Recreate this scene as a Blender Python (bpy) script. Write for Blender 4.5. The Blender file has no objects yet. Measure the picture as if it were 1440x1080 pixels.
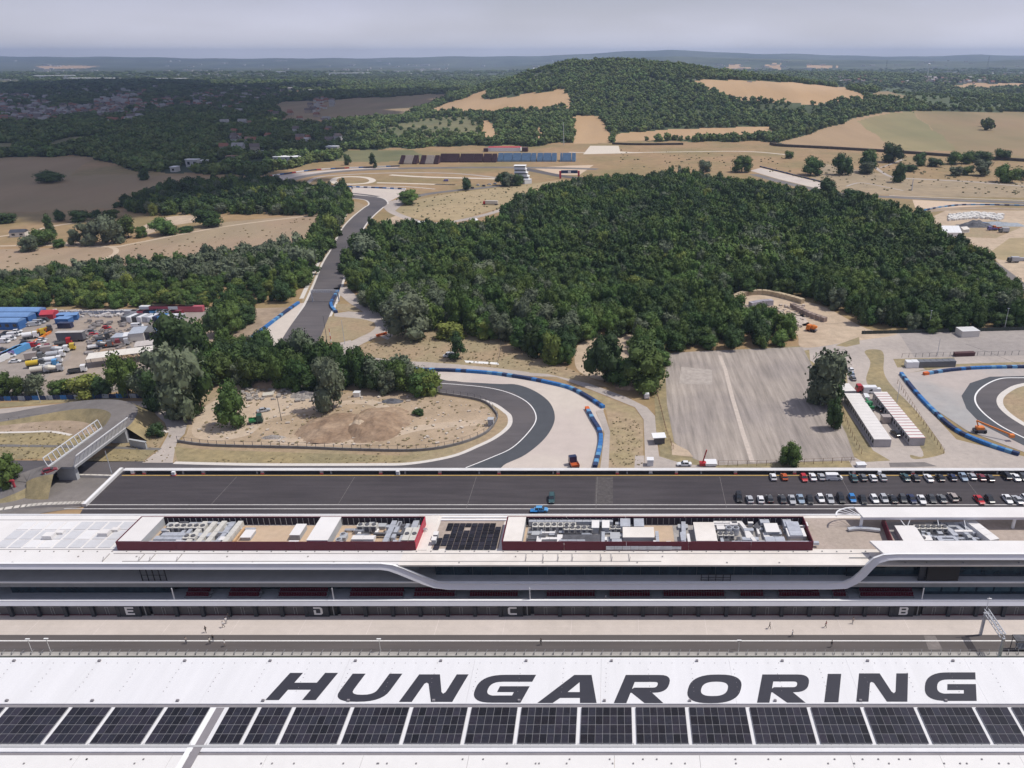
import bpy, math, random
import numpy as np
from math import sin, cos, tan, pi, radians, atan2, hypot
from mathutils import Vector, Matrix, noise
from mathutils.geometry import tessellate_polygon
random.seed(7); rng = np.random.default_rng(7)
S = bpy.context.scene
COL = S.collection

# ------------------------------------------------------------------ camera
FL, CX, CY, HOR, HC = 1080.0, 862.0, 540.0, 76.0, 118.0     # photo pixels / metres
PIT = math.atan((CY - HOR) / FL); cp, sp = cos(PIT), sin(PIT)
cam = bpy.data.cameras.new('camera'); camo = bpy.data.objects.new('camera', cam); COL.objects.link(camo)
cam.sensor_width = 36; cam.lens = 27.0; cam.shift_x = (720 - CX) / 1440; cam.clip_start = 1; cam.clip_end = 60000
camo.location = (0, 0, HC); camo.rotation_euler = (pi/2 - PIT, 0, 0); S.camera = camo

# ------------------------------------------------------------------ sky and sun
SUN_EL, SUN_AZ = radians(61), radians(8)     # azimuth measured from +X towards +Y
wd = bpy.data.worlds.new('World'); S.world = wd; wd.use_nodes = True
nt = wd.node_tree; nt.nodes.clear()
sky = nt.nodes.new('ShaderNodeTexSky'); sky.sky_type = 'NISHITA'; sky.sun_disc = False
sky.sun_elevation = SUN_EL; sky.sun_rotation = pi/2 - SUN_AZ
sky.altitude = 150; sky.air_density = 1.1; sky.dust_density = 3.0; sky.ozone_density = 1.5
tc = nt.nodes.new('ShaderNodeTexCoord')
mpv = nt.nodes.new('ShaderNodeMapping'); mpv.inputs['Scale'].default_value = (1.2, 1.2, 5)
cn = nt.nodes.new('ShaderNodeTexNoise'); cn.inputs['Scale'].default_value = 2.2; cn.inputs['Detail'].default_value = 3; cn.inputs['Roughness'].default_value = .55
cr = nt.nodes.new('ShaderNodeValToRGB'); cr.color_ramp.elements[0].position = .38; cr.color_ramp.elements[1].position = .72
mx = nt.nodes.new('ShaderNodeMix'); mx.data_type = 'RGBA'
fac = nt.nodes.new('ShaderNodeMath'); fac.operation = 'MULTIPLY_ADD'; fac.inputs[1].default_value = .22; fac.inputs[2].default_value = .6
spx = nt.nodes.new('ShaderNodeSeparateXYZ'); hgt = nt.nodes.new('ShaderNodeMapRange'); hgt.inputs[1].default_value = 0; hgt.inputs[2].default_value = .10; hgt.interpolation_type = 'SMOOTHSTEP'
hmx = nt.nodes.new('ShaderNodeMix'); hmx.data_type = 'RGBA'; hmx.inputs[6].default_value = (8.6, 8.7, 10.2, 1); hmx.inputs[7].default_value = (4.3, 4.5, 6.3, 1)
bg = nt.nodes.new('ShaderNodeBackground'); bg.inputs['Strength'].default_value = .1
ow = nt.nodes.new('ShaderNodeOutputWorld')
L = nt.links.new
L(tc.outputs['Generated'], mpv.inputs['Vector']); L(tc.outputs['Generated'], spx.inputs[0]); L(spx.outputs[2], hgt.inputs[0]); L(hgt.outputs[0], hmx.inputs[0]); L(hmx.outputs[2], mx.inputs[7]); L(mpv.outputs[0], cn.inputs['Vector']); L(cn.outputs['Fac'], cr.inputs[0]); L(cr.outputs[0], fac.inputs[0])
L(fac.outputs[0], mx.inputs[0]); L(sky.outputs[0], mx.inputs[6]); L(mx.outputs[2], bg.inputs[0]); L(bg.outputs[0], ow.inputs[0])
sl = bpy.data.lights.new('sun', 'SUN'); sl.energy = 3.4; sl.angle = radians(.6); sl.color = (1, .955, .89)
so = bpy.data.objects.new('sun', sl); COL.objects.link(so)
sdir = Vector((cos(SUN_EL)*cos(SUN_AZ), cos(SUN_EL)*sin(SUN_AZ), sin(SUN_EL)))
so.rotation_euler = sdir.to_track_quat('Z', 'Y').to_euler(); so.location = (200, 0, 400)
vs = S.view_settings; vs.view_transform = 'Standard'; vs.look = 'None'; vs.exposure = 0.0; vs.gamma = 1; vs.use_curve_mapping = False
S.render.engine = 'CYCLES'; S.cycles.max_bounces = 5; S.cycles.diffuse_bounces = 3; S.cycles.glossy_bounces = 2; S.cycles.transmission_bounces = 3; S.cycles.volume_bounces = 0
S.cycles.transparent_max_bounces = 4
try: S.cycles.use_denoising = True
except Exception: pass

# ------------------------------------------------------------------ projection helpers (photo pixel <-> place)
def ray(px, py):
    u = (px - CX) / FL; v = (py - CY) / FL
    return u, cp - v*sp, -(sp + v*cp)
def G(px, py, z=0.0):
    u, dy, dz = ray(px, py); t = (z - HC) / dz
    return Vector((u*t, dy*t, z))
def onY(px, py, Y):
    u, dy, dz = ray(px, py); t = Y / dy
    return Vector((u*t, Y, HC + dz*t))
def yp(py, z): return G(CX, py, z).y
def proj(X, Y, Z):
    d = Y*cp - (Z - HC)*sp; v = -(Y*sp + (Z - HC)*cp) / d
    return CX + FL*X/d, CY + FL*v
def ppm(py, z=0): return (py - HOR) * cp / (HC - z)      # pixels per metre at that row

# ------------------------------------------------------------------ materials
def lin(c): c /= 255.; return c/12.92 if c <= .04045 else ((c+.055)/1.055)**2.4
_m = {}
def mat(name, rgb, rough=.8, var=.12, scale=.4, rgb2=None, metal=0., spec=.3, scale2=None, bump=0., stretch=None, rnd=0., detail=5, emis=None, mottle=0.):
    """procedural: base colour (real albedo) varied by two noises"""
    if name in _m: return _m[name]
    m = bpy.data.materials.new(name); m.use_nodes = True; nt = m.node_tree; b = nt.nodes['Principled BSDF']; N = nt.nodes.new; K = nt.links.new
    b.inputs['Roughness'].default_value = rough; b.inputs['Metallic'].default_value = metal; b.inputs['Specular IOR Level'].default_value = spec
    g = N('ShaderNodeNewGeometry'); vec = g.outputs['Position']
    if stretch:
        mp = N('ShaderNodeMapping'); mp.inputs['Rotation'].default_value = (0, 0, stretch[0]); mp.inputs['Scale'].default_value = stretch[1]
        K(vec, mp.inputs[0]); vec = mp.outputs[0]
    n1 = N('ShaderNodeTexNoise'); n1.inputs['Scale'].default_value = scale; n1.inputs['Detail'].default_value = detail; n1.inputs['Roughness'].default_value = .62; K(vec, n1.inputs['Vector'])
    r1 = N('ShaderNodeMapRange'); r1.inputs[1].default_value = .3; r1.inputs[2].default_value = .7; K(n1.outputs['Fac'], r1.inputs[0])
    c1 = N('ShaderNodeMix'); c1.data_type = 'RGBA'; K(r1.outputs[0], c1.inputs[0])
    lo = tuple(max(0, x*(1-var)) for x in rgb); hi = tuple(x*(1+var) for x in rgb)
    c1.inputs[6].default_value = (*lo, 1); c1.inputs[7].default_value = (*hi, 1); out = c1.outputs[2]
    if rgb2:
        n2 = N('ShaderNodeTexNoise'); n2.inputs['Scale'].default_value = scale2 or scale/8; n2.inputs['Detail'].default_value = 4; K(g.outputs['Position'], n2.inputs['Vector'])
        r2 = N('ShaderNodeMapRange'); r2.inputs[1].default_value = .42; r2.inputs[2].default_value = .62; K(n2.outputs['Fac'], r2.inputs[0])
        c2 = N('ShaderNodeMix'); c2.data_type = 'RGBA'; K(r2.outputs[0], c2.inputs[0]); K(out, c2.inputs[6]); 
        c3 = N('ShaderNodeMix'); c3.data_type = 'RGBA'; K(r1.outputs[0], c3.inputs[0])
        c3.inputs[6].default_value = (*[x*(1-var) for x in rgb2], 1); c3.inputs[7].default_value = (*[x*(1+var) for x in rgb2], 1)
        K(c3.outputs[2], c2.inputs[7]); out = c2.outputs[2]
    if mottle:
        nf = N('ShaderNodeTexNoise'); nf.inputs['Scale'].default_value = scale*7; nf.inputs['Detail'].default_value = 6; nf.inputs['Roughness'].default_value = .7; K(g.outputs['Position'], nf.inputs['Vector'])
        rf = N('ShaderNodeMapRange'); rf.inputs[1].default_value = .28; rf.inputs[2].default_value = .72; rf.inputs[3].default_value = 1-mottle; rf.inputs[4].default_value = 1+mottle; K(nf.outputs['Fac'], rf.inputs[0])
        hf = N('ShaderNodeHueSaturation'); K(out, hf.inputs['Color']); K(rf.outputs[0], hf.inputs['Value']); out = hf.outputs[0]
    if rnd:
        oi = N('ShaderNodeObjectInfo'); mr = N('ShaderNodeMapRange'); mr.inputs[3].default_value = 1-rnd; mr.inputs[4].default_value = 1+rnd; K(oi.outputs['Random'], mr.inputs[0])
        h = N('ShaderNodeHueSaturation'); K(out, h.inputs['Color']); K(mr.outputs[0], h.inputs['Value']); 
        m2 = N('ShaderNodeMath'); m2.operation = 'MULTIPLY'; m2.inputs[1].default_value = 7.13; K(oi.outputs['Random'], m2.inputs[0])
        m3 = N('ShaderNodeMath'); m3.operation = 'FRACT'; K(m2.outputs[0], m3.inputs[0])
        m4 = N('ShaderNodeMapRange'); m4.inputs[3].default_value = .5 - rnd*.06; m4.inputs[4].default_value = .5 + rnd*.06; K(m3.outputs[0], m4.inputs[0]); K(m4.outputs[0], h.inputs['Hue'])
        out = h.outputs[0]
    K(out, b.inputs['Base Color'])
    if bump:
        bp = N('ShaderNodeBump'); bp.inputs['Strength'].default_value = bump; bp.inputs['Distance'].default_value = .3; K(n1.outputs['Fac'], bp.inputs['Height']); K(bp.outputs[0], b.inputs['Normal'])
    if emis:
        b.inputs['Emission Color'].default_value = (*emis, 1); b.inputs['Emission Strength'].default_value = 1
    _m[name] = m; return m
def P(name, r, g, b, k=.92, **kw):      # albedo from a sunlit picture colour
    return mat(name, tuple(min(.85, lin(x)*k) for x in (r, g, b)), **kw)

# ------------------------------------------------------------------ mesh collector
class MB:
    def __init__(s): s.v = []; s.f = []; s.mi = []; s.cur = 0
    def add(s, vs, fs):
        o = len(s.v); s.v += [tuple(v) for v in vs]; s.f += [tuple(i+o for i in f) for f in fs]; s.mi += [s.cur]*len(fs); return s
    def box(s, x0, y0, z0, x1, y1, z1):
        return s.add([(x0,y0,z0),(x1,y0,z0),(x1,y1,z0),(x0,y1,z0),(x0,y0,z1),(x1,y0,z1),(x1,y1,z1),(x0,y1,z1)],
                     [(3,2,1,0),(4,5,6,7),(0,1,5,4),(1,2,6,5),(2,3,7,6),(3,0,4,7)])
    def obox(s, c, sx, sy, sz, a=0, z0=0):      # footprint centre c, rotated a, from z0
        ca, sa = cos(a), sin(a); q = []
        for z in (z0, z0+sz):
            for x, y in ((-1,-1),(1,-1),(1,1),(-1,1)):
                x *= sx/2; y *= sy/2; q.append((c[0]+x*ca-y*sa, c[1]+x*sa+y*ca, z))
        return s.add(q, [(3,2,1,0),(4,5,6,7),(0,1,5,4),(1,2,6,5),(2,3,7,6),(3,0,4,7)])
    def bar(s, p, q, w, h=None):                # beam between two points
        p = Vector(p); q = Vector(q); h = h or w; d = (q-p).normalized()
        up = Vector((0,0,1)) if abs(d.z) < .95 else Vector((1,0,0))
        a = d.cross(up).normalized()*w/2; b = a.cross(d).normalized()*h/2
        vs = [p-a-b, p+a-b, p+a+b, p-a+b, q-a-b, q+a-b, q+a+b, q-a+b]
        return s.add(vs, [(0,1,2,3),(7,6,5,4),(4,5,1,0),(5,6,2,1),(6,7,3,2),(7,4,0,3)])
    def prism(s, pts, z0, z1):                  # plan outline
        n = len(pts); pts = [(p[0], p[1]) for p in pts]
        A = sum(pts[i][0]*pts[(i+1)%n][1]-pts[(i+1)%n][0]*pts[i][1] for i in range(n))
        if A < 0: pts = pts[::-1]
        t = tessellate_polygon([[Vector((x,y,0)) for x,y in pts]])
        vs = [(x,y,z0) for x,y in pts] + [(x,y,z1) for x,y in pts]
        fs = []
        for a,b,c in t:
            ar = (pts[b][0]-pts[a][0])*(pts[c][1]-pts[a][1])-(pts[c][0]-pts[a][0])*(pts[b][1]-pts[a][1])
            if ar < 0: b, c = c, b
            fs += [(a+n,b+n,c+n),(c,b,a)]
        fs += [(i,(i+1)%n,(i+1)%n+n,i+n) for i in range(n)]
        return s.add(vs, fs)
    def tube(s, p, q, r0, r1=None, n=8, cap=True):
        p = Vector(p); q = Vector(q); r1 = r0 if r1 is None else r1; d = (q-p).normalized()
        up = Vector((0,0,1)) if abs(d.z) < .95 else Vector((1,0,0)); a = d.cross(up).normalized(); b = d.cross(a)
        vs = [p+(a*cos(2*pi*i/n)+b*sin(2*pi*i/n))*r0 for i in range(n)] + [q+(a*cos(2*pi*i/n)+b*sin(2*pi*i/n))*r1 for i in range(n)]
        fs = [((i+1)%n, i, i+n, (i+1)%n+n) for i in range(n)]
        if cap: fs += [tuple(range(n)), tuple(range(2*n-1, n-1, -1))]
        return s.add(vs, fs)
    def mesh(s, name, mats, smooth=False):
        me = bpy.data.meshes.new(name); me.from_pydata(s.v, [], s.f); 
        if not isinstance(mats, (list, tuple)): mats = [mats]
        for m in mats: me.materials.append(m)
        if len(mats) > 1: me.polygons.foreach_set('material_index', s.mi)
        if smooth: me.polygons.foreach_set('use_smooth', [True]*len(me.polygons))
        me.update(); return me
    def build(s, name, mats, parent=None, smooth=False, bevel=0):
        o = bpy.data.objects.new(name, s.mesh(name, mats, smooth)); COL.objects.link(o)
        if parent: o.parent = parent
        if bevel:
            b = o.modifiers.new('bevel', 'BEVEL'); b.width = bevel; b.segments = 1; b.limit_method = 'ANGLE'
        return o
def tag(o, label=None, cat=None, group=None, kind=None):
    if label: o['label'] = label
    if cat: o['category'] = cat
    if group: o['group'] = group
    if kind: o['kind'] = kind
    return o
def empty(name, loc, rz=0, label=None, cat=None, group=None):
    o = bpy.data.objects.new(name, None); COL.objects.link(o); o.location = loc; o.rotation_euler.z = rz; o.empty_display_size = .5
    return tag(o, label, cat, group)
def link(name, me, parent=None, loc=(0,0,0), rz=0):
    o = bpy.data.objects.new(name, me); COL.objects.link(o); o.location = loc; o.rotation_euler.z = rz
    if parent: o.parent = parent
    return o
def copy_tree(o, loc=None, rz=None, parent=None):
    c = o.copy(); COL.objects.link(c)
    if parent: c.parent = parent
    if loc is not None: c.location = loc
    if rz is not None: c.rotation_euler.z = rz
    for ch in o.children: copy_tree(ch, parent=c)
    return c
def cat_rom(pts, closed=True, n=6):
    out = []; N = len(pts); rg = range(N) if closed else range(N-1)
    for i in rg:
        g = (lambda j: pts[j % N]) if closed else (lambda j: pts[min(max(j,0),N-1)])
        p0,p1,p2,p3 = g(i-1),g(i),g(i+1),g(i+2)
        for k in range(n):
            t = k/n; q = []
            for d in range(2):
                a,b,c,e = p0[d],p1[d],p2[d],p3[d]
                q.append(.5*((2*b)+(-a+c)*t+(2*a-5*b+4*c-e)*t*t+(-a+3*b-3*c+e)*t**3))
            out.append(tuple(q))
    if not closed: out.append(tuple(pts[-1]))
    return out
def sheet(name, pts, lev, m, smooth=False, label=None, z=0):
    if smooth: pts = cat_rom(pts)
    w = [G(x, y, z) for x, y in pts]; zz = z + lev
    t = tessellate_polygon([[Vector((p.x,p.y,0)) for p in w]]); fs = []
    for a,b,c in t:
        if (w[b].x-w[a].x)*(w[c].y-w[a].y)-(w[c].x-w[a].x)*(w[b].y-w[a].y) < 0: b, c = c, b
        fs.append((a,b,c))
    o = MB().add([(p.x,p.y,zz) for p in w], fs).build(name, m); return tag(o, label, kind='structure')
def ribbon(name, pts, width, lev, m, smooth=True, n=6, kind='structure', label=None, px=True, zf=None):
    """flat strip of constant real width along a line of photo pixels"""
    if smooth and len(pts) > 2: pts = cat_rom(pts, False, n)
    w = [G(x, y) for x, y in pts] if px else [Vector((*p,0)) for p in pts]; v = []; f = []
    for i, p in enumerate(w):
        d = (w[min(i+1,len(w)-1)] - w[max(i-1,0)]); d.z = 0; d.normalize(); nrm = Vector((-d.y, d.x, 0)); z = lev + (zf(i/(len(w)-1)) if zf else 0)
        v += [(p+nrm*width/2)+Vector((0,0,z)), (p-nrm*width/2)+Vector((0,0,z))]
        if i: f.append((2*i-2, 2*i-1, 2*i+1, 2*i))
    o = MB().add(v, f).build(name, m); return tag(o, label, kind=kind)
def wall_line(mb, pts, width, h, z0=0, px=True, smooth=True, n=5):
    if smooth and len(pts) > 2: pts = cat_rom(pts, False, n)
    w = [G(x, y) for x, y in pts] if px else [Vector((*p,0)) for p in pts]
    for a, b in zip(w, w[1:]):
        d = (b-a).normalized(); mb.bar(a - d*width*.1 + Vector((0,0,z0+h/2)), b + d*width*.1 + Vector((0,0,z0+h/2)), width, h)
    return w
def along(w, step, off=0):                       # points every step metres along a world line
    out = []; d = off; 
    for a, b in zip(w, w[1:]):
        l = (b-a).length
        while d < l:
            out.append((a + (b-a)*(d/l), atan2((b-a).y, (b-a).x))); d += step
        d -= l
    return out
def wpts(pts, smooth=True, n=5):
    if smooth and len(pts) > 2: pts = cat_rom(pts, False, n)
    return [G(x, y) for x, y in pts]
def inpoly(px, py, poly):
    px = np.asarray(px, float); py = np.asarray(py, float); r = np.zeros(px.shape, bool); n = len(poly)
    for i in range(n):
        x1,y1 = poly[i]; x2,y2 = poly[(i+1)%n]
        if y1 == y2: continue
        r ^= ((y1 > py) != (y2 > py)) & (px < (x2-x1)*(py-y1)/(y2-y1) + x1)
    return r
# ------------------------------------------------------------------ land form
def ss(a, b, x): t = np.clip((x-a)/(b-a), 0, 1); return t*t*(3-2*t)
SKYX = np.array([-400,0,200,400,560,700,800,880,940,1000,1060,1100,1200,1300,1380,1440,1800])
SKYK = np.array([3,3,5,7,5,3.5,1,-3,-6,-4,0,0,2,4,1,2,2.])
NEARX = np.array([-400,0,300,600,760,850,950,1050,1200,1300,1380,1440,1800])
NEARK = np.array([30,30,24,20,12,4,0,3,6,7,8,6,6.])
def nz(x, y, s, seed=0.):       # cheap smooth pseudo-noise
    return (np.sin(x/s+seed)+np.sin(y/s*1.13+1.7*seed)+np.sin((x+y)/s*.71+2.1+seed)+np.sin((x-y)/s*.53+4.+seed))/4
def height(X, Y):
    X = np.asarray(X, float); Y = np.asarray(Y, float); px = CX + FL/cp*X/np.maximum(Y, 1)
    z = np.zeros(np.broadcast(X, Y).shape)
    dx = X + 60; z = z + 84*np.exp(-(dx/np.where(dx < 0, 190., 330.))**2*.5*1.2)*np.exp(-((Y-2220)/330)**2*.5)*(1+.1*nz(X,Y,60))
    z = z + 26*np.exp(-((X-330)/260)**2*.5)*np.exp(-((Y-2000)/300)**2*.5)
    z = z + 20*np.exp(-((X-760)/430)**2*.5)*np.exp(-((Y-1900)/260)**2*.5)
    z = z + 26*np.exp(-((X-900)/700)**2*.5)*np.exp(-((Y-3900)/500)**2*.5)
    z = z + 14*np.exp(-((X+350)/300)**2*.5)*np.exp(-((Y-2500)/300)**2*.5)
    z = z - 16*ss(-500, -1200, X)*ss(1400, 2000, Y)
    z = z + ss(1500, 3500, Y)*5*nz(X, Y, 210, 1)
    z = z + ss(5000, 8000, Y)*20*nz(X, Y, 900, 3)
    kn = np.interp(px, NEARX, NEARK); zn = HC - 8200*kn*.8442/FL
    z = z + np.maximum(zn - 20, 0)*np.exp(-((Y-8200)/900)**2*.5)
    kf = np.interp(px, SKYX, SKYK) + .6*np.sin(px/37.)+.4*np.sin(px/13.); zf = HC - 13500*kf*.8442/FL
    z = z*(1-ss(9500, 13000, Y)) + (zf)*ss(9500, 13500, Y)
    return z*ss(1130, 1500, Y)
def Gt(px, py, it=25):                           # pixel -> point on the land form (far hits)
    d = ray(px, py); ys = np.geomspace(250, 14000, 900); t = ys/d[1]; zz = HC + d[2]*t - height(d[0]*t, ys)
    i = np.argmax(zz < 0); 
    if zz[i] >= 0: i = len(ys)-1
    i = max(i, 1); a, b = zz[i-1], zz[i]; f = a/(a-b) if a != b else 0; Y = ys[i-1]+(ys[i]-ys[i-1])*f; t = Y/d[1]
    return Vector((d[0]*t, Y, float(height(d[0]*t, Y))))

FIELDS = [  # (polygon in photo pixels, colour key, label)
 ([(603,160),(612,152),(687,125),(681,140),(797,125),(808,152),(677,160)], 'straw', 'pale harvested field on the left shoulder of the wooded hill'),
 ([(385,150),(395,144),(623,132),(633,137),(580,157),(593,162),(480,172),(385,176),(400,165)], 'dull', 'dull brown field left of the pale harvested field'),
 ([(515,197),(538,182),(590,167),(655,164),(672,172),(676,193),(620,201),(560,203)], 'olive', 'olive scrub meadow behind the far grandstands'),
 ([(673,170),(687,168),(696,180),(704,196),(683,204),(678,186)], 'straw', 'sandy track cut through bushes behind the far grandstands'),
 ([(757,176),(764,176),(765,200),(750,203)], 'straw', None),
 ([(807,163),(843,162),(857,188),(860,200),(807,202)], 'straw', 'stubble patch below the wooded hill'),
 ([(862,189),(960,181),(1085,178),(1090,193),(960,196),(865,200)], 'straw', 'long pale strip of stubble below the wooded hill'),
 ([(963,112),(1070,113),(1190,123),(1227,138),(1147,147),(1030,140)], 'straw', 'broad pale field on the crest right of the hill'),
 ([(1097,201),(1193,170),(1243,157),(1272,156),(1300,163),(1360,213),(1247,213),(1120,209)], 'straw2', 'pale left part of the big sloping field'),
 ([(1250,158),(1282,157),(1352,213),(1262,212),(1205,172)], 'olivest', None),
 ([(1282,156),(1600,160),(1600,226),(1352,216),(1300,170)], 'mauve', 'grey brown right part of the big sloping field'),
 ([(1223,125),(1267,123),(1440,147),(1600,150),(1600,162),(1310,152),(1267,140)], 'greenf', 'green scrub field beyond the big sloping field'),
 ([(1220,133),(1245,127),(1275,135),(1268,140),(1230,140)], 'mauve', None),
 ([(1313,122),(1373,117),(1500,118),(1500,123),(1360,127)], 'straw', None),
 ([(1390,132),(1500,134),(1500,140),(1400,137)], 'straw2', None),
 ([(-60,223),(133,220),(113,237),(93,247),(180,246),(293,247),(300,257),(213,263),(160,277),(160,292),(-60,302)], 'dull', 'large dull brown field under cloud shade at the left'),
 ([(43,210),(100,192),(160,188),(113,203),(70,213)], 'olive', None),
 ([(-30,203),(36,200),(20,213),(-30,215)], 'olive', None),
 ([(470,227),(487,212),(582,211),(600,222),(535,228)], 'olive', 'dull green meadow left of the far grandstands'),
 ([(50,93),(100,92),(140,93),(120,96),(60,97)], 'straw', None),
 ([(-10,114),(60,114),(90,118),(-10,119)], 'olive', None),
 ([(590,114),(660,113),(660,117),(595,117)], 'straw2', None),
 ([(1022,92),(1055,93),(1060,98),(1022,98)], 'straw', None),
 ([(1077,90),(1100,90),(1098,97),(1080,96)], 'straw', None),
 ([(1137,91),(1185,94),(1190,96),(1140,97)], 'straw', None),
 ([(815,88),(850,88),(850,90),(815,90)], 'straw', None),
]
LM = {
 'straw': P('field_straw', 186,156,120, var=.08, scale=.02, rgb2=tuple(lin(x)*.9 for x in (180,148,108)), stretch=(.5,(1,.1,1))),
 'straw2': P('field_straw_dry', 170,144,112, var=.1, scale=.015, rgb2=tuple(lin(x)*.9 for x in (160,136,104)), stretch=(.9,(1,.12,1))),
 'dull': P('field_brown', 156,134,104, var=.1, scale=.02, rgb2=tuple(lin(x)*.9 for x in (148,132,100)), scale2=.006, stretch=(.2,(1,.15,1))),
 'olive': P('meadow_olive', 122,118,84, var=.16, scale=.03, rgb2=tuple(lin(x)*.9 for x in (104,108,74)), scale2=.01),
 'olivest': P('meadow_yellow', 156,140,102, var=.1, scale=.02, rgb2=tuple(lin(x)*.9 for x in (134,128,90)), stretch=(1.0,(1,.05,1))),
 'mauve': P('field_fallow', 152,129,98, var=.1, scale=.012, rgb2=tuple(lin(x)*.9 for x in (138,124,90)), scale2=.004, stretch=(.3,(1,.2,1))),
 'greenf': P('field_scrub', 94,104,72, var=.25, scale=.02, rgb2=tuple(lin(x)*.9 for x in (80,92,62)), stretch=(.4,(1,.3,1))),
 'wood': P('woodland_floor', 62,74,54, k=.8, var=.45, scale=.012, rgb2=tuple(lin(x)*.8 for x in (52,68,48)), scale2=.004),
 'far': P('far_land', 86,94,72, k=.8, var=.6, scale=.004, rgb2=tuple(lin(x)*.8 for x in (58,74,54)), scale2=.0012, detail=8),
 'grass': P('dry_grass', 160,133,99, var=.16, scale=.1, rgb2=tuple(lin(x)*.9 for x in (142,126,88)), scale2=.011, mottle=.1),
 'scrub': P('scrub_hill', 74,84,54, var=.3, scale=.03, rgb2=tuple(lin(x)*.9 for x in (64,76,48)), scale2=.008),
}
LNX = [-200,0,110,160,200,300,370,390,480,490,590,640,700,760,800,860,870,960,1000,1090,1100,1300,1600]
LNY = [222,222,219,231,241,246,247,240,222,211,208,206,204,205,200,200,197,199,200,198,203,170,170]
def land_class(X, Y, px, py):                        # 0 dry grass, 1 wood, 2 far plain, 10+ a field
    jx = 2.0*np.sin(Y/23.)+1.5*np.sin(X/17.); jy = .5*np.sin(X/31.)+.4*np.sin(X/11.)
    c = np.zeros(len(X), int)
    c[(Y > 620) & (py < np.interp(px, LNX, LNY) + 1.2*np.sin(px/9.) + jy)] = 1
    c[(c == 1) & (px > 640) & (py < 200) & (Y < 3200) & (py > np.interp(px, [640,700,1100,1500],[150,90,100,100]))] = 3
    c[Y > 4300] = 2
    for i, (poly, k, lab) in enumerate(FIELDS): c[inpoly(px+jx, py+jy, poly) & (Y > 620)] = 10+i
    return c
def build_land():
    vin = np.arange(-.80, .58, .0014); 
    us = np.concatenate([np.linspace(-2.6, -.82, 40), vin, np.linspace(.6, 2.6, 40)])
    yr = np.concatenate([np.array([-400,-200,-100,0,60,150,300,450,600.]), np.arange(630, 1100, 7.5)])
    ks = np.arange(130, 20, -1.0); Yf = HC*(FL/(ks*cp*cp) - tan(PIT)); Yf = Yf[Yf > 1100]
    Yg = np.geomspace(Yf[-1]*1.03, 14600, 78); Y = np.concatenate([yr, Yf, Yg])
    UU, YY = np.meshgrid(us, Y); XX = UU*np.maximum(YY, 500); ZZ = height(XX, YY); ZZ[-3] -= 10; ZZ[-2] -= 25; ZZ[-1] -= 45
    nr, nc = YY.shape; V = np.stack([XX, YY, ZZ], -1).reshape(-1, 3)
    idx = np.arange(nr*nc).reshape(nr, nc); Q = np.stack([idx[:-1,:-1], idx[:-1,1:], idx[1:,1:], idx[1:,:-1]], -1).reshape(-1, 4)
    C = V[Q].mean(1); d = C[:,1]*cp - (C[:,2]-HC)*sp; d = np.maximum(d, 1)
    px = CX + FL*C[:,0]/d; py = CY + FL*(-(C[:,1]*sp + (C[:,2]-HC)*cp)/d)
    jx = 2.0*np.sin(C[:,1]/23.)+1.5*np.sin(C[:,0]/17.); jy = .5*np.sin(C[:,0]/31.)+.4*np.sin(C[:,0]/11.)
    cls = land_class(C[:,0], C[:,1], px, py)
    def mk(name, sel, m, label=None):
        q = Q[sel]; 
        if not len(q): return
        u, inv = np.unique(q, return_inverse=True); inv = inv.reshape(q.shape); me = bpy.data.meshes.new(name)
        me.vertices.add(len(u)); me.vertices.foreach_set('co', V[u].astype(np.float32).ravel())
        me.loops.add(q.size); me.loops.foreach_set('vertex_index', inv.ravel().astype(np.int32))
        me.polygons.add(len(q)); me.polygons.foreach_set('loop_start', np.arange(0, q.size, 4, dtype=np.int32))
        me.polygons.foreach_set('use_smooth', np.ones(len(q), bool)); me.materials.append(m); me.update(calc_edges=True); me.validate()
        tag(link(name, me), label, kind='structure')
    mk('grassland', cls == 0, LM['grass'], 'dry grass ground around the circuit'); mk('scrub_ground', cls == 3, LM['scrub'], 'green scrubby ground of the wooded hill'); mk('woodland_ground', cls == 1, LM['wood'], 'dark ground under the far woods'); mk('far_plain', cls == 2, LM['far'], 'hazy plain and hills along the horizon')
    for i, (poly, k, lab) in enumerate(FIELDS): mk('field', cls == 10+i, LM[k], lab or 'small field patch between far woods')
build_land()
# air
hz = MB().box(-11000, -600, -90, 11000, 15600, 150).build('haze', None) if False else None
vm = bpy.data.materials.new('haze_air'); vm.use_nodes = True; _n = vm.node_tree; _n.nodes.clear()
_v = _n.nodes.new('ShaderNodeVolumePrincipled'); _v.inputs['Color'].default_value = (.57,.72,1,1); _v.inputs['Density'].default_value = HAZE_D = 7.2e-5; _v.inputs['Anisotropy'].default_value = .0
_o = _n.nodes.new('ShaderNodeOutputMaterial'); _n.links.new(_v.outputs[0], _o.inputs['Volume'])
tag(MB().box(-42000, -2500, -60, 42000, 14650, 195).build('haze', vm), 'thin blue summer haze over the land', kind='stuff')
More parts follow.
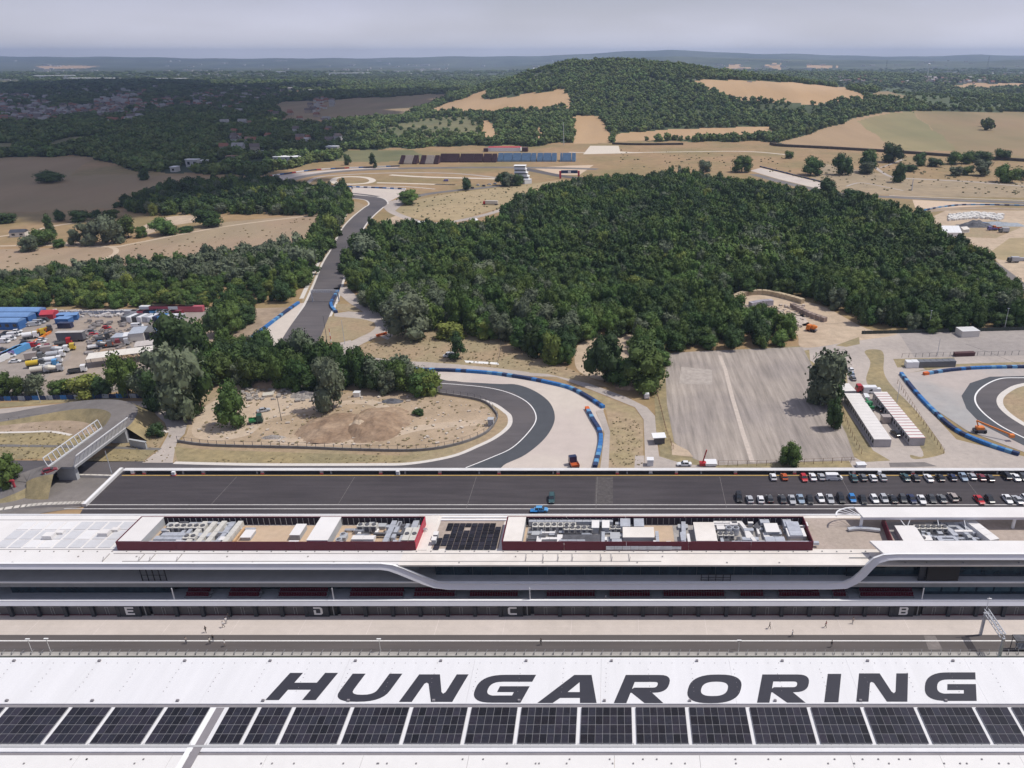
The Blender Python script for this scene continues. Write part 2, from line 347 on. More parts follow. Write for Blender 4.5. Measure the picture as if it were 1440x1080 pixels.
# ------------------------------------------------------------------ ground sheets
ASPH = mat('asphalt_track', (.115,.103,.104), mottle=.1, var=.14, scale=.35, stretch=(0,(.12,1,1)), rgb2=(.088,.081,.085), scale2=.03)
ASPHG = mat('asphalt_grey', (.185,.168,.158), mottle=.08, var=.14, scale=.3, rgb2=(.155,.142,.136), scale2=.04)
ASPHD = mat('asphalt_paddock', (.052,.045,.049), mottle=.16, var=.22, scale=.5, stretch=(0,(.1,1,1)), rgb2=(.064,.056,.059), scale2=.02)
ASPHB = mat('asphalt_runoff_blue', (.072,.077,.086), var=.08, scale=.3)
CONC = mat('runoff_pale', (.55,.485,.42), mottle=.05, var=.05, scale=.25, rgb2=(.50,.43,.385), scale2=.03)
CONCG = mat('concrete_road', (.43,.375,.33), mottle=.06, var=.10, scale=.5, rgb2=(.37,.325,.29), scale2=.04)
APRON = mat('pit_apron_concrete', (.57,.505,.455), mottle=.04, var=.06, scale=.4, rgb2=(.53,.47,.42), scale2=.05)
LOT = mat('worn_parking_lot', (.335,.29,.25), mottle=.16, var=.3, scale=.55, stretch=(.12,(1,.06,1)), rgb2=(.275,.24,.215), scale2=.035)
SAND = mat('bare_sand', (.47,.37,.265), var=.16, mottle=.12, scale=.2, rgb2=(.43,.33,.235), scale2=.04, bump=.3)
DIRT = mat('dirt', (.36,.275,.2), mottle=.15, var=.2, scale=.25, rgb2=(.29,.22,.155), scale2=.05, bump=.5)
GRS = mat('tan_grass', (.335,.248,.155), mottle=.15, var=.2, scale=.5, rgb2=(.30,.245,.145), scale2=.06, bump=.3)
GRO = mat('olive_grass', (.245,.205,.115), mottle=.15, var=.22, scale=.4, rgb2=(.31,.245,.13), scale2=.05, bump=.3)
WHITE = mat('white_paint', (.78,.77,.75), var=.06, scale=1.5, rough=.5)
WHITEG = mat('worn_white_line', (.55,.53,.51), var=.15, scale=1)
CURB = mat('pale_kerb', (.6,.56,.51), var=.08, scale=1)
YEL = mat('yellow_line', (.5,.33,.09), var=.15, scale=1)
REDP = mat('red_paint', (.5,.06,.05), var=.1)

# compound and fields near the left
sheet('compound_ground', [(-60,520),(-60,440),(60,436),(330,432),(345,470),(330,500),(215,540),(120,560),(-60,560)], .02, mat('compound_gravel', (.30,.26,.225), mottle=.1, var=.15, scale=.2, rgb2=(.29,.25,.22), scale2=.03))
sheet('compound_dirt', [(120,448),(190,444),(180,470),(200,520),(150,545),(100,560),(60,540),(100,500),(90,470)], .04, mat('compound_dirt', (.33,.27,.22), mottle=.1, var=.15, scale=.2, rgb2=(.30,.25,.2), scale2=.06), smooth=True)
sheet('dirt_slope', [(258,462),(300,436),(410,432),(422,427),(344,484),(300,520),(262,500)], .05, DIRT)
sheet('brown_field', [(-60,395),(-60,352),(110,348),(180,344),(320,312),(460,299),(452,330),(430,352),(330,366),(200,382),(100,388)], .02, mat('brown_field', (.33,.24,.16), mottle=.06, var=.1, scale=.06, rgb2=(.31,.24,.155), scale2=.015, stretch=(.3,(1,.2,1))), smooth=False, label='mown brown field above the silvery tree belt')
ribbon('farm_track', [(-40,347),(60,345),(155,347),(190,342),(320,318),(458,301)], 3.2, .05, mat('farm_track', (.5,.4,.29), var=.1))
ribbon('farm_track', [(155,347),(163,351),(160,358),(140,366)], 3.2, .055, mat('farm_track', (.5,.4,.29)))
ribbon('farm_track', [(-40,338),(30,328),(75,318),(120,312),(150,309)], 4, .05, mat('farm_track', (.5,.4,.29)))
sheet('sand_patch', [(30,346),(60,344),(150,345),(110,341),(60,339)], .03, SAND)
sheet('sand_patch', [(232,306),(282,303),(280,311),(240,318),(205,330),(195,322)], .03, SAND, smooth=True)

# straight that climbs away from the first corner
sheet('runoff', [(420,427),(437,424),(451,420),(391,520),(325,515),(346,484)], .03, CONC, label='pale concrete run-off beside the climbing straight')
sheet('verge', [(451,402),(472,350),(494,312),(518,291),(500,283),(486,292),(474,320),(462,345),(440,385),(424,424),(437,426)], .03, GRS)
ribbon('verge_road', [(424,420),(440,385),(462,342),(478,315),(492,293)], 2.2, .05, CURB)
TR = [(408,510),(425,480),(438,452),(452,424),(462,398),(472,370),(485,346),(496,322),(509,306),(524,293),(532,287),(528,281),(515,278),(497,276.5),(478,275)]
ribbon('kerb_line', [(x-0,y) for x, y in TR], 17.0, .05, CURB)
ribbon('race_track', TR, 14.5, .07, ASPH, label='dark asphalt straight climbing away between the woods')
ribbon('asphalt_strip', [(392,490),(412,458),(432,430)], 2.2, .055, ASPH)
sheet('runoff', [(494,263),(530,263.5),(571,266.5),(562,276),(543,285.5),(534,283),(520,279),(496,277)], .03, CONC, label='pale run-off triangle at the far hairpin')
ribbon('asphalt_strip', [(496,272),(515,274),(532,276.5)], 4, .06, ASPH)
sheet('runoff', [(440,261),(490,263),(496,263),(496,266),(450,265)], .03, CONC)
sheet('runoff', [(374,252),(385,248),(397,246.5),(420,243),(455,240),(496,237),(560,235),(560,237),(500,239.5),(460,243),(433,247),(411,252),(401,258),(390,262),(378,258)], .03, CONC, label='pale outer run-off of the far left bend')
ribbon('race_track', [(396,262),(404,255),(420,250),(440,246),(470,242),(510,239),(560,237),(620,236),(700,235.5),(790,236.5),(840,238)], 13, .06, ASPHG)
ribbon('race_track', [(730,236),(765,243),(800,249),(850,252),(900,252),(960,251)], 12, .065, ASPH)
sheet('sand_trap', [(748,236),(800,233),(835,232),(815,246),(785,246)], .045, mat('gravel_trap', (.56,.43,.31), var=.06))
ribbon('dirt_track', [(468,254),(474,250),(495,248.5),(516,250),(524,254),(516,257.5),(495,259),(474,258),(468,254)], 6.5, .05, mat('pale_gravel', (.62,.55,.46), var=.08))
ribbon('dirt_track', [(432,258),(445,250),(480,246),(560,243),(640,244),(700,250)], 5, .045, CONCG)
ribbon('dirt_track', [(549,246),(600,249),(680,251),(740,253)], 7, .055, mat('pale_gravel', (.62,.55,.46)))
ribbon('dirt_track', [(530,257),(570,258),(640,260),(612,259)], 5, .055, mat('pale_gravel', (.62,.55,.46)))
ribbon('service_road', [(575,279),(600,273),(640,268),(680,264),(720,259),(735,256)], 9, .06, ASPHG)
ribbon('service_road', [(543,287),(548,295),(560,302),(590,312),(620,314),(648,310),(690,300),(730,286),(765,278),(800,276)], 6.5, .06, CONCG)
sheet('meadow', [(556,296),(575,286),(600,278),(650,270),(700,264),(750,258),(800,254),(800,272),(740,282),(690,296),(640,310),(600,309),(570,304)], .04, mat('straw_meadow', (.37,.285,.165), var=.14, scale=.12, rgb2=(.31,.25,.14), scale2=.02), smooth=True, label='straw coloured meadow inside the service road')
sheet('concrete_pad', [(545,284),(560,280),(572,283),(556,296),(548,300)], .045, CONCG)
sheet('sand_patch', [(520,318),(560,302),(600,313),(680,316),(760,300),(800,280),(800,290),(700,330),(560,330)], .035, SAND)
ribbon('gravel_path', [(490,262),(560,262),(612,266)], 2, .05, CURB)
# roads at the foot of the slope
ribbon('service_road', [(478,404),(486,412),(500,424),(516,434),(530,445),(539,457),(532,467),(512,477),(494,486),(489,494),(500,503),(525,508),(560,512),(600,514),(650,518),(700,523),(740,528)], 7, .07, CONCG, label='service road winding below the big tree')
sheet('concrete_pad', [(534,447),(556,470),(545,478),(527,470)], .06, CONCG)
sheet('concrete_pad', [(425,498),(443,494),(470,484),(494,478),(488,500),(440,520),(400,520)], .055, CONCG)
sheet('concrete_pad', [(470,441),(490,438),(520,440),(545,446),(530,454),(500,449),(470,448)], .055, CONCG)
sheet('grass_island', [(452,462),(462,446),(480,446),(515,450),(535,459),(530,466),(500,476),(470,483),(438,490)], .06, GRS, smooth=True, label='dry grass island beside the climbing straight')
sheet('grass_island', [(472,428),(495,427),(519,436),(517,439),(475,437)], .06, GRS)
sheet('dry_slope', [(500,486),(545,478),(560,466),(620,458),(700,478),(770,505),(860,545),(760,530),(650,517),(520,505),(500,497)], .045, GRS, label='dry grass slope below the central wood')
sheet('white_slab', [(653,507),(700,510),(702,513),(655,510)], .07, WHITE)

# first corner
sheet('runoff', [(560,521),(640,520),(700,524),(748,532),(800,546),(852,571),(848,578),(838,580),(848,603),(841,640),(839,675),(600,675)], .03, CONC, smooth=False, label='wide pale run-off outside the first corner')
sheet('runoff_strip', [(838,578),(848,576),(858,607),(855,675),(842,675),(850,610)], .045, CONCG)
sheet('runoff_dark', [(560,534),(640,537),(700,540),(727,541),(752,550),(772,565),(780,583),(777,600),(763,620),(738,640),(712,652),(680,668),(560,668)], .05, ASPHB, smooth=True, label='bluish asphalt band outside the first corner')
sheet('race_track', [(560,533),(640,536),(690,543),(722,552),(747,568),(756,588),(746,608),(721,631),(690,645),(655,659),(600,675),(-80,675),(-80,647.5),(0,647.5),(200,649),(240,650),(360,653),(520,653),(577,652),(635,642),(672,627),(697,615),(715,600),(717.5,587),(710,578),(692,567),(660,559),(605,552),(560,550)], .07, ASPH, label='grey racing line looping round the first corner')
ribbon('white_line', [(597,538),(645,541),(690,546),(722,555),(745,569),(754,588),(744,607),(720,630),(690,644),(655,658)], .38, .085, WHITE)
inner = [(560,549),(605,551.5),(660,559),(692,567.5),(710,579),(717,587),(715,600),(697,615),(672,627.5),(635,642),(577,652),(520,653.5),(360,653.5),(245,651)]
ribbon('kerb', inner, 1.6, .09, CURB, label='pale kerb round the inside of the first corner')
sheet('infield', inner + [(238,650),(246,630),(262,610),(262,597),(260,582),(250,545),(560,530)], .075, GRS, label='dry infield of the first corner')
sheet('building_site', [(262,612),(268,592),(300,560),(345,542),(400,546),(480,552),(600,553),(675,566),(696,583),(696,592),(681,609),(647,624),(585,633),(420,630),(300,627),(255,622)], .09, mat('site_sand', (.40,.305,.21), mottle=.15, var=.16, scale=.16, rgb2=(.35,.265,.175), scale2=.03, bump=.5), label='bare sandy building site inside the first corner')
sheet('sand_patch', [(285,575),(330,555),(395,552),(470,560),(450,575),(380,590),(350,612),(300,620),(270,610)], .11, mat('pale_sand', (.48,.385,.285), mottle=.12, var=.12, scale=.3, rgb2=(.46,.36,.26), scale2=.08), smooth=True)
ribbon('dirt_track', [(380,619),(450,622),(510,621),(550,612),(590,602),(640,597),(680,594)], 4.5, .115, mat('pale_sand', (.5,.4,.3)))
ribbon('dirt_track', [(470,568),(520,566),(548,580),(555,600),(540,614)], 4, .118, mat('pale_sand', (.5,.4,.3)))
sheet('grass_strip', [(245,629),(300,633),(420,637),(560,641),(600,639),(570,650),(420,651),(250,649)], .10, GRO, label='olive grass strip between the low wall and the track')

# left: bridge roads
sheet('service_road', [(-60,577),(0,575),(75,569),(175,564),(212,565),(245,571),(260,582),(263,597),(260,610),(250,620),(246,632),(243,651),(200,651),(225,632),(237,610),(232,595),(217,581),(182,575),(150,573),(75,578),(-60,590)], .08, CONCG, smooth=False, label='pale service road curving in front of the dark trees')
ribbon('grass_verge', [(-60,572),(0,570),(90,563),(170,560)], 4.5, .06, GRO)
sheet('grass_area', [(-60,600),(0,596),(60,588),(140,586),(158,592),(150,600),(85,645),(-60,646)], .03, GRO)
sheet('dirt_area', [(-60,600),(0,595),(60,588),(140,587),(152,594),(140,605),(110,613),(60,608),(-60,610)], .05, DIRT)
ribbon('gravel_path', [(-40,609),(30,608),(70,607),(100,612)], 1.2, .07, CURB)
sheet('grass_area', [(186,577),(215,583),(231,597),(235,610),(222,632),(200,650),(130,650),(170,620),(184,600)], .05, GRS)
sheet('grass_area', [(165,629),(222,631),(200,649),(120,650)], .07, GRO)
ribbon('gravel_path', [(186,594),(200,597),(215,602),(236,608)], 1.2, .09, CURB)
ribbon('drain_channel', [(-60,626),(90,628),(170,630),(226,632)], 1.6, .1, mat('drain', (.16,.15,.14)))
sheet('bridge_apron', [(-60,745),(-60,706),(0,697),(30,686),(48,675),(82,663),(116,668),(156,674),(118,713),(60,722)], .12, mat('apron_asphalt', (.20,.18,.165), var=.14, scale=.4, rgb2=(.16,.145,.135), scale2=.05), label='worn asphalt apron at the near end of the bridge')
sheet('grass_patch', [(-60,672),(50,671),(26,688),(-60,700)], .1, GRO)

# paddock
sheet('paddock', [(172,661),(1600,661),(1600,745),(100,745),(118,714)], .14, ASPHD, label='dark asphalt paddock behind the pit building')
for y in (710.3, 716.0): sheet('white_line', [(118 if y < 715 else 90, y-.35),(1500,y-.35),(1500,y+.55),(118 if y < 715 else 90,y+.55)], .155, WHITEG)
sheet('yellow_line', [(172,668.6),(1500,668.6),(1500,669.6),(171,669.6)], .156, YEL)
for a, b in (((333,671),(297,710)),((499,671),(476,709)),((670,671),(655,718)),((840,671),(838,718)),((1012,671),(1022,716)),((1180,667),(1196,697)),((1352,667),(1375,697))):
    ribbon('joint_line', [a, b], .13, .16, mat('joint_grey', (.17,.155,.15), var=.3, scale=1.5), smooth=False)
sheet('worn_patch', [(838,671),(862,671),(862,709),(836,709)], .150, mat('asphalt_worn', (.085,.076,.074), var=.3, scale=1.2))
# right side
sheet('service_road', [(700,520.5),(740,524),(770,526),(830,540),(882,559),(910,573),(921,585),(924,620),(927,642),(960,652),(1010,658),(1600,656),(1600,675),(905,675),(907,640),(905,590),(893,573),(830,548),(782,530),(740,529),(700,526)], .08, CONCG, label='service road between the first corner and the car park')
sheet('grass_patch', [(800,545),(830,549),(892,574),(904,590),(905,675),(855,675),(858,608),(852,577)], .05, mat('tan_verge', (.35,.262,.168), var=.22, scale=.4, rgb2=(.31,.25,.14), scale2=.08), label='tan grass between run-off and service road')
sheet('concrete_pad', [(893,641),(906,641),(906,660),(892,660)], .085, CONCG)
sheet('grass_patch', [(921,550),(934,548),(940,610),(948,636),(965,643),(945,645),(929,640),(922,600)], .07, GRO)
sheet('verge', [(920,560),(930,520),(936,497),(1130,486),(1165,520),(1210,660),(930,660)], .04, GRO)
sheet('car_park', [(937,497),(985,494),(1128,488),(1145,520),(1172,575),(1190,610),(1203,648),(1120,650),(1000,655),(975,645),(948,622),(938,570),(936,530)], .09, LOT, label='empty worn car park with faint striping')
ribbon('repair_strip', [(1012,500),(1020,520),(1030,560),(1045,610),(1058,650)], 1.5, .10, mat('pale_repair', (.5,.43,.37), var=.12, scale=.7), smooth=False)
sheet('pale_patch', [(958,516),(1001,520),(1002,541),(955,540)], .10, mat('pale_lot', (.38,.335,.295), mottle=.15, var=.2, scale=.5))
sheet('pale_patch', [(945,640),(975,643),(968,634),(944,622)], .11, SAND)
sheet('yard', [(1120,490),(1165,477),(1215,468),(1262,466),(1600,461),(1600,515),(1300,520),(1268,527),(1300,570),(1345,618),(1440,642),(1600,660),(1200,660),(1150,560)], .06, CONCG, label='pale concrete yard and road right of the car park')
sheet('car_park', [(1263,467),(1600,461),(1600,499),(1440,500),(1286,503)], .08, mat('grey_lot', (.34,.305,.28), var=.12, scale=.4, rgb2=(.30,.27,.25), scale2=.04))
sheet('grass_island', [(1216,494),(1236,492),(1243,500),(1243,524),(1256,545),(1290,580),(1326,630),(1322,640),(1288,646),(1280,640),(1298,636),(1245,555),(1225,545),(1218,533),(1224,510)], .08, GRO, smooth=True, label='olive grass island curving round the container yard')
sheet('grass_island', [(1175,555),(1166,575),(1195,640),(1215,650),(1252,648),(1228,634),(1180,562)], .085, GRO)
sheet('grass_island', [(1120,495),(1138,492),(1140,520),(1150,540),(1172,543),(1178,535),(1192,540),(1190,520),(1160,520)], .085, GRO)
sheet('grass_island', [(1256,505),(1342,503),(1344,514),(1262,517)], .085, GRO)
sheet('asphalt_patch', [(1250,651),(1300,650),(1318,656),(1252,658)], .075, ASPHG)
sheet('sand_clearing', [(1022,427),(1060,414),(1112,420),(1160,432),(1218,462),(1262,470),(1200,480),(1130,489),(1120,470),(1085,452),(1020,440)], .07, SAND, smooth=True, label='pale sand clearing cut into the central wood')
sheet('scrub_patch', [(1175,486),(1208,474),(1209,484),(1190,488)], .09, GRO)
sheet('sand_clearing', [(812,487),(840,474),(880,470),(900,476),(890,520),(850,535),(812,520)], .07, SAND, smooth=True)
sheet('runoff', [(1266,527),(1300,521),(1360,516),(1600,512),(1600,650),(1440,636),(1360,606),(1300,566)], .09, mat('runoff_grey', (.43,.375,.34), var=.08, scale=.2, rgb2=(.34,.33,.32), scale2=.03), label='grey run-off inside the blue barrier at the right')
sheet('runoff_dark', [(1600,522),(1440,529),(1392,530),(1364,539),(1352,557),(1359,575),(1380,597),(1440,627),(1600,700),(1600,620)], .10, ASPHB, smooth=False)
sheet('race_track', [(1600,526),(1440,531.5),(1406,533),(1381,545),(1371,560),(1379,577),(1405,598),(1440,616),(1600,690),(1600,640)], .11, ASPH, smooth=False, label='racing track at the right edge')
ribbon('white_line', [(1500,530),(1440,531.5),(1406,533),(1381,545),(1371,560),(1379,577),(1405,598),(1440,616),(1480,634)], .6, .13, WHITE)
sheet('grass_island', [(1600,530),(1440,541),(1417,550),(1406,562),(1412,577),(1440,597),(1600,680)], .12, GRS)
ribbon('kerb', [(1500,534),(1440,541),(1417,550),(1406,562),(1412,577),(1440,597),(1500,628)], 2.2, .14, CURB)
ribbon('grass_verge', [(1300,519),(1345,514),(1440,511),(1500,511)], 2.5, .1, GRO)
# far right
sheet('runoff', [(1055,240),(1070,236),(1157,257.5),(1154,266),(1095,252)], .04, CONC, label='pale run-off strip on the far right slope')
ribbon('race_track', [(1060,245),(1100,256),(1154,268),(1200,274),(1260,277.5),(1330,281),(1440,285),(1560,290)], 11, .05, ASPHG)
ribbon('kerb', [(1250,275),(1330,278),(1440,282),(1560,286)], 1.8, .07, CURB)
sheet('sand_trap', [(1283,281),(1370,285),(1440,288),(1360,291),(1310,294),(1287,292)], .05, mat('gravel_trap', (.56,.43,.31)))
sheet('dry_slope', [(1130,262),(1160,230),(1270,250),(1560,262),(1560,280),(1300,276),(1200,272)], .035, mat('brown_slope', (.30,.235,.15), var=.15, scale=.1, rgb2=(.34,.26,.165), scale2=.02))
ribbon('gravel_path', [(1230,235),(1255,249),(1300,252),(1370,256),(1440,262),(1540,268)], 4.5, .06, CONCG)
ribbon('gravel_path', [(1270,224),(1255,230),(1238,236)], 3, .06, CONCG)
ribbon('gravel_path', [(1190,262),(1210,257),(1240,262),(1270,268)], 2.6, .06, CONCG)
sheet('sand_yard', [(1300,310),(1330,296),(1440,296),(1560,300),(1560,430),(1440,410),(1400,365),(1370,345),(1310,338)], .04, SAND, smooth=False, label='sandy storage yard beyond the central wood')
sheet('meadow', [(1385,360),(1420,335),(1560,330),(1560,372),(1450,368),(1410,366)], .06, mat('straw_meadow', (.37,.285,.165)))
sheet('meadow', [(1330,318),(1400,310),(1440,318),(1400,335),(1340,333)], .055, GRS)
ribbon('service_road', [(1380,358),(1410,380),(1440,404),(1480,440)], 6, .07, ASPHG)
ribbon('dirt_bank', [(1305,297),(1360,293),(1440,294),(1540,297)], 8, .05, DIRT)
hb = MB(); wall_line(hb, [(1085,203.5),(1100,206),(1170,209.5),(1270,215.5),(1340,220.5),(1440,227),(1560,234)], 6, 3.2); tag(hb.build('hedge', mat('dark_hedge', (.07,.055,.04), var=.4, scale=.3)), 'long dark hedge line below the big sloping field', 'hedge')
hb = MB(); wall_line(hb, [(862,203),(900,204),(960,203.5)], 5, 2.5); tag(hb.build('hedge', mat('dark_hedge', (.07,.055,.04))), 'short dark hedge line left of the sloping field', 'hedge')
ribbon('gravel_path', [(800,214),(850,215),(960,213.5),(1050,213),(1110,218)], 5, .05, mat('pale_gravel', (.62,.55,.46)))
sheet('gravel_area', [(830,205),(870,205),(872,213),(905,215),(820,217)], .06, mat('pale_gravel', (.62,.55,.46)))

# pit side
Y0g, Y1g = 140.2, None
def strip(name, ya, yb, lev, m, label=None): return sheet(name, [(-300,ya),(1740,ya),(1740,yb),(-300,yb)], lev, m, label=label)
strip('pit_apron', 855, 893.5, .03, APRON, 'pale concrete apron in front of the garages')
strip('pit_lane', 893.5, 940, .02, mat('pit_asphalt', (.105,.092,.088), var=.12, scale=.5, stretch=(0,(.08,1,1))), 'dark pit lane asphalt')
strip('white_line', 900.6, 902.0, .045, WHITE)
for y in (880.5, 886.5): strip('joint_line', y, y+.35, .045, mat('apron_joint', (.64,.57,.53)))
for x in range(60, 1440, 93): sheet('joint_line', [(x+(862-x)*-.0,868),(x+.8,868),(x+.8-(862-x)*.032,893),(x-(862-x)*.032,893)], .05, mat('apron_joint', (.64,.57,.53)))
sheet('skid_patch', [(1299,894),(1315,894),(1326,914),(1306,914)], .03, mat('skid_pale', (.19,.17,.16), var=.3))
# ------------------------------------------------------------------ trees
def leafmat(name, a, b, rnd=.28, k=1.0):
    m = mat(name, tuple(x*k for x in a), rough=.65, var=.35, scale=.5, rgb2=tuple(x*k for x in b), scale2=.022, rnd=rnd, spec=.15); return m
LEAF = {'green': leafmat('leaf_green', (.086,.132,.032), (.040,.072,.020)),
        'dark': leafmat('leaf_dark', (.050,.084,.028), (.036,.062,.022), .2),
        'silver': leafmat('leaf_silver', (.125,.148,.090), (.090,.112,.064), .18),
        'bright': leafmat('leaf_bright', (.165,.195,.045), (.12,.155,.035), .18),
        'far': leafmat('leaf_far', (.118,.158,.048), (.084,.122,.038), .35)}
BARK = mat('bark', (.10,.08,.06), var=.3, scale=2)
def crown_mesh(name, seed, m, nl, nlobes, asp=2.0, leaf=.15, base=.22, shape='round', core=True):
    r = np.random.default_rng(seed); lob = []
    for i in range(nlobes):
        t = (i+.5)/nlobes; z = base*asp*.9 + (asp*.92-base*asp)*t
        if shape == 'round': w = .66*math.sqrt(max(.08, 1-abs((z/asp-.45)/.56)**3))
        elif shape == 'cone': w = .75*(1-t)**.8
        else: w = .3
        a = r.uniform(0, 2*pi)+i*2.4; lob.append((cos(a)*w*r.uniform(.6,1), sin(a)*w*r.uniform(.6,1), z, r.uniform(.34,.5)*(1 if shape=='round' else .75)))
    lob.append((0, 0, asp*.5, .55)); lob.append((.12,-.1,asp*.74,.44)); lob.append((-.25,.15,asp*.68,.4)); 
    lob = np.array(lob); pr = lob[:,3]**2; pr /= pr.sum(); k = r.choice(len(lob), nl, p=pr)
    d = r.normal(size=(nl,3)); d[:,2] += .25; d /= np.linalg.norm(d, axis=1)[:,None]
    c = lob[k,:3] + d*lob[k,3][:,None]*r.uniform(.82,1.12,(nl,1)); c[:,2] = np.clip(c[:,2], .1, None)
    nrm = d*.9 + r.normal(size=(nl,3))*.75; nrm[:,2] += .3; nrm /= np.linalg.norm(nrm, axis=1)[:,None]
    a = np.cross(nrm, r.normal(size=(nl,3))); a /= np.linalg.norm(a, axis=1)[:,None]; b = np.cross(nrm, a)
    s = (leaf*r.uniform(.6,1.25,(nl,1)))*.5; a = a*s; b = b*s*r.uniform(.7,1.1,(nl,1))
    V = np.stack([c-a-b*.3, c-b, c+a+b*.2, c+b], 1).reshape(-1,3); F = [tuple(range(4*i,4*i+4)) for i in range(nl)]
    mb = MB(); mb.add(V.tolist(), F)
    if core:
        import bmesh
        for x,y,z,q in lob:
            bm = bmesh.new(); bmesh.ops.create_icosphere(bm, subdivisions=1, radius=q*(.84 if nl < 3000 else .74))
            vs = [(x+v.co.x*r.uniform(.85,1.1), y+v.co.y*r.uniform(.85,1.1), max(.05, z+v.co.z*r.uniform(.85,1.1))) for v in bm.verts]
            mb.add(vs, [tuple(v.index for v in f.verts) for f in bm.faces]); bm.free()
    return mb.mesh(name, m)
def trunk_mesh(name, seed, asp=2.0):
    r = random.Random(seed); mb = MB(); mb.tube((0,0,-.02), (r.uniform(-.04,.04),0,asp*.4), .055, .035, 7)
    for i in range(4):
        a = i*1.6+r.random(); mb.tube((0,0,asp*(.22+.05*i)), (cos(a)*.42, sin(a)*.42, asp*(.5+.06*i)), .026, .01, 5, cap=False)
    return mb.mesh(name, BARK)
KIND = {}; 
for i, (kn, lm, nl, nb, asp, lf, base, shp) in enumerate([
    ('green0','green',1600,13,1.8,.12,.12,'round'), ('green1','green',1500,10,1.6,.125,.12,'round'), ('green2','green',1500,12,1.9,.12,.15,'round'),
    ('dark0','dark',1500,12,1.7,.12,.12,'round'), ('silver0','silver',1300,13,2.0,.13,.12,'round'), ('bright0','bright',1000,11,1.5,.15,.05,'round'),
    ('silver1','silver',1100,10,1.7,.14,.1,'round'), ('cone0','dark',900,12,3.0,.15,.06,'cone'),
    ('far0','far',60,5,1.6,.5,.05,'round'), ('far1','far',60,4,1.3,.5,.05,'round'), ('low0','green',420,8,1.7,.23,.12,'round'), ('low1','silver',420,8,1.6,.22,.12,'round'), ('low2','dark',420,8,1.7,.23,.12,'round'),('bigs','silver',8000,20,1.8,.06,.12,'round'),('bigd','dark',8000,20,1.9,.06,.14,'round'),('bigg','green',7000,18,1.8,.062,.12,'round')]):
    KIND[kn] = dict(i=i, me=crown_mesh('crown_'+kn, 100+i, LEAF[lm], nl, nb, asp, lf, base, shp), asp=asp, src=None)
TRUNKM = [trunk_mesh('trunk_shape', s, 1.8) for s in range(3)]
def tree(p, r, h, kind, label, group=None, name='tree', rz=None, cat='tree'):
    K = KIND[kind]; t = empty(name, p, random.uniform(0,6.28) if rz is None else rz, label, cat, group)
    c = link('crown', K['me'], t); c.scale = (r, r*random.uniform(.92,1.08), h/K['asp'])
    tr = link('trunk', random.choice(TRUNKM), t); tr.scale = (max(r,h*.3)*.9, max(r,h*.3)*.9, h/1.8)
    if K['src'] is None: K['src'] = c
    return t
def tree_px(px, by, ty, w, kind, label, group=None, name='tree', z=0):
    p = Gt(px, by) if by < 215 else G(px, by, z); s = (by-HOR)*cp/HC; dep = PIT + math.atan((by-CY)/FL)
    h = max(1.5, (by-ty)/(s*cos(dep)) - .12*w/s); return tree(p, w/s*.64, h, kind, label, group, name)
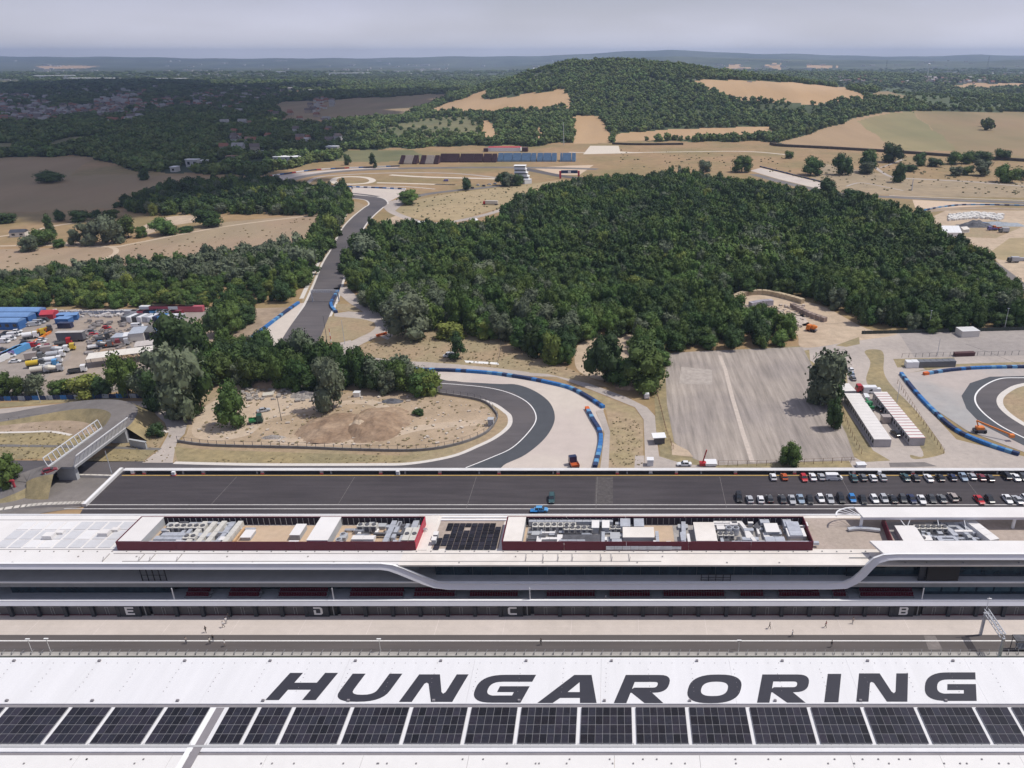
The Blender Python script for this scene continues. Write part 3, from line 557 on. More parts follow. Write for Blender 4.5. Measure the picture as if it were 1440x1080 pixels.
TL = [  # single trees: px, base row, top row, width, kind, label
 (1220,242,211,24,'green0','tall spreading tree left of a clump on the far right slope'),(1256,228,201,28,'dark0','largest dark tree of the far right slope'),
 (1262,256,229,18,'dark0','dark tree casting a round shadow on the far right slope'),(1280,241,230,17,'dark0','low dark bush beside the tree with the round shadow'),
 (1291,233,214,18,'green1','airy tree above the concrete slabs on the far right slope'),(1316,234,221,21,'dark0','rounded dark bush between two tree groups on the right slope'),
 (1343,231,212,20,'green1','left tree of the dense row along the far right hedge'),(1358,230,212,20,'green2','second tree of the dense row along the far right hedge'),
 (1378,228,211,27,'green0','third tree of the dense row along the far right hedge'),(1410,225,209,21,'green1','tree at the right end of the far hedge row'),
 (1380,247,224,23,'silver0','grey tree over dark shade near the far right path'),(1406,256,231,21,'green1','thin tree left of the edge group on the right slope'),
 (1423,257,236,21,'green2','leaning tree of the edge group on the right slope'),(1438,253,238,15,'green0','tree cut by the right edge of the picture'),
 (1341,247,233,19,'silver1','sparse small tree above the far right path'),(1360,246,232,16,'green2','small green tree next to the sparse one'),
 (1183,246,217,24,'green1','tree left of the tall spreading one on the right slope'),(1140,246,220,30,'green2','wide tree above the pale far run-off strip'),
 (1217,244,226,22,'silver1','pale low tree under the tall spreading one'),(1110,223,212,12,'green1','small round bush on the far tan meadow'),
 (1043,242,218,25,'green0','twin topped tree at the upper edge of the central wood'),(993,242,225,19,'silver1','grey bush at the upper edge of the central wood'),
 (1165,276,250,24,'dark0','dark tree at the lower end of the pale far run-off'),(1200,284,264,30,'green0','round tree bulging from the wood beside the far track'),
 (1388,183,166,16,'far0','lone dark tree in the big sloping field'),(1383,178,169,9,'far1','small bush beside the lone tree in the sloping field'),
 (575,287,265,27,'green0','round bush beside the far hairpin'),(658,267,250,13,'dark0','single dark tree by the service road to the tower'),
 (706,261,242,17,'dark0','left dark tree in front of the white tower building'),(716,262,243,16,'silver0','middle grey tree in front of the white tower building'),(728,261,244,15,'dark0','right dark tree beside the white tower building'),
 (490,232,217,10,'dark0','dark tree left of the empty far stand terraces'),(525,236,214,12,'cone0','dark pointed tree near the far left stand terraces'),
 (73,334,299,15,'cone0','tall dark columnar tree on the left meadow'),(87,311,295,14,'dark0','dark tree behind the columnar one on the left meadow'),
 (117,311,293,28,'dark0','broad dark tree at the back of the left meadow'),(137,307,295,13,'dark0','small dark tree right of the broad dark one'),(157,306,293,19,'green1','tree at the back right of the left meadow'),
 (130,344,310,31,'silver0','big grey green tree by the left farm track'),(160,343,303,34,'silver1','tallest grey tree by the left farm track'),(181,334,303,25,'green2','green tree right of the tall grey one'),
 (200,334,318,14,'green0','small tree at the right end of the left meadow row'),(230,331,306,30,'green1','bushy green tree alone above the brown field'),(41,353,330,25,'silver1','light tree at the left end of the farm track'),
 (66,344,320,28,'green1','spreading tree behind the red roofed house'),(84,348,335,14,'green0','small dark bush under the columnar tree'),(107,344,322,16,'silver0','young grey tree left of the big grey ones'),
 (262,326,317,20,'green0','flat green bush above the brown field'),(293,319,293,34,'green2','large tree where the hedge meets the upper wood'),(8,313,297,27,'dark0','dark clump at the left edge above the farm track'),
 (75,256,238,35,'dark0','dark clump alone in the shaded brown field'),(202,253,238,14,'dark0','single dark tree near the far white houses'),
 (8,557,524,28,'green0','tree at the left edge in front of the compound fence'),(32,557,528,22,'green2','second tree from the left before the compound'),(52,557,525,28,'silver1','light airy tree in front of the compound fence'),
 (88,556,532,25,'green0','dense dark green tree in front of the compound fence'),(122,557,527,40,'bright0','broad yellow green tree in front of the compound fence'),(150,556,529,28,'dark0','tree between the yellow green one and the tall one'),
 (182,560,500,36,'green1','tall tree overlapping the long white canopy'),(203,562,522,28,'silver1','pale tree right of the long white canopy'),
 (262,530,440,56,'dark0','tall dark tree rising behind the compound sheds'),(282,520,456,34,'green2','narrow tree right of the tall dark one'),(236,560,488,46,'silver0','greyish big tree at the compound corner'),(262,588,486,60,'silver1','huge silver green tree beside the service road bend'),
 (285,578,505,46,'green1','big tree right of the huge silver green one'),(225,575,520,34,'dark0','dark tree in front at the service road bend'),
 (327,600,541,35,'green2','lone dark tree at the left end of the building site'),(306,474,432,30,'dark0','dark tree on the brown slope, left of two'),(325,470,424,34,'green0','dark tree on the brown slope, right of two'),
 (468,578,504,40,'silver0','lone tall tree with bare trunk on the building site'),(588,584,575,14,'dark0','small round bush on the building site'),(221,615,596,19,'dark0','round dark bush beside the bridge'),
 (14,686,640,33,'green0','green tree at the left edge beside a red frame'),(576,476,413,52,'silver0','very large grey green tree at the bend of the service road'),
 (634,475,452,36,'bright0','yellow green bush behind the white van'),(644,505,463,25,'cone0','dark pointed tree beside the white van'),(686,474,447,34,'bright0','yellow green shrub at the wood edge'),
 (668,470,450,22,'bright0','small yellow green shrub between two others'),(850,537,472,47,'dark0','dark tree in front of the round sand clearing'),(905,546,482,56,'green0','bright green tree beside the left corner of the car park'),(880,540,500,34,'green1','tree between the dark one and the bright green one'),
 (1158,568,490,56,'silver1','large silver tree at the corner of the empty car park'),(1168,566,515,32,'dark0','dark lower tree behind the large silver tree'),(1110,655,623,27,'green0','small round tree behind the paddock wall'),
 (1172,604,562,22,'dark0','small dark tree below the large silver tree'),(681,400,366,32,'silver0','pale grey tree standing out inside the central wood'),(1415,448,412,32,'silver1','pale tree at the lower right edge of the wood'),
 (905,300,284,30,'silver1','pale crowned tree in the upper part of the central wood'),(520,372,330,40,'silver1','grey tree at the left end of the central wood'),(430,386,345,34,'silver1','silver tree near the climbing straight'),
]
for a in TL: tree_px(*a)
# --- woods: scattered crowns
def scatter(poly, spacing, seed, skip=()):
    w = [G(x, y) for x, y in poly]; xs = [p.x for p in w]; ys = [p.y for p in w]; r = np.random.default_rng(seed)
    gx, gy = np.meshgrid(np.arange(min(xs), max(xs), spacing), np.arange(min(ys), max(ys), spacing)); n = gx.size
    X = gx.ravel()+r.uniform(-.5,.5,n)*spacing; Y = gy.ravel()+r.uniform(-.5,.5,n)*spacing
    m = inpoly(X, Y, [(p.x,p.y) for p in w])
    for s in skip: q = [G(x,y) for x,y in s]; m &= ~inpoly(X, Y, [(p.x,p.y) for p in q])
    return X[m], Y[m]
WC = [(483,378),(498,358),(530,332),(570,330),(640,330),(700,322),(720,300),(770,275),(815,262),(880,258),(960,256),(1050,262),(1150,278),(1200,288),(1255,300),(1300,316),(1322,345),(1375,360),(1400,385),(1425,420),(1470,462),(1300,467),(1215,461),(1150,430),(1050,413),(1012,422),(1022,442),(1080,455),(1115,472),(1128,488),(1000,492),(940,496),(915,545),(895,545),(890,478),(840,474),(812,490),(800,522),(740,500),(690,478),(640,462),(600,468),(560,462),(510,428),(490,400)]
SK = [[(1022,424),(1060,412),(1112,418),(1160,430),(1218,462),(1130,489),(1120,470),(1085,452),(1030,440)]]
WOODS = [(WC, 6.2, 11, 'c'), ([(165,292),(215,272),(300,266),(380,262),(430,270),(490,274),(494,290),(470,305),(380,302),(250,302),(200,305)], 6.5, 2, 'g'),
 ([(462,300),(494,292),(488,305),(474,330),(455,362),(425,410),(400,425),(395,395),(440,350)], 6, 3, 'g'),
 ([(-60,405),(60,392),(160,384),(260,376),(350,368),(430,356),(440,372),(425,398),(330,402),(200,405),(-60,415)], 6, 4, 's'),
 ([(-60,408),(200,404),(330,402),(425,398),(415,420),(330,436),(270,434),(120,434),(-60,440)], 6, 5, 'b'),
 ([(292,520),(310,498),(345,496),(440,512),(500,530),(600,545),(608,556),(560,562),(500,556),(420,548),(345,544),(300,540)], 5.5, 6, 'g'),
 ([(290,500),(262,500),(240,540),(280,560),(300,540)], 6, 8, 'd'),
 ([(300,452),(345,440),(352,455),(335,472),(300,470)], 7, 9, 'd'),
]
pts = []
for poly, sp_, seed, typ in WOODS:
    X, Y = scatter(poly, sp_, seed, SK if typ == 'c' else ()); r = np.random.default_rng(seed+50)
    ms = nz(X, Y, 28, seed); 
    for x, y, q in zip(X, Y, ms):
        u = r.random(); h = r.uniform(6, 12)*(1+.35*q)*(1.25 if r.random() < .06 else 1); rad = r.uniform(3.6, 5.8)*(1+.25*q)
        if typ == 'c': k = 'silver' if q > .5 and u < .35 else ('dark' if u < .28 else ('silver' if u > .94 else ('bright' if u > .932 else 'green')))
        elif typ == 's': k = 'silver' if u < .68 else ('dark' if u < .8 else 'green'); h *= .95
        elif typ == 'b': k = 'bright' if u < .12 else 'green'; h *= .72; rad *= .9
        elif typ == 'd': k = 'dark' if u < .6 else 'green'
        else: k = 'dark' if u < .3 else ('silver' if u > .9 else ('bright' if u > .87 else 'green'))
        pts.append((x, y, 0., rad, h, k, typ, r.uniform(0, 6.28)))
pts.sort(key=lambda t: t[1]*1.0 + 6*abs(t[0])*.0)
GL = {'c':('green crown in the front ranks of the central wood','trees along the front of the central wood'),'g':('leafy tree in the green belt left of the straight','trees in the green belt left of the straight'),
      's':('silvery tree in the pale belt by the brown field','trees of the pale silvery belt'),'b':('low bright tree in the belt behind the compound','low trees in the belt behind the compound'),'d':('dark tree in the clump beside the compound','dark trees beside the compound')}
def variant(k, r): return {'green': ['green0','green1','green2'][r % 3], 'dark': 'dark0', 'silver': ['silver0','silver1'][r % 2], 'bright': 'bright0'}[k]
NT = 300 - len(TL) + 40
BELT = mat('x', (0,0,0)) if False else None
for i, (x,y,z,rad,h,k,typ,rz) in enumerate(pts[:NT]):
    px, py = proj(x, y, 0)
    if typ == 'g' and y < 330 and px > 280: lab, grp = 'leafy tree in the belt between building site and straight', 'trees in the belt above the building site'
    else: lab, grp = GL[typ]
    side = ('left flank of' if px < 620 else 'middle of' if px < 900 else 'tongue at the right of' if py > 455 else 'right flank of') if typ == 'c' else ''
    kw = {'green':'green','dark':'dark green','silver':'grey green','bright':'yellow green'}[k]
    if typ == 'c': lab = '%s tree on the %s the central wood' % (kw, side); grp = 'trees on the %s the central wood' % side
    elif typ == 'g': lab = '%s %s' % (kw, lab)
    elif typ == 'd': lab = '%s tree in the clump beside the compound' % kw
    grp = '%s, %s' % (grp, kw)
    tree((x,y,z), rad, h, variant(k, i), lab, grp, rz=rz)
LOWK = {'green':'low0','dark':'low2','silver':'low1','bright':'bright0'}
def cloud_of(name, rows, label, order):
    """points that carry one crown each (geometry nodes); used only for masses nobody could count"""
    me = bpy.data.meshes.new(name); me.from_pydata([r[0] for r in rows], [], [])
    a = me.attributes.new('kind', 'INT', 'POINT'); a.data.foreach_set('value', [order.index(r[1]) for r in rows])
    a = me.attributes.new('size', 'FLOAT_VECTOR', 'POINT'); a.data.foreach_set('vector', [c for r in rows for c in r[2]])
    a = me.attributes.new('turn', 'FLOAT_VECTOR', 'POINT'); a.data.foreach_set('vector', [c for r in rows for c in (0,0,r[3])])
    me.materials.append(LEAF['green']); o = link(name, me); tag(o, label, kind='stuff')
    ng = bpy.data.node_groups.new(name+'_nodes', 'GeometryNodeTree'); ng.interface.new_socket('Geometry', in_out='INPUT', socket_type='NodeSocketGeometry'); ng.interface.new_socket('Geometry', in_out='OUTPUT', socket_type='NodeSocketGeometry')
    N = ng.nodes.new; K = ng.links.new; gi = N('NodeGroupInput'); go = N('NodeGroupOutput'); j = N('GeometryNodeJoinGeometry')
    def attr(nm, t): q = N('GeometryNodeInputNamedAttribute'); q.data_type = t; q.inputs['Name'].default_value = nm; return q.outputs['Attribute']
    kk = attr('kind', 'INT'); sz = attr('size', 'FLOAT_VECTOR'); tu = attr('turn', 'FLOAT_VECTOR')
    for i, kn in enumerate(order):
        oi = N('GeometryNodeObjectInfo'); oi.inputs['Object'].default_value = KIND[kn]['src']; oi.inputs['As Instance'].default_value = True
        ip = N('GeometryNodeInstanceOnPoints'); cm = N('FunctionNodeCompare'); cm.data_type = 'INT'; cm.operation = 'EQUAL'; cm.inputs[3].default_value = i
        K(kk, cm.inputs[2]); K(gi.outputs[0], ip.inputs['Points']); K(cm.outputs[0], ip.inputs['Selection']); K(oi.outputs['Geometry'], ip.inputs['Instance']); K(tu, ip.inputs['Rotation']); K(sz, ip.inputs['Scale']); K(ip.outputs[0], j.inputs[0])
    K(j.outputs[0], go.inputs[0]); md = o.modifiers.new('crowns', 'NODES'); md.node_group = ng; return o
for kn in ('low0','low1','low2','far0','far1'):
    if KIND[kn]['src'] is None:
        x,y,z,rad,h,k,typ,rz = pts[NT+len(kn)]; pts.pop(NT+len(kn)); t = tree((x,y,z), rad, h, kn, *{'c':('rounded tree deep inside the central wood','trees deep inside the central wood')}.get(typ, GL[typ]))
rows = []
for i, (x,y,z,rad,h,k,typ,rz) in enumerate(pts[NT:]):
    kn = variant(k, i) if y < 420 else LOWK[k]; rows.append(((x,y,z), kn, (rad, rad, h/KIND[kn]['asp']), rz))
cloud_of('woodland', rows, 'dense mixed woods around the circuit beyond their front ranks', ['green0','green1','green2','dark0','silver0','silver1','bright0','low0','low1','low2'])
# --- far woods
r = np.random.default_rng(5); rows = []; Y = 640.
FP = []
while Y < 6500:
    s = 8.5*max(1, (Y/1500)); n = int(1.62*Y/s); u = (np.arange(n)+r.uniform(-.5,.5,n))/n*1.62-.92
    yy = Y + r.uniform(-.5,.5,n)*s; FP.append(np.stack([u*yy, yy, np.full(n, s)], 1)); Y += s
FP = np.concatenate(FP); Z = height(FP[:,0], FP[:,1]); d = FP[:,1]*cp-(Z-HC)*sp; PX = CX+FL*FP[:,0]/d; PY = CY+FL*(-(FP[:,1]*sp+(Z-HC)*cp)/d)
cl = land_class(FP[:,0], FP[:,1], PX, PY); dens = nz(FP[:,0], FP[:,1], 90, 2); n2 = nz(FP[:,0], FP[:,1], 45, 9)
keep = ((cl == 3) & (r.random(len(FP)) < np.clip(.62+.5*n2+.3*dens, .12, 1))) | ((cl == 1) & (r.random(len(FP)) < np.where((PX > 640) & (PX < 1100) & (PY < 160), 1.0, np.where(FP[:,1] < 2500, .92, .8)))) | ((cl == 2) & (n2 > -.1) & (r.random(len(FP)) < .5)) | (np.isin(cl, [12, 21]) & (r.random(len(FP)) < .10 + .35*(n2 > .25)))
r = random.Random(12); HH = []
def hs(n, x0, x1, y0, y1, lab, grp, cl=.5):
    for _ in range(n):
        x = r.uniform(x0, x1); y = y0+(y1-y0)*r.random(); 
        if cl and sin(x/23.)+sin(y/5.+x/60.) < -cl: continue
        HH.append((x, y, lab, grp))
hs(65, 0, 130, 138, 174, 'small house among trees in the shaded town at the left', 'houses of the shaded left town'); hs(60, 60, 300, 128, 150, 'house in the upper part of the shaded town', 'houses of the upper left town')
hs(55, 200, 470, 124, 150, 'house on the long wooded ridge left of the hill', 'houses on the left ridge'); hs(70, 1160, 1440, 104, 119, 'house in the distant village right of the hill', 'houses of the right village'); hs(8, 1100, 1160, 104, 108, 'tiny house between hill and right village', 'tiny houses beyond the hill'); hs(30, 250, 460, 150, 178, 'house in the wooded valley behind the white halls', 'houses of the wooded valley')
hs(22, 300, 480, 182, 213, 'pale house in the wooded valley left of the far bend', 'houses left of the far bend', .9); hs(330, -20, 200, 134, 172, 'roof in the crowded part of the shaded town', 'crowded houses of the shaded town', .9); hs(200, 100, 470, 122, 158, '', '', .6); hs(110, 1165, 1440, 103, 118, '', '', .6)
HP = [Gt(x, y) for x, y, _, _ in HH]
VB = [(262,290,235),(318,332,226),(240,248,242),(358,420,226),(388,418,212),(459,475,213),(421,441,200)]
CLR = [(p.x, p.y, 15+.004*p.y, 26+.008*p.y) for p in HP]
for x0_, x1_, y_ in VB: a_, b_ = Gt(x0_, y_), Gt(x1_, y_); CLR.append(((a_.x+b_.x)/2, a_.y, abs(b_.x-a_.x)/2+8, 60))
near = np.zeros(len(FP), bool)
for hx, hy, rx1, ry1 in CLR: near |= (np.abs(FP[:,0]-hx) < rx1) & (FP[:,1] > hy-ry1) & (FP[:,1] < hy+9)
keep &= ~near
r = np.random.default_rng(6)
town = (PX < 470) & (PY < 175) & (PY > 118); keep &= ~(town & (r.random(len(FP)) < .45))
for (x, y, s), z, c in zip(FP[keep], Z[keep], cl[keep]):
    q = r.uniform(.55, .95)*s*(.95 if c in (1,3) else .6); rows.append(((x, y, z), 'far0' if r.random() < .5 else 'far1', (q, q, q*r.uniform(.6,.85)*(8.5*1.5/s)**.5), r.uniform(0,6.28)))
cloud_of('far_woodland', rows, 'far off woods over hills and plain', ['far0','far1'])
print('trees', len(pts), 'far', len(rows))
# ------------------------------------------------------------------ pit building
ORD = ['first','second','third','fourth','fifth','sixth','seventh','eighth','ninth','tenth','eleventh','twelfth','thirteenth','fourteenth','fifteenth','sixteenth','seventeenth','eighteenth','nineteenth','twentieth']
ROOFW = mat('roof_white', (.72,.70,.68), var=.035, scale=.25, rough=.55, rgb2=(.68,.655,.63), scale2=.05)
ROOFC = mat('roof_cream', (.72,.675,.62), var=.05, scale=.5, rough=.6, rgb2=(.66,.61,.55), scale2=.08)
RTAN = mat('roof_tan', (.52,.39,.27), var=.08, scale=.6, rgb2=(.46,.35,.25), scale2=.1)
RGRAV = mat('roof_gravel', (.40,.33,.28), var=.12, scale=1.2, rgb2=(.36,.30,.25), scale2=.1)
FASC = mat('fascia_light', (.80,.80,.84), var=.03, scale=.3, rough=.35, spec=.5)
CAPW = mat('rail_white', (.80,.80,.80), var=.03, scale=.5, rough=.4)
GREYC = mat('grey_concrete', (.26,.265,.27), var=.08, scale=.5)
GREYL = mat('grey_light', (.40,.41,.42), var=.08, scale=.4)
DKG = mat('dark_cladding', (.040,.044,.054), var=.1, scale=1, rough=.5)
DOORG = mat('garage_door_grey', (.105,.10,.105), var=.08, scale=.8, rough=.5)
DRED = mat('dark_red_panel', (.115,.012,.026), var=.06, scale=.5, rough=.45)
SEATR = mat('seat_red', (.15,.018,.03), var=.15, scale=1)
GLASS = mat('dark_glass', (.02,.04,.052), var=.5, scale=.6, rough=.08, spec=.8)
GLASSB = mat('blue_glass', (.07,.13,.15), var=.4, scale=.5, rough=.1, spec=.8)
BLACK = mat('black_screen', (.022,.022,.025), var=.05, rough=.5)
METAL = mat('galvanised', (.50,.52,.56), var=.15, scale=.8, rough=.4, metal=.3)
METALD = mat('dark_metal', (.10,.10,.11), var=.3, scale=1, rough=.5)
FRAME = mat('light_frame', (.42,.42,.42), var=.05)
PW = mat('plate_white', (.75,.75,.75), var=.03)
YG = yp(867, 0); ZR = 13.6; YF = 141.0; X0, X1 = G(-150,867).x, G(1620,867).x
pit = empty('pit_building', (0, YG, 0), 0, 'long white pit building with garages below and plant on its roof', 'building')
def pb(mb, name, m, label=None, **k):
    o = mb.build(name, m, None, **k); o.parent = pit; o.matrix_parent_inverse = Matrix.Translation((0, -YG, 0)); 
    if label: o['label'] = label
    return o
gx = lambda px, z=1.7: onY(px, 858, YG).x
# body, floors, garage front
pb(MB().box(X0, YG+.9, 0, X1, 161.0, 3.4), 'ground_storey_wall', DKG)
pb(MB().box(X0, 146.6, 3.5, X1, 160.9, 13.2), 'upper_storey_wall', GREYC)
pb(MB().box(X0, YG-.2, 3.4, X1, 146.4, 3.65), 'balcony_slab', GREYL)
ZB0, ZB1 = onY(CX, 851, YG-.6).z, onY(CX, 845.6, YG-.6).z
pb(MB().add([(X0,YG-.9,ZB0),(X1,YG-.9,ZB0),(X1,YG-.21,ZB0),(X0,YG-.21,ZB0),(X0,YG-.5,ZB1),(X1,YG-.5,ZB1),(X1,YG-.21,ZB1),(X0,YG-.21,ZB1)], [(3,2,1,0),(4,5,6,7),(0,1,5,4),(1,2,6,5),(2,3,7,6),(3,0,4,7)]), 'balcony_fascia', FASC)
pb(MB().box(X0, YG-.54, ZB1+.002, X1, YG+.05, ZB1+.1), 'white_rail', CAPW)
# garage bays
bays = []
def fill(a, b, n): 
    for i in range(n): bays.append((a+(b-a)*i/n, a+(b-a)*(i+1)/n))
fill(168-38.5*7, 168, 7); fill(210, 433, 6); fill(475, 706, 6); fill(748, 1256, 13); fill(1296, 1296+38.8*7, 7)
door = MB().box(0,0,0,1,.08,3.1); doorm = door.mesh('garage_door_shape', DOORG)
base = MB().box(0,0,0,1,.06,.22).mesh('door_foot_shape', SEATR); 
wk = MB(); 
for a in ((0,0,.05,2.1),(.62,0,.67,2.1),(0,2.05,.67,2.1)): wk.box(a[0],0,a[1],a[2],.05,a[3])
wkm = wk.mesh('wicket_shape', FRAME)
hl = MB().box(0,0,0,1,.03,.05).mesh('door_joint_shape', FRAME)
pil = MB().box(-.42,-.15,0,.42,.9,3.38).mesh('pillar_shape', DKG)
npl = MB().box(0,0,0,.28,.06,.3).box(.36,0,0,.64,.06,.3).mesh('number_plate_shape', PW)
for i, (a, b) in enumerate(bays):
    xa, xb = gx(a), gx(b)
    o = link('garage_door', doorm, pit, (xa+.42, .45, 0)); o.scale.x = xb-xa-.84
    q = link('foot_strip', base, o, (0, -.1, 0)); j = link('wicket_frame', wkm, o, (.42,-.06,.25)); j.scale.x = 1/o.scale.x
    q = link('door_joint', hl, o, (.14,-.05,2.35)); q.scale.x = .72
    link('pillar', pil, pit, (xb if b not in (168,433,706,1256) else xb-.4, 0, 0))
    link('number_plate', npl, pit, (xb-1.0, -.02, 3.0)) if True else None
GLY = {}
def blockletter(ch):
    s = .24                           # stroke, box 1 wide x 1 high
    E = [(0,0,s,1),(0,0,1,s*.9),(0,.4,.85,.62),(0,1-s*.9,1,1)]
    if ch == 'E': return [('b',(0,0,1,.2)),('b',(0,.4,.9,.6)),('b',(0,.8,1,1)),('b',(0,.2,.24,.4)),('b',(0,.6,.24,.8))]
    if ch == 'C': return [('p',[(.2,0),(1,0),(1,.2),(.3,.2),(.25,.27),(.25,.73),(.3,.8),(1,.8),(1,1),(.2,1),(0,.85),(0,.15)])]
    if ch == 'D': return [('p',[(0,0),(.78,0),(1,.18),(1,.82),(.78,1),(0,1),(0,.8),(.68,.8),(.75,.74),(.75,.26),(.68,.2),(.25,.2),(.25,.6),(0,.6)])]
    if ch == 'B': return [('b',(0,0,.24,.4)),('b',(0,.6,.24,1)),('p',[(.24,0),(.85,0),(1,.13),(1,.4),(.92,.5),(1,.6),(1,.87),(.85,1),(.24,1),(.24,.82),(.74,.82),(.76,.78),(.76,.64),(.74,.6),(.0,.6),(.0,.4),(.74,.4),(.76,.36),(.76,.22),(.74,.18),(.24,.18)])]
for ch, a in (('E',168),('D',433),('C',706),('B',1256)):
    xa, xb = gx(a), gx(a+29)
    pb(MB().box(xa+.1, YG-.1, 0, xb, YG+.85, 3.38), 'letter_panel', DKG)
    mb = MB(); xc = (xa+xb)/2; w, h, z0 = 2.0, 2.15, .62
    for t, d in blockletter(ch):
        if t == 'b': mb.box(xc-w/2+d[0]*w, YG-.16, z0+d[1]*h, xc-w/2+d[2]*w, YG-.1, z0+d[3]*h)
        else:
            p2 = [(xc-w/2+x*w, z0+y*h) for x, y in d]; sub = MB().prism(p2, 0, .06); mb.add([(v[0], YG-.16+v[2], v[1]) for v in sub.v], [tuple(reversed(f)) for f in sub.f])
    pb(mb, 'letter', PW, 'white block letter %s above the garages' % ch)
    xo = gx(a+40 if ch != 'E' else a+41)
    pb(MB().box(xb, YG+.3, 0, xo, YG+.4, 3.1), 'passage_dark', BLACK); pb(MB().box(xb+.9, YG+.1, 0, xb+1.1, YG+.28, 3.1), 'passage_post', GREYC)  # black sheet stands in for the dark inside the open passage
# level 2: seats and glass
def rowseats(pa, pc, n=2):
    xa, xb = onY(pa, 836, 143).x, onY(pc, 836, 143).x
    for k in range(n):
        mb = MB(); mb.box(xa, 142.0+k*1.05, 3.65+k*.45, xb, 143.0+k*1.05, 4.0+k*.45); 
        pb(mb, 'seat_step', GREYC)
        mb = MB(); x = xa+.2
        while x < xb-.5: mb.box(x, 142.35+k*1.05, 4.0+k*.45, x+.5, 142.75+k*1.05, 4.2+k*.45); mb.box(x, 142.76+k*1.05, 4.05+k*.45, x+.5, 142.86+k*1.05, 4.75+k*.45); x += .58
        pb(mb, 'seat_row', SEATR)['kind'] = 'stuff'
for a, b in ((262,298),(322,368),(392,462),(492,568),(582,642),(660,730),(768,838),(856,916),(932,1020),(1040,1074),(1094,1152),(1170,1192),(1208,1284)): rowseats(a, b)
pb(MB().box(onY(16,830,144).x, 144, 3.7, onY(243,830,144).x, 144.15, 7.2), 'glass_front', GLASS)
pb(MB().box(onY(244,830,145).x, 145.4, 3.7, onY(1298,830,145).x, 145.55, 7.2), 'glass_front', GLASS)
xa = onY(1300,833,143).x; k = 0
while xa < X1: pb(MB().box(xa+.15, 143.3, 4.6, xa+3.7, 143.4, 6.9), 'window', GLASSB); xa += 4.0
pb(MB().box(onY(1300,833,143).x, 143.45, 3.7, X1, 143.6, 7.2), 'glass_front', GLASS)
for p in (243, 468, 745, 1298):
    x = onY(p, 833, 140.2).x; pb(MB().box(x-.1, YG-.1, 4.5, x+.1, YG+.1, 8.0), 'column', CAPW)
# level 3
pb(MB().box(X0, 141.4, 7.3, X1, 146.5, 8.45), 'terrace_slab', GREYC); 
pb(MB().box(X0, 141.26, 8.45, X1, 141.62, 8.78), 'terrace_rail', CAPW)
pb(MB().box(X0, 141.45, 8.46, onY(560,812,144).x, 146.5, 8.52), 'terrace_floor', GREYL)
pb(MB().box(onY(560,812,144).x, 141.46, 8.46, X1, 146.5, 8.52), 'terrace_floor', GREYL)
pb(MB().box(X0, 146.2, 8.5, onY(590,812,146).x, 146.5, 13.2), 'terrace_back_wall', GREYL)
xa, xb = onY(612,806,144).x, onY(1190,806,144).x; n = 22
for i in range(n):
    a = xa+(xb-xa)*i/n; pb(MB().box(a+.04, 144.2, 8.53, xa+(xb-xa)*(i+1)/n-.04, 144.3, 13.1), 'window', GLASS)
pb(MB().box(xa, 144.32, 8.5, xb, 144.4, 13.2), 'parapet_wall', GREYC)
xa, xb = onY(1192,806,143).x, X1; n = 16
for i in range(n):
    a = xa+(xb-xa)*i/n; b = xa+(xb-xa)*(i+1)/n
    for z in ((9.1, 11.6, 13.9) if a > onY(1240,790,143).x else (9.1, 10.9)): pb(MB().box(a+.05, 143.6, z, b-.05, 143.7, z+(2.3 if z < 11 or z == 11.6 else 1.6) if z != 10.9 else 13.1), 'window', GLASS)
pb(MB().box(xa, 143.75, 8.5, onY(1240,790,143).x, 144.0, 13.1), 'upper_wall', DKG); pb(MB().box(onY(1240,790,143).x+.01, 143.75, 8.5, xb, 144.0, 15.6), 'upper_wall', DKG)
for z in (11.45, 13.75): pb(MB().box(xa, 143.4, z, xb, 143.55, z+.12), 'transom', GREYC)
for p in range(-20, 560, 38):
    x = onY(p+14, 801, 142).x; pb(MB().bar((x,141.6,13.3),(x,143.6,10.5), .12), 'bracket', GREYL)
def gatework(pa, pc, za, zb):
    mb = MB(); xa, xb = onY(pa, 815, 141.7).x, onY(pc, 815, 141.7).x
    for i in range(5): x = xa+(xb-xa)*i/4; mb.box(x-.08, 141.7, za, x+.08, 141.85, zb)
    for z in (za+.3, (za+zb)/2, zb-.1): mb.box(xa, 141.86, z, xb, 141.92, z+.1)
    pb(mb, 'steel_frame', BLACK)
gatework(200, 234, 8.5, 11.8); gatework(986, 1027, 8.5, 10.5)
xa, xb = onY(1304,806,141.6).x, onY(1349,806,141.6).x
pb(MB().box(xa, 141.5, 8.9, xb, 141.9, 12.9), 'video_screen', BLACK, 'large blank black video screen'); pb(MB().box(xa-1.6,142,8.5,xa-.1,142.3,13.5), 'screen_mount', DKG)
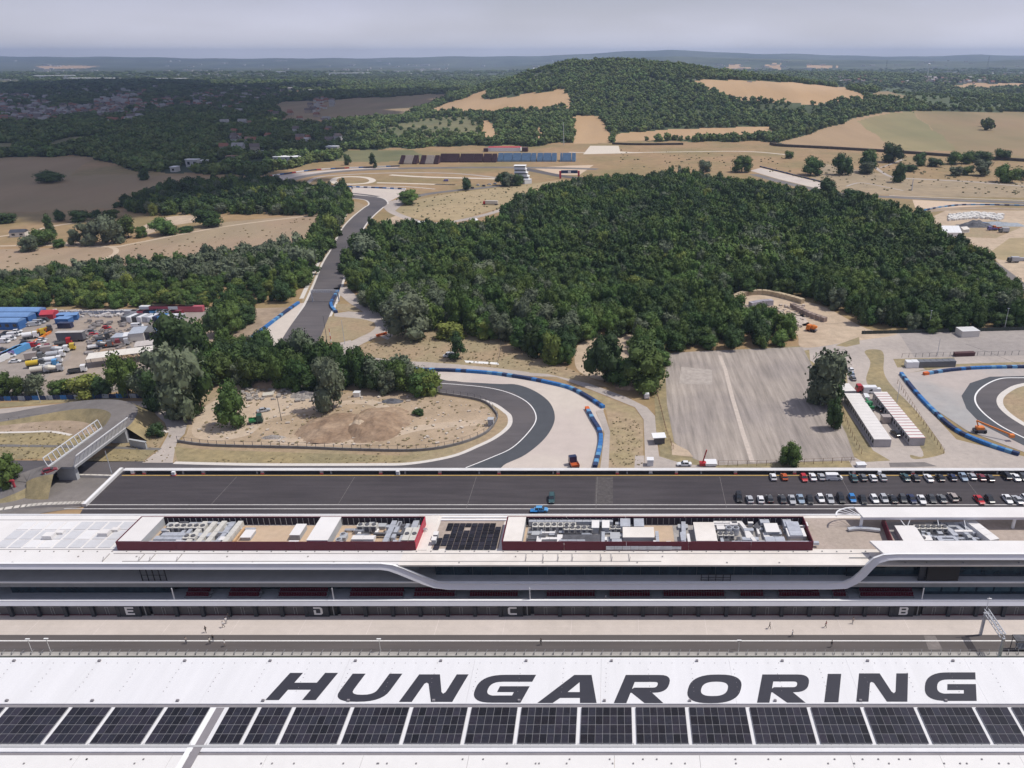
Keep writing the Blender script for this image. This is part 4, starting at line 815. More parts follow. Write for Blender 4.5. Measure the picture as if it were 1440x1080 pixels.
# ribbon fascia
top = [(-150,793.5),(535,793.5),(552,795.5),(566,800),(582,806.5),(600,814),(615,819.5),(632,821.5),(700,822),(1170,821.5),(1186,820),(1198,815),(1208,807),(1219,795),(1229,786),(1243,781),(1262,780),(1640,780)]
bot = [(-150,799.8),(535,800.6),(546,802),(560,807),(576,813.5),(594,821),(610,826),(630,828.6),(700,828.8),(1170,828),(1191,827),(1206,820),(1217,811),(1228,799),(1237,791),(1250,787.5),(1264,786.8),(1640,786.8)]
mb = MB(); ta = [onY(x,y,140.7) for x,y in top]; ba = [onY(x,y,140.7) for x,y in bot]; n = len(ta)
V = [(p.x,141.0,p.z) for p in ta]+[(p.x,140.5,p.z) for p in ba]+[(p.x,141.25,p.z) for p in ta]+[(p.x,141.25,p.z) for p in ba]
for i in range(n-1): mb.add([V[j] for j in (n+i,n+i+1,i+1,i, 3*n+i,3*n+i+1,2*n+i+1,2*n+i)], [(0,1,2,3),(7,6,5,4),(3,2,6,7),(1,0,4,5)])
pb(mb, 'ribbon_fascia', FASC, 'pale ribbon fascia stepping down and up again along the front')
mb = MB()
for i in range(n-1): mb.bar((ta[i].x,141.0,ta[i].z+.05),(ta[i+1].x,141.0,ta[i+1].z+.05), .5, .1)
pb(mb, 'ribbon_cap', CAPW)
# roofs
xL, xR = onY(560,795,141).x, onY(1225,790,141).x
zt = ta[0].z
pb(MB().box(X0, 141.26, 13.2, xL, 161.3, ZR), 'roof', ROOFW); pb(MB().box(xL, 141.0, 13.2, X1, 161.3, ZR-.003), 'roof', ROOFC)
pb(MB().box(X0, 161.0, ZR, X1, 161.3, ZR+.25), 'roof_edge', CAPW)
pb(MB().box(onY(1140,760,150).x, 147.0, ZR-.05, X1, 159.8, ZR+.03), 'roof_gravel', RGRAV)
pb(MB().box(onY(601,760,150).x+1.4, 147.2, ZR-.05, onY(706,760,150).x-.5, 159.0, ZR+.03), 'roof_gravel', RGRAV)
GS = mat('grey_strip', (.38,.36,.35), var=.1)
for py in (778.5, 789.5): 
    y = yp(py, ZR)
    pb(MB().box(onY(172 if py > 780 else 160, py, y).x, y-.1, ZR, onY(1222 if py < 780 else 930, py, y).x, y+.1, ZR+.09), 'roof_pipe', GS)
anch = MB()
r = random.Random(3)
for i in range(70):
    x = G(10+i*20.5, 780, ZR).x; anch.obox((x, yp(775.5 + (i % 3 == 0)*.5, ZR)), .25, .25, .2, 0, ZR)
    if i % 2 and r.random() < .7: anch.obox((x+r.uniform(-1,1), yp(r.choice((783.,791.5)), ZR)), .3, .3, .2, 0, ZR)
pb(anch, 'roof_anchors', GS)['kind'] = 'stuff'
for p in (150,200,215,253, 740,764,785,805,845,885,860):
    x = G(p, 784, ZR).x; mb = MB(); mb.bar((x, yp(790,ZR), ZR+.1), (x-.1, yp(779,ZR), ZR+.1), .14); mb.bar((x, yp(790,ZR), ZR), (x+.2, yp(788,ZR), ZR+1.0), .1); pb(mb, 'roof_antenna', GS)
# skylight panels of the left roof
SK1 = mat('skylight_grey', (.56,.56,.57), var=.06, scale=.6, rough=.3); SK2 = mat('skylight_pale', (.72,.71,.70), var=.03, scale=.6, rough=.35)
ys = [yp(p, ZR) for p in (771.5, 759.5, 746, 734)]
for c in range(9):
    for q in range(3):
        xa = G(-12+c*21+q*0, 771, ZR).x + q*0; w = G(21,771,ZR).x-G(0,771,ZR).x
        m = SK2 if (c, q) in ((0,2),(1,2),(2,2),(2,0),(3,0),(5,1),(3,2)) else SK1
        pb(MB().box(xa+.35, ys[q]+.3, ZR, xa+w-.25, ys[q+1]-.1, ZR+.12), 'roof_panel', m)
for px, py in ((70,756),(148,752)):
    p = G(px, py, ZR); mb = MB(); mb.obox((p.x,p.y), 2.2, 1.8, .9, 0, ZR+.1); mb.obox((p.x+1.6,p.y+1.6), 1.6, 1.2, .6, 0, ZR+.1)
    tag(mb.build('roof_hatch', ROOFW), 'white roof hatch on the %s of the left roof' % ('left side' if px < 100 else 'right side'), 'hatch')
for y in (yp(773,ZR), yp(731.5,ZR)): pb(MB().box(X0, y, ZR, G(195,773,ZR).x, y+.12, ZR+.1), 'roof_seam', GS)
# plant screens
ZW = 15.9; YA, YB = yp(774, ZR), yp(726, ZW)
def screen(pa, pc, name_lab):
    xa, xb = G(pa,774,ZR).x, G(pc,774,ZR).x; o = empty('plant_screen', (0,0,0), 0, name_lab, 'screen wall', 'dark red screens around the roof plant'); t = .18
    k = int((xb-xa)/12)
    for i in range(k): a, b = xa+(xb-xa)*i/k, xa+(xb-xa)*(i+1)/k; MB().box(a+.03, YA, ZR, b-.03, YA+t, ZW).build('panel', DRED, o)
    for i in range(k): a, b = xa+(xb-xa)*i/k, xa+(xb-xa)*(i+1)/k; MB().box(a+.03, YB-t, ZR, b-.03, YB, ZW).build('panel', DRED, o)
    MB().box(xa+.25, YB-t-.08, ZR+.1, xb-.25, YB-t-.02, ZW-.25).build('screen_shade', mat('screen_shade_dark', (.03,.025,.035)), o)  # dark sheet painted in for the shade on the back screen's inner face
    BR = mat('sunlit_red_panel', (.42,.02,.05), var=.06, rough=.45)  # lighter copy of the panel red, sunlight on the end put into the colour
    for x in (xa, xb-t): MB().box(x, YA+t+.01, ZR, x+t, YB-t-.01, ZW).build('panel', BR if x > xa and pa < 300 else DRED, o)
    mb = MB(); x = xa+1
    while x < xb-1: mb.box(x, YB-.5, ZR, x+.1, YB-.4, ZW-.3); x += 1.35
    mb.build('stay', mat('stay_grey', (.3,.3,.31)), o)['kind'] = 'stuff'
    MB().box(xa+t+.01, YA+t+.01, ZR+.01, xb-t-.01, YB-.6, ZR+.08).build('plant_floor', RTAN, o)
    return xa, xb
E1 = screen(165.5, 585, 'dark red plant screen left of the roof solar panels'); E2 = screen(706, 1143, 'dark red plant screen right of the roof solar panels')
x3 = onY(1250,745,150).x; e3 = empty('plant_screen', (0,0,0), 0, 'short dark red screen under the back canopy', 'screen wall', 'dark red screens around the roof plant')
MB().bar((onY(1256,762,146.5).x,146.5,ZR+1.2), (onY(1240,727,158).x,157.5,ZR+1.2), .2, 2.4).build('panel', DRED, e3)
MB().box(onY(1262,745,150).x, YA+.6, ZR, onY(1400,745,150).x, 158, ZR+.05).build('plant_floor', mat('plant_floor_grey', (.33,.31,.29), var=.2, scale=1), e3)
# rooftop plant
PLG = 'plant units inside the red screens'
def hpx(px, py, z=ZR): return G(px, py, z)
cnt = {}
def plab(kind, where): cnt[(kind, where)] = cnt.get((kind, where), 0)+1; n = cnt[(kind, where)]; return '%s, %s from the left %s' % (kind, ORD[min(n,20)-1], where)
def acbank(p, n, where, L=1.5, W=1.9, H=1.7):
    o = empty('cooling_unit', p, 0, plab('louvred cooling unit bank', where), 'cooling unit', PLG)
    MB().box(0, 0, .25, n*L, W, .45).build('base_frame', METALD, o)
    m = MB(); 
    for i in range(n): m.cur = 0; m.box(i*L+.08, 0, .45, (i+1)*L-.08, W, H)
    m.build('casing', mat('unit_cream', (.55,.53,.48), var=.12, scale=1.5), o)
    for i in range(n):
        MB().box(i*L+.3, -.04, .6, (i+1)*L-.3, 0, H-.2).build('louvre', METALD, o); f = MB().tube((i*L+L/2, W/2, H), (i*L+L/2, W/2, H+.22), .55, .5, 10); f.build('fan', METALD, o)
def duct(pts, w, h, where, m=METAL, z=ZR+.3):
    o = empty('air_duct', (pts[0][0], pts[0][1], z), 0, plab('silver air duct', where), 'air duct', 'air ducts on the roof'); ox, oy = pts[0]
    for i, (a, b) in enumerate(zip(pts, pts[1:])):
        v = Vector((b[0]-a[0], b[1]-a[1], 0)); L_ = v.length; v.normalize(); k = max(1, int(L_/1.8))
        for j in range(k):
            s = v*(L_*j/k + (.03)); e = v*(L_*(j+1)/k - .03 + (w/2 if j == k-1 and i < len(pts)-2 else 0))
            MB().bar((a[0]-ox+s.x, a[1]-oy+s.y, h/2+.0017*i), (a[0]-ox+e.x, a[1]-oy+e.y, h/2+.0017*i), w, h).build('duct_section', m, o)
def boxunit(x0, y0, x1, y1, h, m, where, kind='white roofed plant cabin', z=ZR+.08):
    o = empty('plant_cabin', (x0, y0, z), 0, plab(kind, where), 'plant cabin', 'cabins and covers on the roof')
    MB().box(.08, .08, 0, x1-x0-.08, y1-y0-.08, h-.15).build('body', GREYL, o); MB().box(0,0,h-.14,x1-x0,y1-y0,h).build('lid', m, o)
def rx(px, f): y = YA + (YB-YA)*f; s = G(px, 774, ZR).x; return s       # x follows the depth lines: px measured on the screen's front foot
W1, W2, W3 = 'in the left red enclosure', 'in the right red enclosure', 'under the back canopy'
D = YB-YA
def q(px, f): return (G(px,774,ZR).x, YA+D*f)
def cabin(pa, pc, fa, fb, h, m=ROOFW, where=W1, kind='white roofed plant cabin'): a = q(pa,fa); b = q(pc,fb); boxunit(a[0], a[1], b[0], b[1], h, m, where, kind)
cabin(168, 200, .03, .97, 2.25, kind='white flat cover'); 
acbank(Vector((*q(214,.62),ZR)), 6, W1); acbank(Vector((*q(250,.22),ZR)), 2, W1)
for f, a, b in ((.12,205,300),(.3,208,262),(.42,214,296)): duct([q(a,f), q(b,f)], 1.5, 1.0, W1)
duct([q(215,.5), q(240,.5), q(240,.9), q(300,.9)], .8, .8, W1)
for a in (262, 276, 290, 303, 314): duct([q(a,.08), q(a,.92)], 1.2, 1.1+.1*(a % 3), W1, METAL if a % 2 else mat('unit_cream', (.55,.53,.48)))
duct([q(322,.05), q(322,.8)], .5, .5, W1, mat('pipe_ochre', (.55,.36,.2)))
cabin(328, 343, .35, .66, .9); cabin(333, 348, .05, .2, .8); cabin(399, 414, .36, .8, 1.5); cabin(403, 417, .02, .2, 1.2)
cabin(432, 462, .04, .95, 2.4, ROOFW, W1, 'large white flat plant cabin')
acbank(Vector((*q(490,.62),ZR)), 3, W1, 1.6, 1.6, 2.1)
for i, (a, f) in enumerate(((472,.25),(478,.1),(474,.45))): 
    t = empty('round_tank', Vector((*q(a,f),ZR)), 0, plab('round silver pump tank', W1), 'tank', 'pump tanks'); MB().tube((0,0,.1),(0,0,1.3),.75,.75,14).build('shell', METAL, t); MB().tube((0,0,1.3),(0,0,1.5),.5,.2,14).build('cap', METALD, t)
duct([q(490,.3), q(522,.3)], 1.6, 1.1, W1, ROOFW); duct([q(487,.12), q(525,.12)], .9, .8, W1); duct([q(512,.05), q(560,.05), q(560,.9)], .9, .7, W1)
duct([q(540,.1), q(540,.95)], 1.2, 1.2, W1); duct([q(548,.3), q(548,.95)], .9, 1.0, W1); acbank(Vector((*q(562,.15),ZR)), 2, W1, 1.7, 5.2, 1.7); duct([q(572,.5), q(572,.97)], 1.4, 1.1, W1)
# right enclosure
cabin(708, 734, .03, .97, 2.25, ROOFC, W2, 'white flat cover')
acbank(Vector((*q(744,.66),ZR)), 7, W2); acbank(Vector((*q(790,.58),ZR)), 5, W2, 1.4, 1.7, 1.5)
duct([q(738,.92), q(862,.92)], .9, 1.3, W2); duct([q(758,.08), q(758,.32), q(785,.32), q(785,.1), q(852,.1)], .8, .7, W2, ROOFW)
cabin(760, 783, .06, .26, .9, METALD, W2, 'dark plant housing'); cabin(790, 845, .2, .48, .8, METALD, W2, 'dark plant housing'); cabin(740, 756, .3, .45, .8, METALD, W2, 'dark plant housing')
cabin(831, 842, .6, .9, 1.8, ROOFW, W2); cabin(846, 857, .6, .9, 1.8, ROOFW, W2); duct([q(848,.1), q(848,.55)], .8, .9, W2); cabin(858, 872, .25, .5, 1.3, GREYL, W2, 'grey plant housing')
acbank(Vector((*q(858,.62),ZR)), 2, W2, 1.3, 1.5, 1.4); cabin(876, 921, .22, .62, 1.9, ROOFC, W2); duct([q(880,.65), q(880,.98)], 2.4, 1.6, W2); duct([q(900,.65), q(900,.98)], 2.4, 1.6, W2)
duct([q(852,.06), q(945,.06)], 1.6, .9, W2); duct([q(905,.03), q(958,.03)], .8, .8, W2)
duct([q(962,.06), q(966,.95)], 1.0, .9, W2); cabin(979, 1009, .06, .78, 2.1, ROOFC, W2, 'square cream plant cabin')
duct([q(1010,.93), q(1050,.93), q(1064,.15)], .9, .9, W2, ROOFW); acbank(Vector((*q(1012,.35),ZR)), 3, W2, 1.3, 1.6, 1.5)
for a in (1030, 1040):
    t = empty('round_tank', Vector((*q(a,.6),ZR)), 0, plab('round silver pump tank', W2), 'tank', 'pump tanks'); MB().tube((0,0,.2),(0,0,2.0),.8,.8,14).build('shell', METAL, t); MB().tube((0,0,2.0),(0,0,2.2),.6,.3,14).build('cap', METALD, t)
duct([q(1055,.3), q(1055,.7)], .9, .9, W2, ROOFW); duct([q(1030,.1), q(1140,.1)], 1.7, 1.0, W2); duct([q(1046,.3), q(1070,.3)], 1.2, .8, W2)
cabin(1082, 1102, .45, .8, 1.7, ROOFW, W2); duct([q(1085,.82), q(1085,.97)], 2.2, 1.4, W2); duct([q(1078,.22), q(1106,.22)], 2, 1.2, W2); duct([q(1124,.85), q(1124,.3)], 3.0, 1.6, W2); cabin(1112, 1138, .3, .62, 1.6, ROOFW, W2); duct([q(1118,.68), q(1118,.97)], 2.0, 1.4, W2); duct([q(1070,.72), q(1080,.95)], 1.5, .7, W2, METALD)
def clutter(pa, pc, fa, fb, n, where, seed):
    r_ = random.Random(seed)
    for i in range(n):
        a = r_.uniform(pa, pc); f = r_.uniform(fa, fb); x, y = q(a, f); u = r_.random()
        if u < .45:
            w_ = r_.uniform(.8,2.4); d_ = r_.uniform(.8,2.0); boxunit(x, y, x+w_, min(y+d_, YB-.7), r_.uniform(.5,1.4), r_.choice((METAL, GREYL, METALD, ROOFW, METAL)), where, 'small roof plant box')
        elif u < .8:
            L_ = r_.uniform(2, 7); duct([(x,y),(x+(L_ if u < .62 else 0), y if u < .62 else min(y+L_*.7, YB-.9))] + ([(x+L_, min(y+2.2, YB-1))] if u < .5 else []), r_.uniform(.35,.9), r_.uniform(.35,.8), where, r_.choice((METAL, METAL, METALD, ROOFW)), ZR+r_.uniform(.15,.8))
        else:
            t_ = empty('pipe_rack', Vector((x,y,ZR+.1)), 0, plab('grey pipe rack', where), 'pipes', 'pipe racks on the roof')
            for k_ in range(3): MB().tube((0,k_*.3,.5),(r_.uniform(2,4),k_*.3,.5),.1,.1,6).build('pipe', METAL, t_)
            for k_ in (0.2,1.8): MB().box(k_,-.1,0,k_+.1,.8,.4).build('support', METALD, t_)
for pa_, pc_ in ((204,318),(470,578)): pb(MB().box(q(pa_,0)[0], YA+.4, ZR+.081, q(pc_,0)[0], YB-.7, ZR+.12), 'plant_floor_grey', mat('plant_floor_grey', (.20,.19,.19), var=.3, scale=1)) if pa_ == 204 else None
pb(MB().box(q(737,0)[0], YA+.4, ZR+.081, q(874,0)[0], YB-.7, ZR+.12), 'plant_floor_grey', mat('plant_floor_grey', (.2,.19,.19))); pb(MB().box(q(950,0)[0], YA+.4, ZR+.081, q(1108,0)[0], YB-.7, ZR+.12), 'plant_floor_grey', mat('plant_floor_grey', (.2,.19,.19)))
clutter(206, 312, .03, .9, 34, W1, 1); clutter(468, 575, .05, .85, 26, W1, 2); clutter(738, 872, .02, .9, 40, W2, 3); clutter(952, 1100, .03, .9, 42, W2, 4); clutter(876, 955, .02, .12, 5, W2, 5); clutter(1104, 1132, .05, .9, 8, W2, 6); clutter(1300, 1380, .05, .9, 30, W3, 7)
# third plant under canopy
cabin(1272, 1302, .08, .72, 1.6, ROOFW, W3, 'white flat plant cabin'); acbank(Vector((*q(1300,.6),ZR)), 6, W3, 1.3, 1.7, 1.6); acbank(Vector((*q(1296,.25),ZR)), 2, W3, 1, 1.4, 1.1)
duct([q(1305,.38), q(1350,.38), q(1352,.2), q(1378,.2), q(1366,.9)], .8, .7, W3); duct([q(1312,.1), q(1330,.1), q(1330,.28), q(1350,.28)], .6, .6, W3); duct([q(1340,.12), q(1385,.12)], 1.5, .8, W3)
duct([q(1340,.95), q(1352,.6), q(1354,.4)], 1.3, .9, W3); duct([q(1362,.9), q(1372,.45)], 1.0, .9, W3); duct([q(1375,.95), q(1384,.5)], 1.0, .8, W3); duct([q(1386,.97), q(1402,.16)], 2.5, 1.5, W3, ROOFW); duct([q(1352,.93), q(1380,.93)], .6, .6, W3)
# roof solar field
SOL = mat('solar_glass', (.019,.018,.026), var=.25, scale=2.5, rough=.35, spec=.35, rnd=.5); SOLF = mat('solar_frame', (.24,.24,.25), var=.05)  # random tone per panel stands in for varied glare on the glass
sa = empty('solar_array', (0,0,0), 0, 'solar panels between the two red screens on the pit roof', 'solar panels')
pxs = [p for p in range(0, 10)]; ya, yb = yp(774, ZR), yp(737, ZR); pm = MB().box(0,0,0,1,1,.06).mesh('solar_panel_shape', SOL)
xa, xb = G(612,774,ZR).x-.6, G(698,774,ZR).x
for c in range(10):
    for r_ in range(7):
        if (r_, c) in ((0,1),(5,4),(6,9),(3,0),(5,0),(4,0),(6,0),(4,1)): continue
        o = link('solar_panel', pm, sa, (xa+(xb-xa)*c/10+.06, ya+(yb-ya)*r_/7+.05, ZR+.25)); o.scale = ((xb-xa)/10-.12, (yb-ya)/7-.1, 1)
cabin(604, 611, .38, .52, 1.4, ROOFW, 'beside the roof solar panels', 'small white roof box'); cabin(604, 611, .18, .32, 1.4, ROOFW, 'beside the roof solar panels', 'small white roof box')
pb(MB().box(G(588,774,ZR).x, YA, ZR+.01, G(600,774,ZR).x, 160.9, ZR+.12), 'roof_walkway', ROOFC)
for yy in (yp(729,ZR), yp(733,ZR)): pb(MB().box(G(605,774,ZR).x, yy, ZR+.02, G(705,774,ZR).x, yy+.35, ZR+.35), 'roof_kerb', CAPW)
# upper right roof and rear canopy
ZH = ta[-1].z; xh = onY(1240,781,141).x
pb(MB().prism([(xh+.4,141.26),(X1,141.26),(X1,146.0),(xh-1.2,146.0)], ZH-.5, ZH), 'upper_roof', ROOFW, 'higher white roof strip at the right end')
zc = 17.0; ca, cb = yp(727.5, zc), yp(713, zc); xc0 = onY(1214,727,ca).x
pb(MB().prism([(xc0,ca),(X1,ca),(X1,cb),(xc0-.9,cb)], zc-.35, zc), 'rear_canopy', ROOFW, 'long white rear canopy at the right end')
pb(MB().box(xc0, ca-.02, zc-.6, X1, ca+.1, zc-.36), 'canopy_edge', FASC)
mb = MB(); N_ = 10
for i in range(N_):
    a0 = pi/2+ i/N_*pi/2; a1 = pi/2+(i+1)/N_*pi/2
    mb.bar((xc0-.9+5.2*cos(a0), cb-3.6+3.6*sin(a0), zc-.2), (xc0-.9+5.2*cos(a1), cb-3.6+3.6*sin(a1), zc-.2), .3)
for i in range(4): a0 = pi/2+ (i+1)/5*pi/2; mb.bar((xc0-.9+5.2*cos(a0), cb-3.6+3.6*sin(a0), zc-.2), (xc0-.2, cb-3.6, zc-.2), .12)
pb(mb, 'canopy_arch', CAPW)
for p in (1210, 1424): x = onY(p,735,ca+1).x; pb(MB().box(x-.3, ca+.3, ZR, x+.3, ca+.8, zc-.4), 'canopy_pillar', CAPW)
for p in (1262, 1278, 1315, 1352): x = onY(p,735,ca+1).x; pb(MB().bar((x, ca+.4, zc-.5), (x+(2.5 if p == 1262 else -2.5 if p == 1278 else 0), ca-3, ZR), .14), 'canopy_stay', CAPW)
p = G(1210,747,ZR); mb = MB(); 
for i in range(5): mb.bar((p.x-3+i*1.5, p.y+.5*sin(i*.8), ZR+.5), (p.x-1.5+i*1.5, p.y+.5*sin((i+1)*.8), ZR+.5), 1.0, .5)
tag(mb.build('curved_duct', METAL), 'curved silver duct lying alone on the gravel roof', 'air duct')
# ------------------------------------------------------------------ grandstand roof in front
ZS, PS = 28.0, tan(radians(2.1)); YS = yp(926, ZS)
def R(px, py):                                   # photo pixel -> the sloping roof
    u, dy, dz = ray(px, py); t = (ZS - PS*YS - HC)/(dz - PS*dy); return Vector((u*t, dy*t, HC+dz*t))
def rz_(y): return ZS + (y-YS)*PS
gs = empty('grandstand', (0, YS, 0), 0, 'huge white grandstand roof with the circuit name', 'grandstand')
def gb(mb, name, m, label=None):
    o = mb.build(name, m); o.parent = gs; o.matrix_parent_inverse = Matrix.Translation((0,-YS,0))
    if label: o['label'] = label
    return o
RW = mat('stand_roof', (.69,.685,.69), mottle=.03, var=.04, scale=.5, stretch=(0,(1,.1,1)), rough=.5, rgb2=(.68,.675,.675), scale2=.04); RC = mat('stand_roof_cream', (.70,.685,.66), var=.03, scale=.4, rough=.5)
GUT = mat('gutter_grey', (.23,.215,.225), var=.08, scale=.5)
YR = lambda py: R(CX, py).y
def slab(y0, y1, dz, th, x0=-140, x1=115): 
    return MB().add([(x,y,rz_(y)+z) for z in (dz-th, dz) for x, y in ((x0,y0),(x1,y0),(x1,y1),(x0,y1))], [(3,2,1,0),(4,5,6,7),(0,1,5,4),(1,2,6,5),(2,3,7,6),(3,0,4,7)])
g1a, g1b, g2a, g2b = YR(994.5), YR(989.5), YR(1062), YR(1057)
XS0, XS1 = R(-260,926).x, R(1620,926).x
xs = XS0; i = 0
cuts = [XS0] + [R(p, 956).x for p in (-40, 118, 300, 480, 662, 845, 1030, 1200, 1372, 1520)] + [XS1]
for a, b in zip(cuts, cuts[1:]): gb(slab(g1b, YS, 0, .5, a+.012, b-.012), 'roof_panel', RW)
gb(slab(YS-.001, YS+.25, -.05, .5, XS0, XS1), 'roof_edge', CAPW)
gb(slab(g1a, g1b-.01, -.2, .3, XS0, XS1), 'gutter', GUT)
gb(slab(g2b, g1a-.01, 0, .5, XS0, XS1), 'roof_middle', RW)
gb(slab(g2a, g2b-.01, -.2, .3, XS0, XS1), 'gutter', GUT)
cuts2 = [XS0] + [R(p, 1075).x for p in (-20, 103, 235, 370, 507, 657, 864, 985, 1200, 1327, 1440)] + [XS1]
for a, b in zip(cuts2, cuts2[1:]): gb(slab(40, g2a-.01, 0, .5, a+.02, b-.02), 'roof_panel', RC)
gb(slab(YR(1051.2), YR(1048.4), .12, .1, XS0, XS1), 'maintenance_rail', FRAME)
mb = MB(); x = XS0; yr0 = YR(1051.5); yr1 = YR(1045)
while x < XS1: mb.add(*(lambda s: (s.v, s.f))(slab(yr0, yr1, .06, .05, x, x+.07))); x += 1.13
gb(mb, 'rail_brackets', FRAME)['kind'] = 'stuff'
gb(slab(48, YR(995.5), .07, .06, R(303,1000).x-.1, R(303,1000).x+1.1), 'walkway', GUT)
gb(slab(48, YR(995.5), .05, .05, R(303,1000).x-1.0, R(303,1000).x-.2), 'walkway_edge', CAPW)
dots = MB(); r = random.Random(8)
for k in range(-4, 50):
    for py in (932.5,):
        for t in range(2): 
            p = R(k*30+t*15, py); dots.obox((p.x,p.y), .09, .09, .06, 0, p.z)
    if k % 4 == 0: p = R(k*30+20, 930); dots.obox((p.x,p.y), .4, .3, .3, 0, p.z); p = R(k*30+10, 986); dots.obox((p.x,p.y), .4, .3, .3, 0, p.z)
    if k % 2 == 0:
        for t in range(6): p = R(k*30+12, 940); y = p.y-.9*t-r.random()*.3; dots.obox((p.x+r.uniform(-.1,.1), y), .09, .09, .06, 0, rz_(y))
    for t in range(2): 
        if r.random() < .5: p = R(k*30+r.uniform(0,25), r.choice((1068.,1074.))); dots.obox((p.x,p.y), .2, .2, .12, 0, p.z)
gb(dots, 'roof_anchors', GUT)['kind'] = 'stuff'
# solar arrays
DV = [(-300,),( -205,),(-130,),(-56,),(10.5,),(100,),(160,),(234,),(299,'end'),(320,),(365.5,),(414,),(496,),(579,),(661,),(731,),(815,),(891,),(966,),(1051,),(1137,),(1212,),(1287,),(1369,),(1419,),(1500,),(1580,)]
ya, yb = YR(1046.5), YR(995.8); pm2 = None; na = 0
tilt = math.atan(PS)
pmesh = MB().box(.02,.02,0,1.0,1.0,.05).mesh('stand_solar_panel_shape', SOL)
for (a, b) in zip(DV, DV[1:]):
    if len(a) > 1: continue
    xa = R(a[0], 995.8).x + .32; xb = R(b[0], 995.8).x - .32
    if b[0] == 299: xb += .0
    if b[0] == 10.5 or a[0] in (-300,-205,1500): vis = False
    n = max(3, round((xb-xa)/1.07)); na += 1
    if xb < R(-20,1046).x and a[0] < 0 and b[0] < 0 and R(0,1046).x > xb + 4: pass
    px_ = proj((xa+xb)/2, ya, rz_(ya))[0]
    if px_ < -90 or px_ > 1500: continue
    k = len([1 for _ in COL.objects if False])
    arr = empty('solar_array', (xa, ya, rz_(ya)+.16), 0, None, 'solar panels', 'solar arrays along the grandstand roof'); arr.rotation_euler.x = tilt
    arr['_px'] = px_
    ARR = globals().setdefault('ARRS', []); ARR.append(arr)
    MB().box(-.02, -.02, -.06, xb-xa+.02, (yb-ya)+.02, .03).build('mounting_frame', SOLF, arr)
    for c in range(n):
        for q_ in range(4):
            o = link('solar_panel', pmesh, arr, ((xb-xa)*c/n, (yb-ya)*q_/4, 0)); o.scale = ((xb-xa)/n-.035, (yb-ya)/4-.04, 1)
und = {0:'cut by the left edge of the picture'}
for i, a in enumerate(sorted(ARRS, key=lambda o: o['_px'])):
    a['label'] = 'black solar array on the white roof, %s from the %s' % ((ORD[i], 'left') if i < len(ARRS)//2 else (ORD[len(ARRS)-1-i], 'right')); del a['_px']
# letters: outlines in a unit box, mapped onto four photo corners on the roof
def arc(cx, cy, rx_, ry_, a0, a1, n=8): return [(cx+rx_*cos(radians(a0+(a1-a0)*i/n)), cy+ry_*sin(radians(a0+(a1-a0)*i/n))) for i in range(n+1)]
def sup(cx, cy, rx_, ry_, a0, a1, n=10, e=2.6):
    out = []
    for i in range(n+1):
        a = radians(a0+(a1-a0)*i/n); c, s = cos(a), sin(a); out.append((cx+rx_*math.copysign(abs(c)**(2/e), c), cy+ry_*math.copysign(abs(s)**(2/e), s)))
    return out
def outline(ch):
    if ch == 'H': return [[(0,0),(.27,0),(.27,.38),(.73,.38),(.73,0),(1,0),(1,1),(.73,1),(.73,.64),(.27,.64),(.27,1),(0,1)]]
    if ch == 'I': return [[(0,0),(1,0),(1,1),(0,1)]]
    if ch == 'N': return [[(0,0),(.24,0),(.24,.66),(.27,.70),(.32,.66),(.60,0),(1,0),(1,1),(.76,1),(.76,.36),(.73,.30),(.68,.36),(.42,1),(0,1)]]
    if ch == 'U': return [[(0,1),(0,.42)] + sup(.5,.42,.5,.42,180,360,14) + [(1,.42),(1,1),(.74,1),(.74,.45)] + sup(.5,.45,.24,.2,360,180,10) + [(.26,.45),(.26,1)]]
    if ch == 'A': return [[(0,0),(.26,0),(.37,.18),(.72,.18),(.72,0),(1,0),(1,1),(.60,1)], [(.49,.39),(.72,.39),(.72,.74)]]
    if ch == 'O': return [sup(.5,.5,.5,.5,0,360,36)[:-1], sup(.5,.5,.25,.25,0,360,28)[:-1]]
    if ch == 'R': return [[(0,0),(.255,0),(.255,.36),(.275,.37),(.62,0),(1,0),(.70,.37)] + sup(.72,.685,.28,.315,-90,90,12) + [(.72,1),(0,1)], [(.255,.50),(.255,.75),(.68,.75)] + sup(.68,.65,.08,.10,90,-90,8) + [(.68,.55),(.29,.55)]]
    if ch == 'G': return [[(1,1)] + sup(.46,.5,.46,.5,90,270,18) + [(1,0),(1,.59),(.44,.59),(.44,.38),(.76,.38),(.76,.26),(.50,.26)] + sup(.46,.5,.22,.25,270,90,12)[1:-1] + [(.46,.75),(1,.75)]]
INK = mat('letter_ink', (.036,.036,.047), var=.06, scale=.5, rough=.6)
LET = [('H',373,444,408,475.5,984.6,946.3),('U',471,562,496,566,987,947.4),('N',561,636,589.5,659,987.2,948.4),('G',660,732,677,754,988.3,949),('A',755.5,839,784,832,988.7,949.2),
       ('R',863,933,880,945,988.9,949.2),('O',962,1037,973,1047,989,948.6),('R',1064.5,1133,1072,1139.5,988.3,948.5),('I',1159,1179,1164,1183,987.7,947.7),('N',1204,1276,1208,1277,986.9,947),('G',1299,1373.5,1302,1371.5,985.8,945.6)]
LET = [l if l[0] != 'A' else ('A',755.5,839,757+14,832,988.7,949.2) for l in LET]
def adj(l): return l
WORDS = ['first letter H of the roof lettering','letter U of the roof lettering','first letter N of the roof lettering','first letter G of the roof lettering','letter A of the roof lettering','first letter R of the roof lettering','letter O of the roof lettering','second letter R of the roof lettering','letter I of the roof lettering','second letter N of the roof lettering','final letter G of the roof lettering']
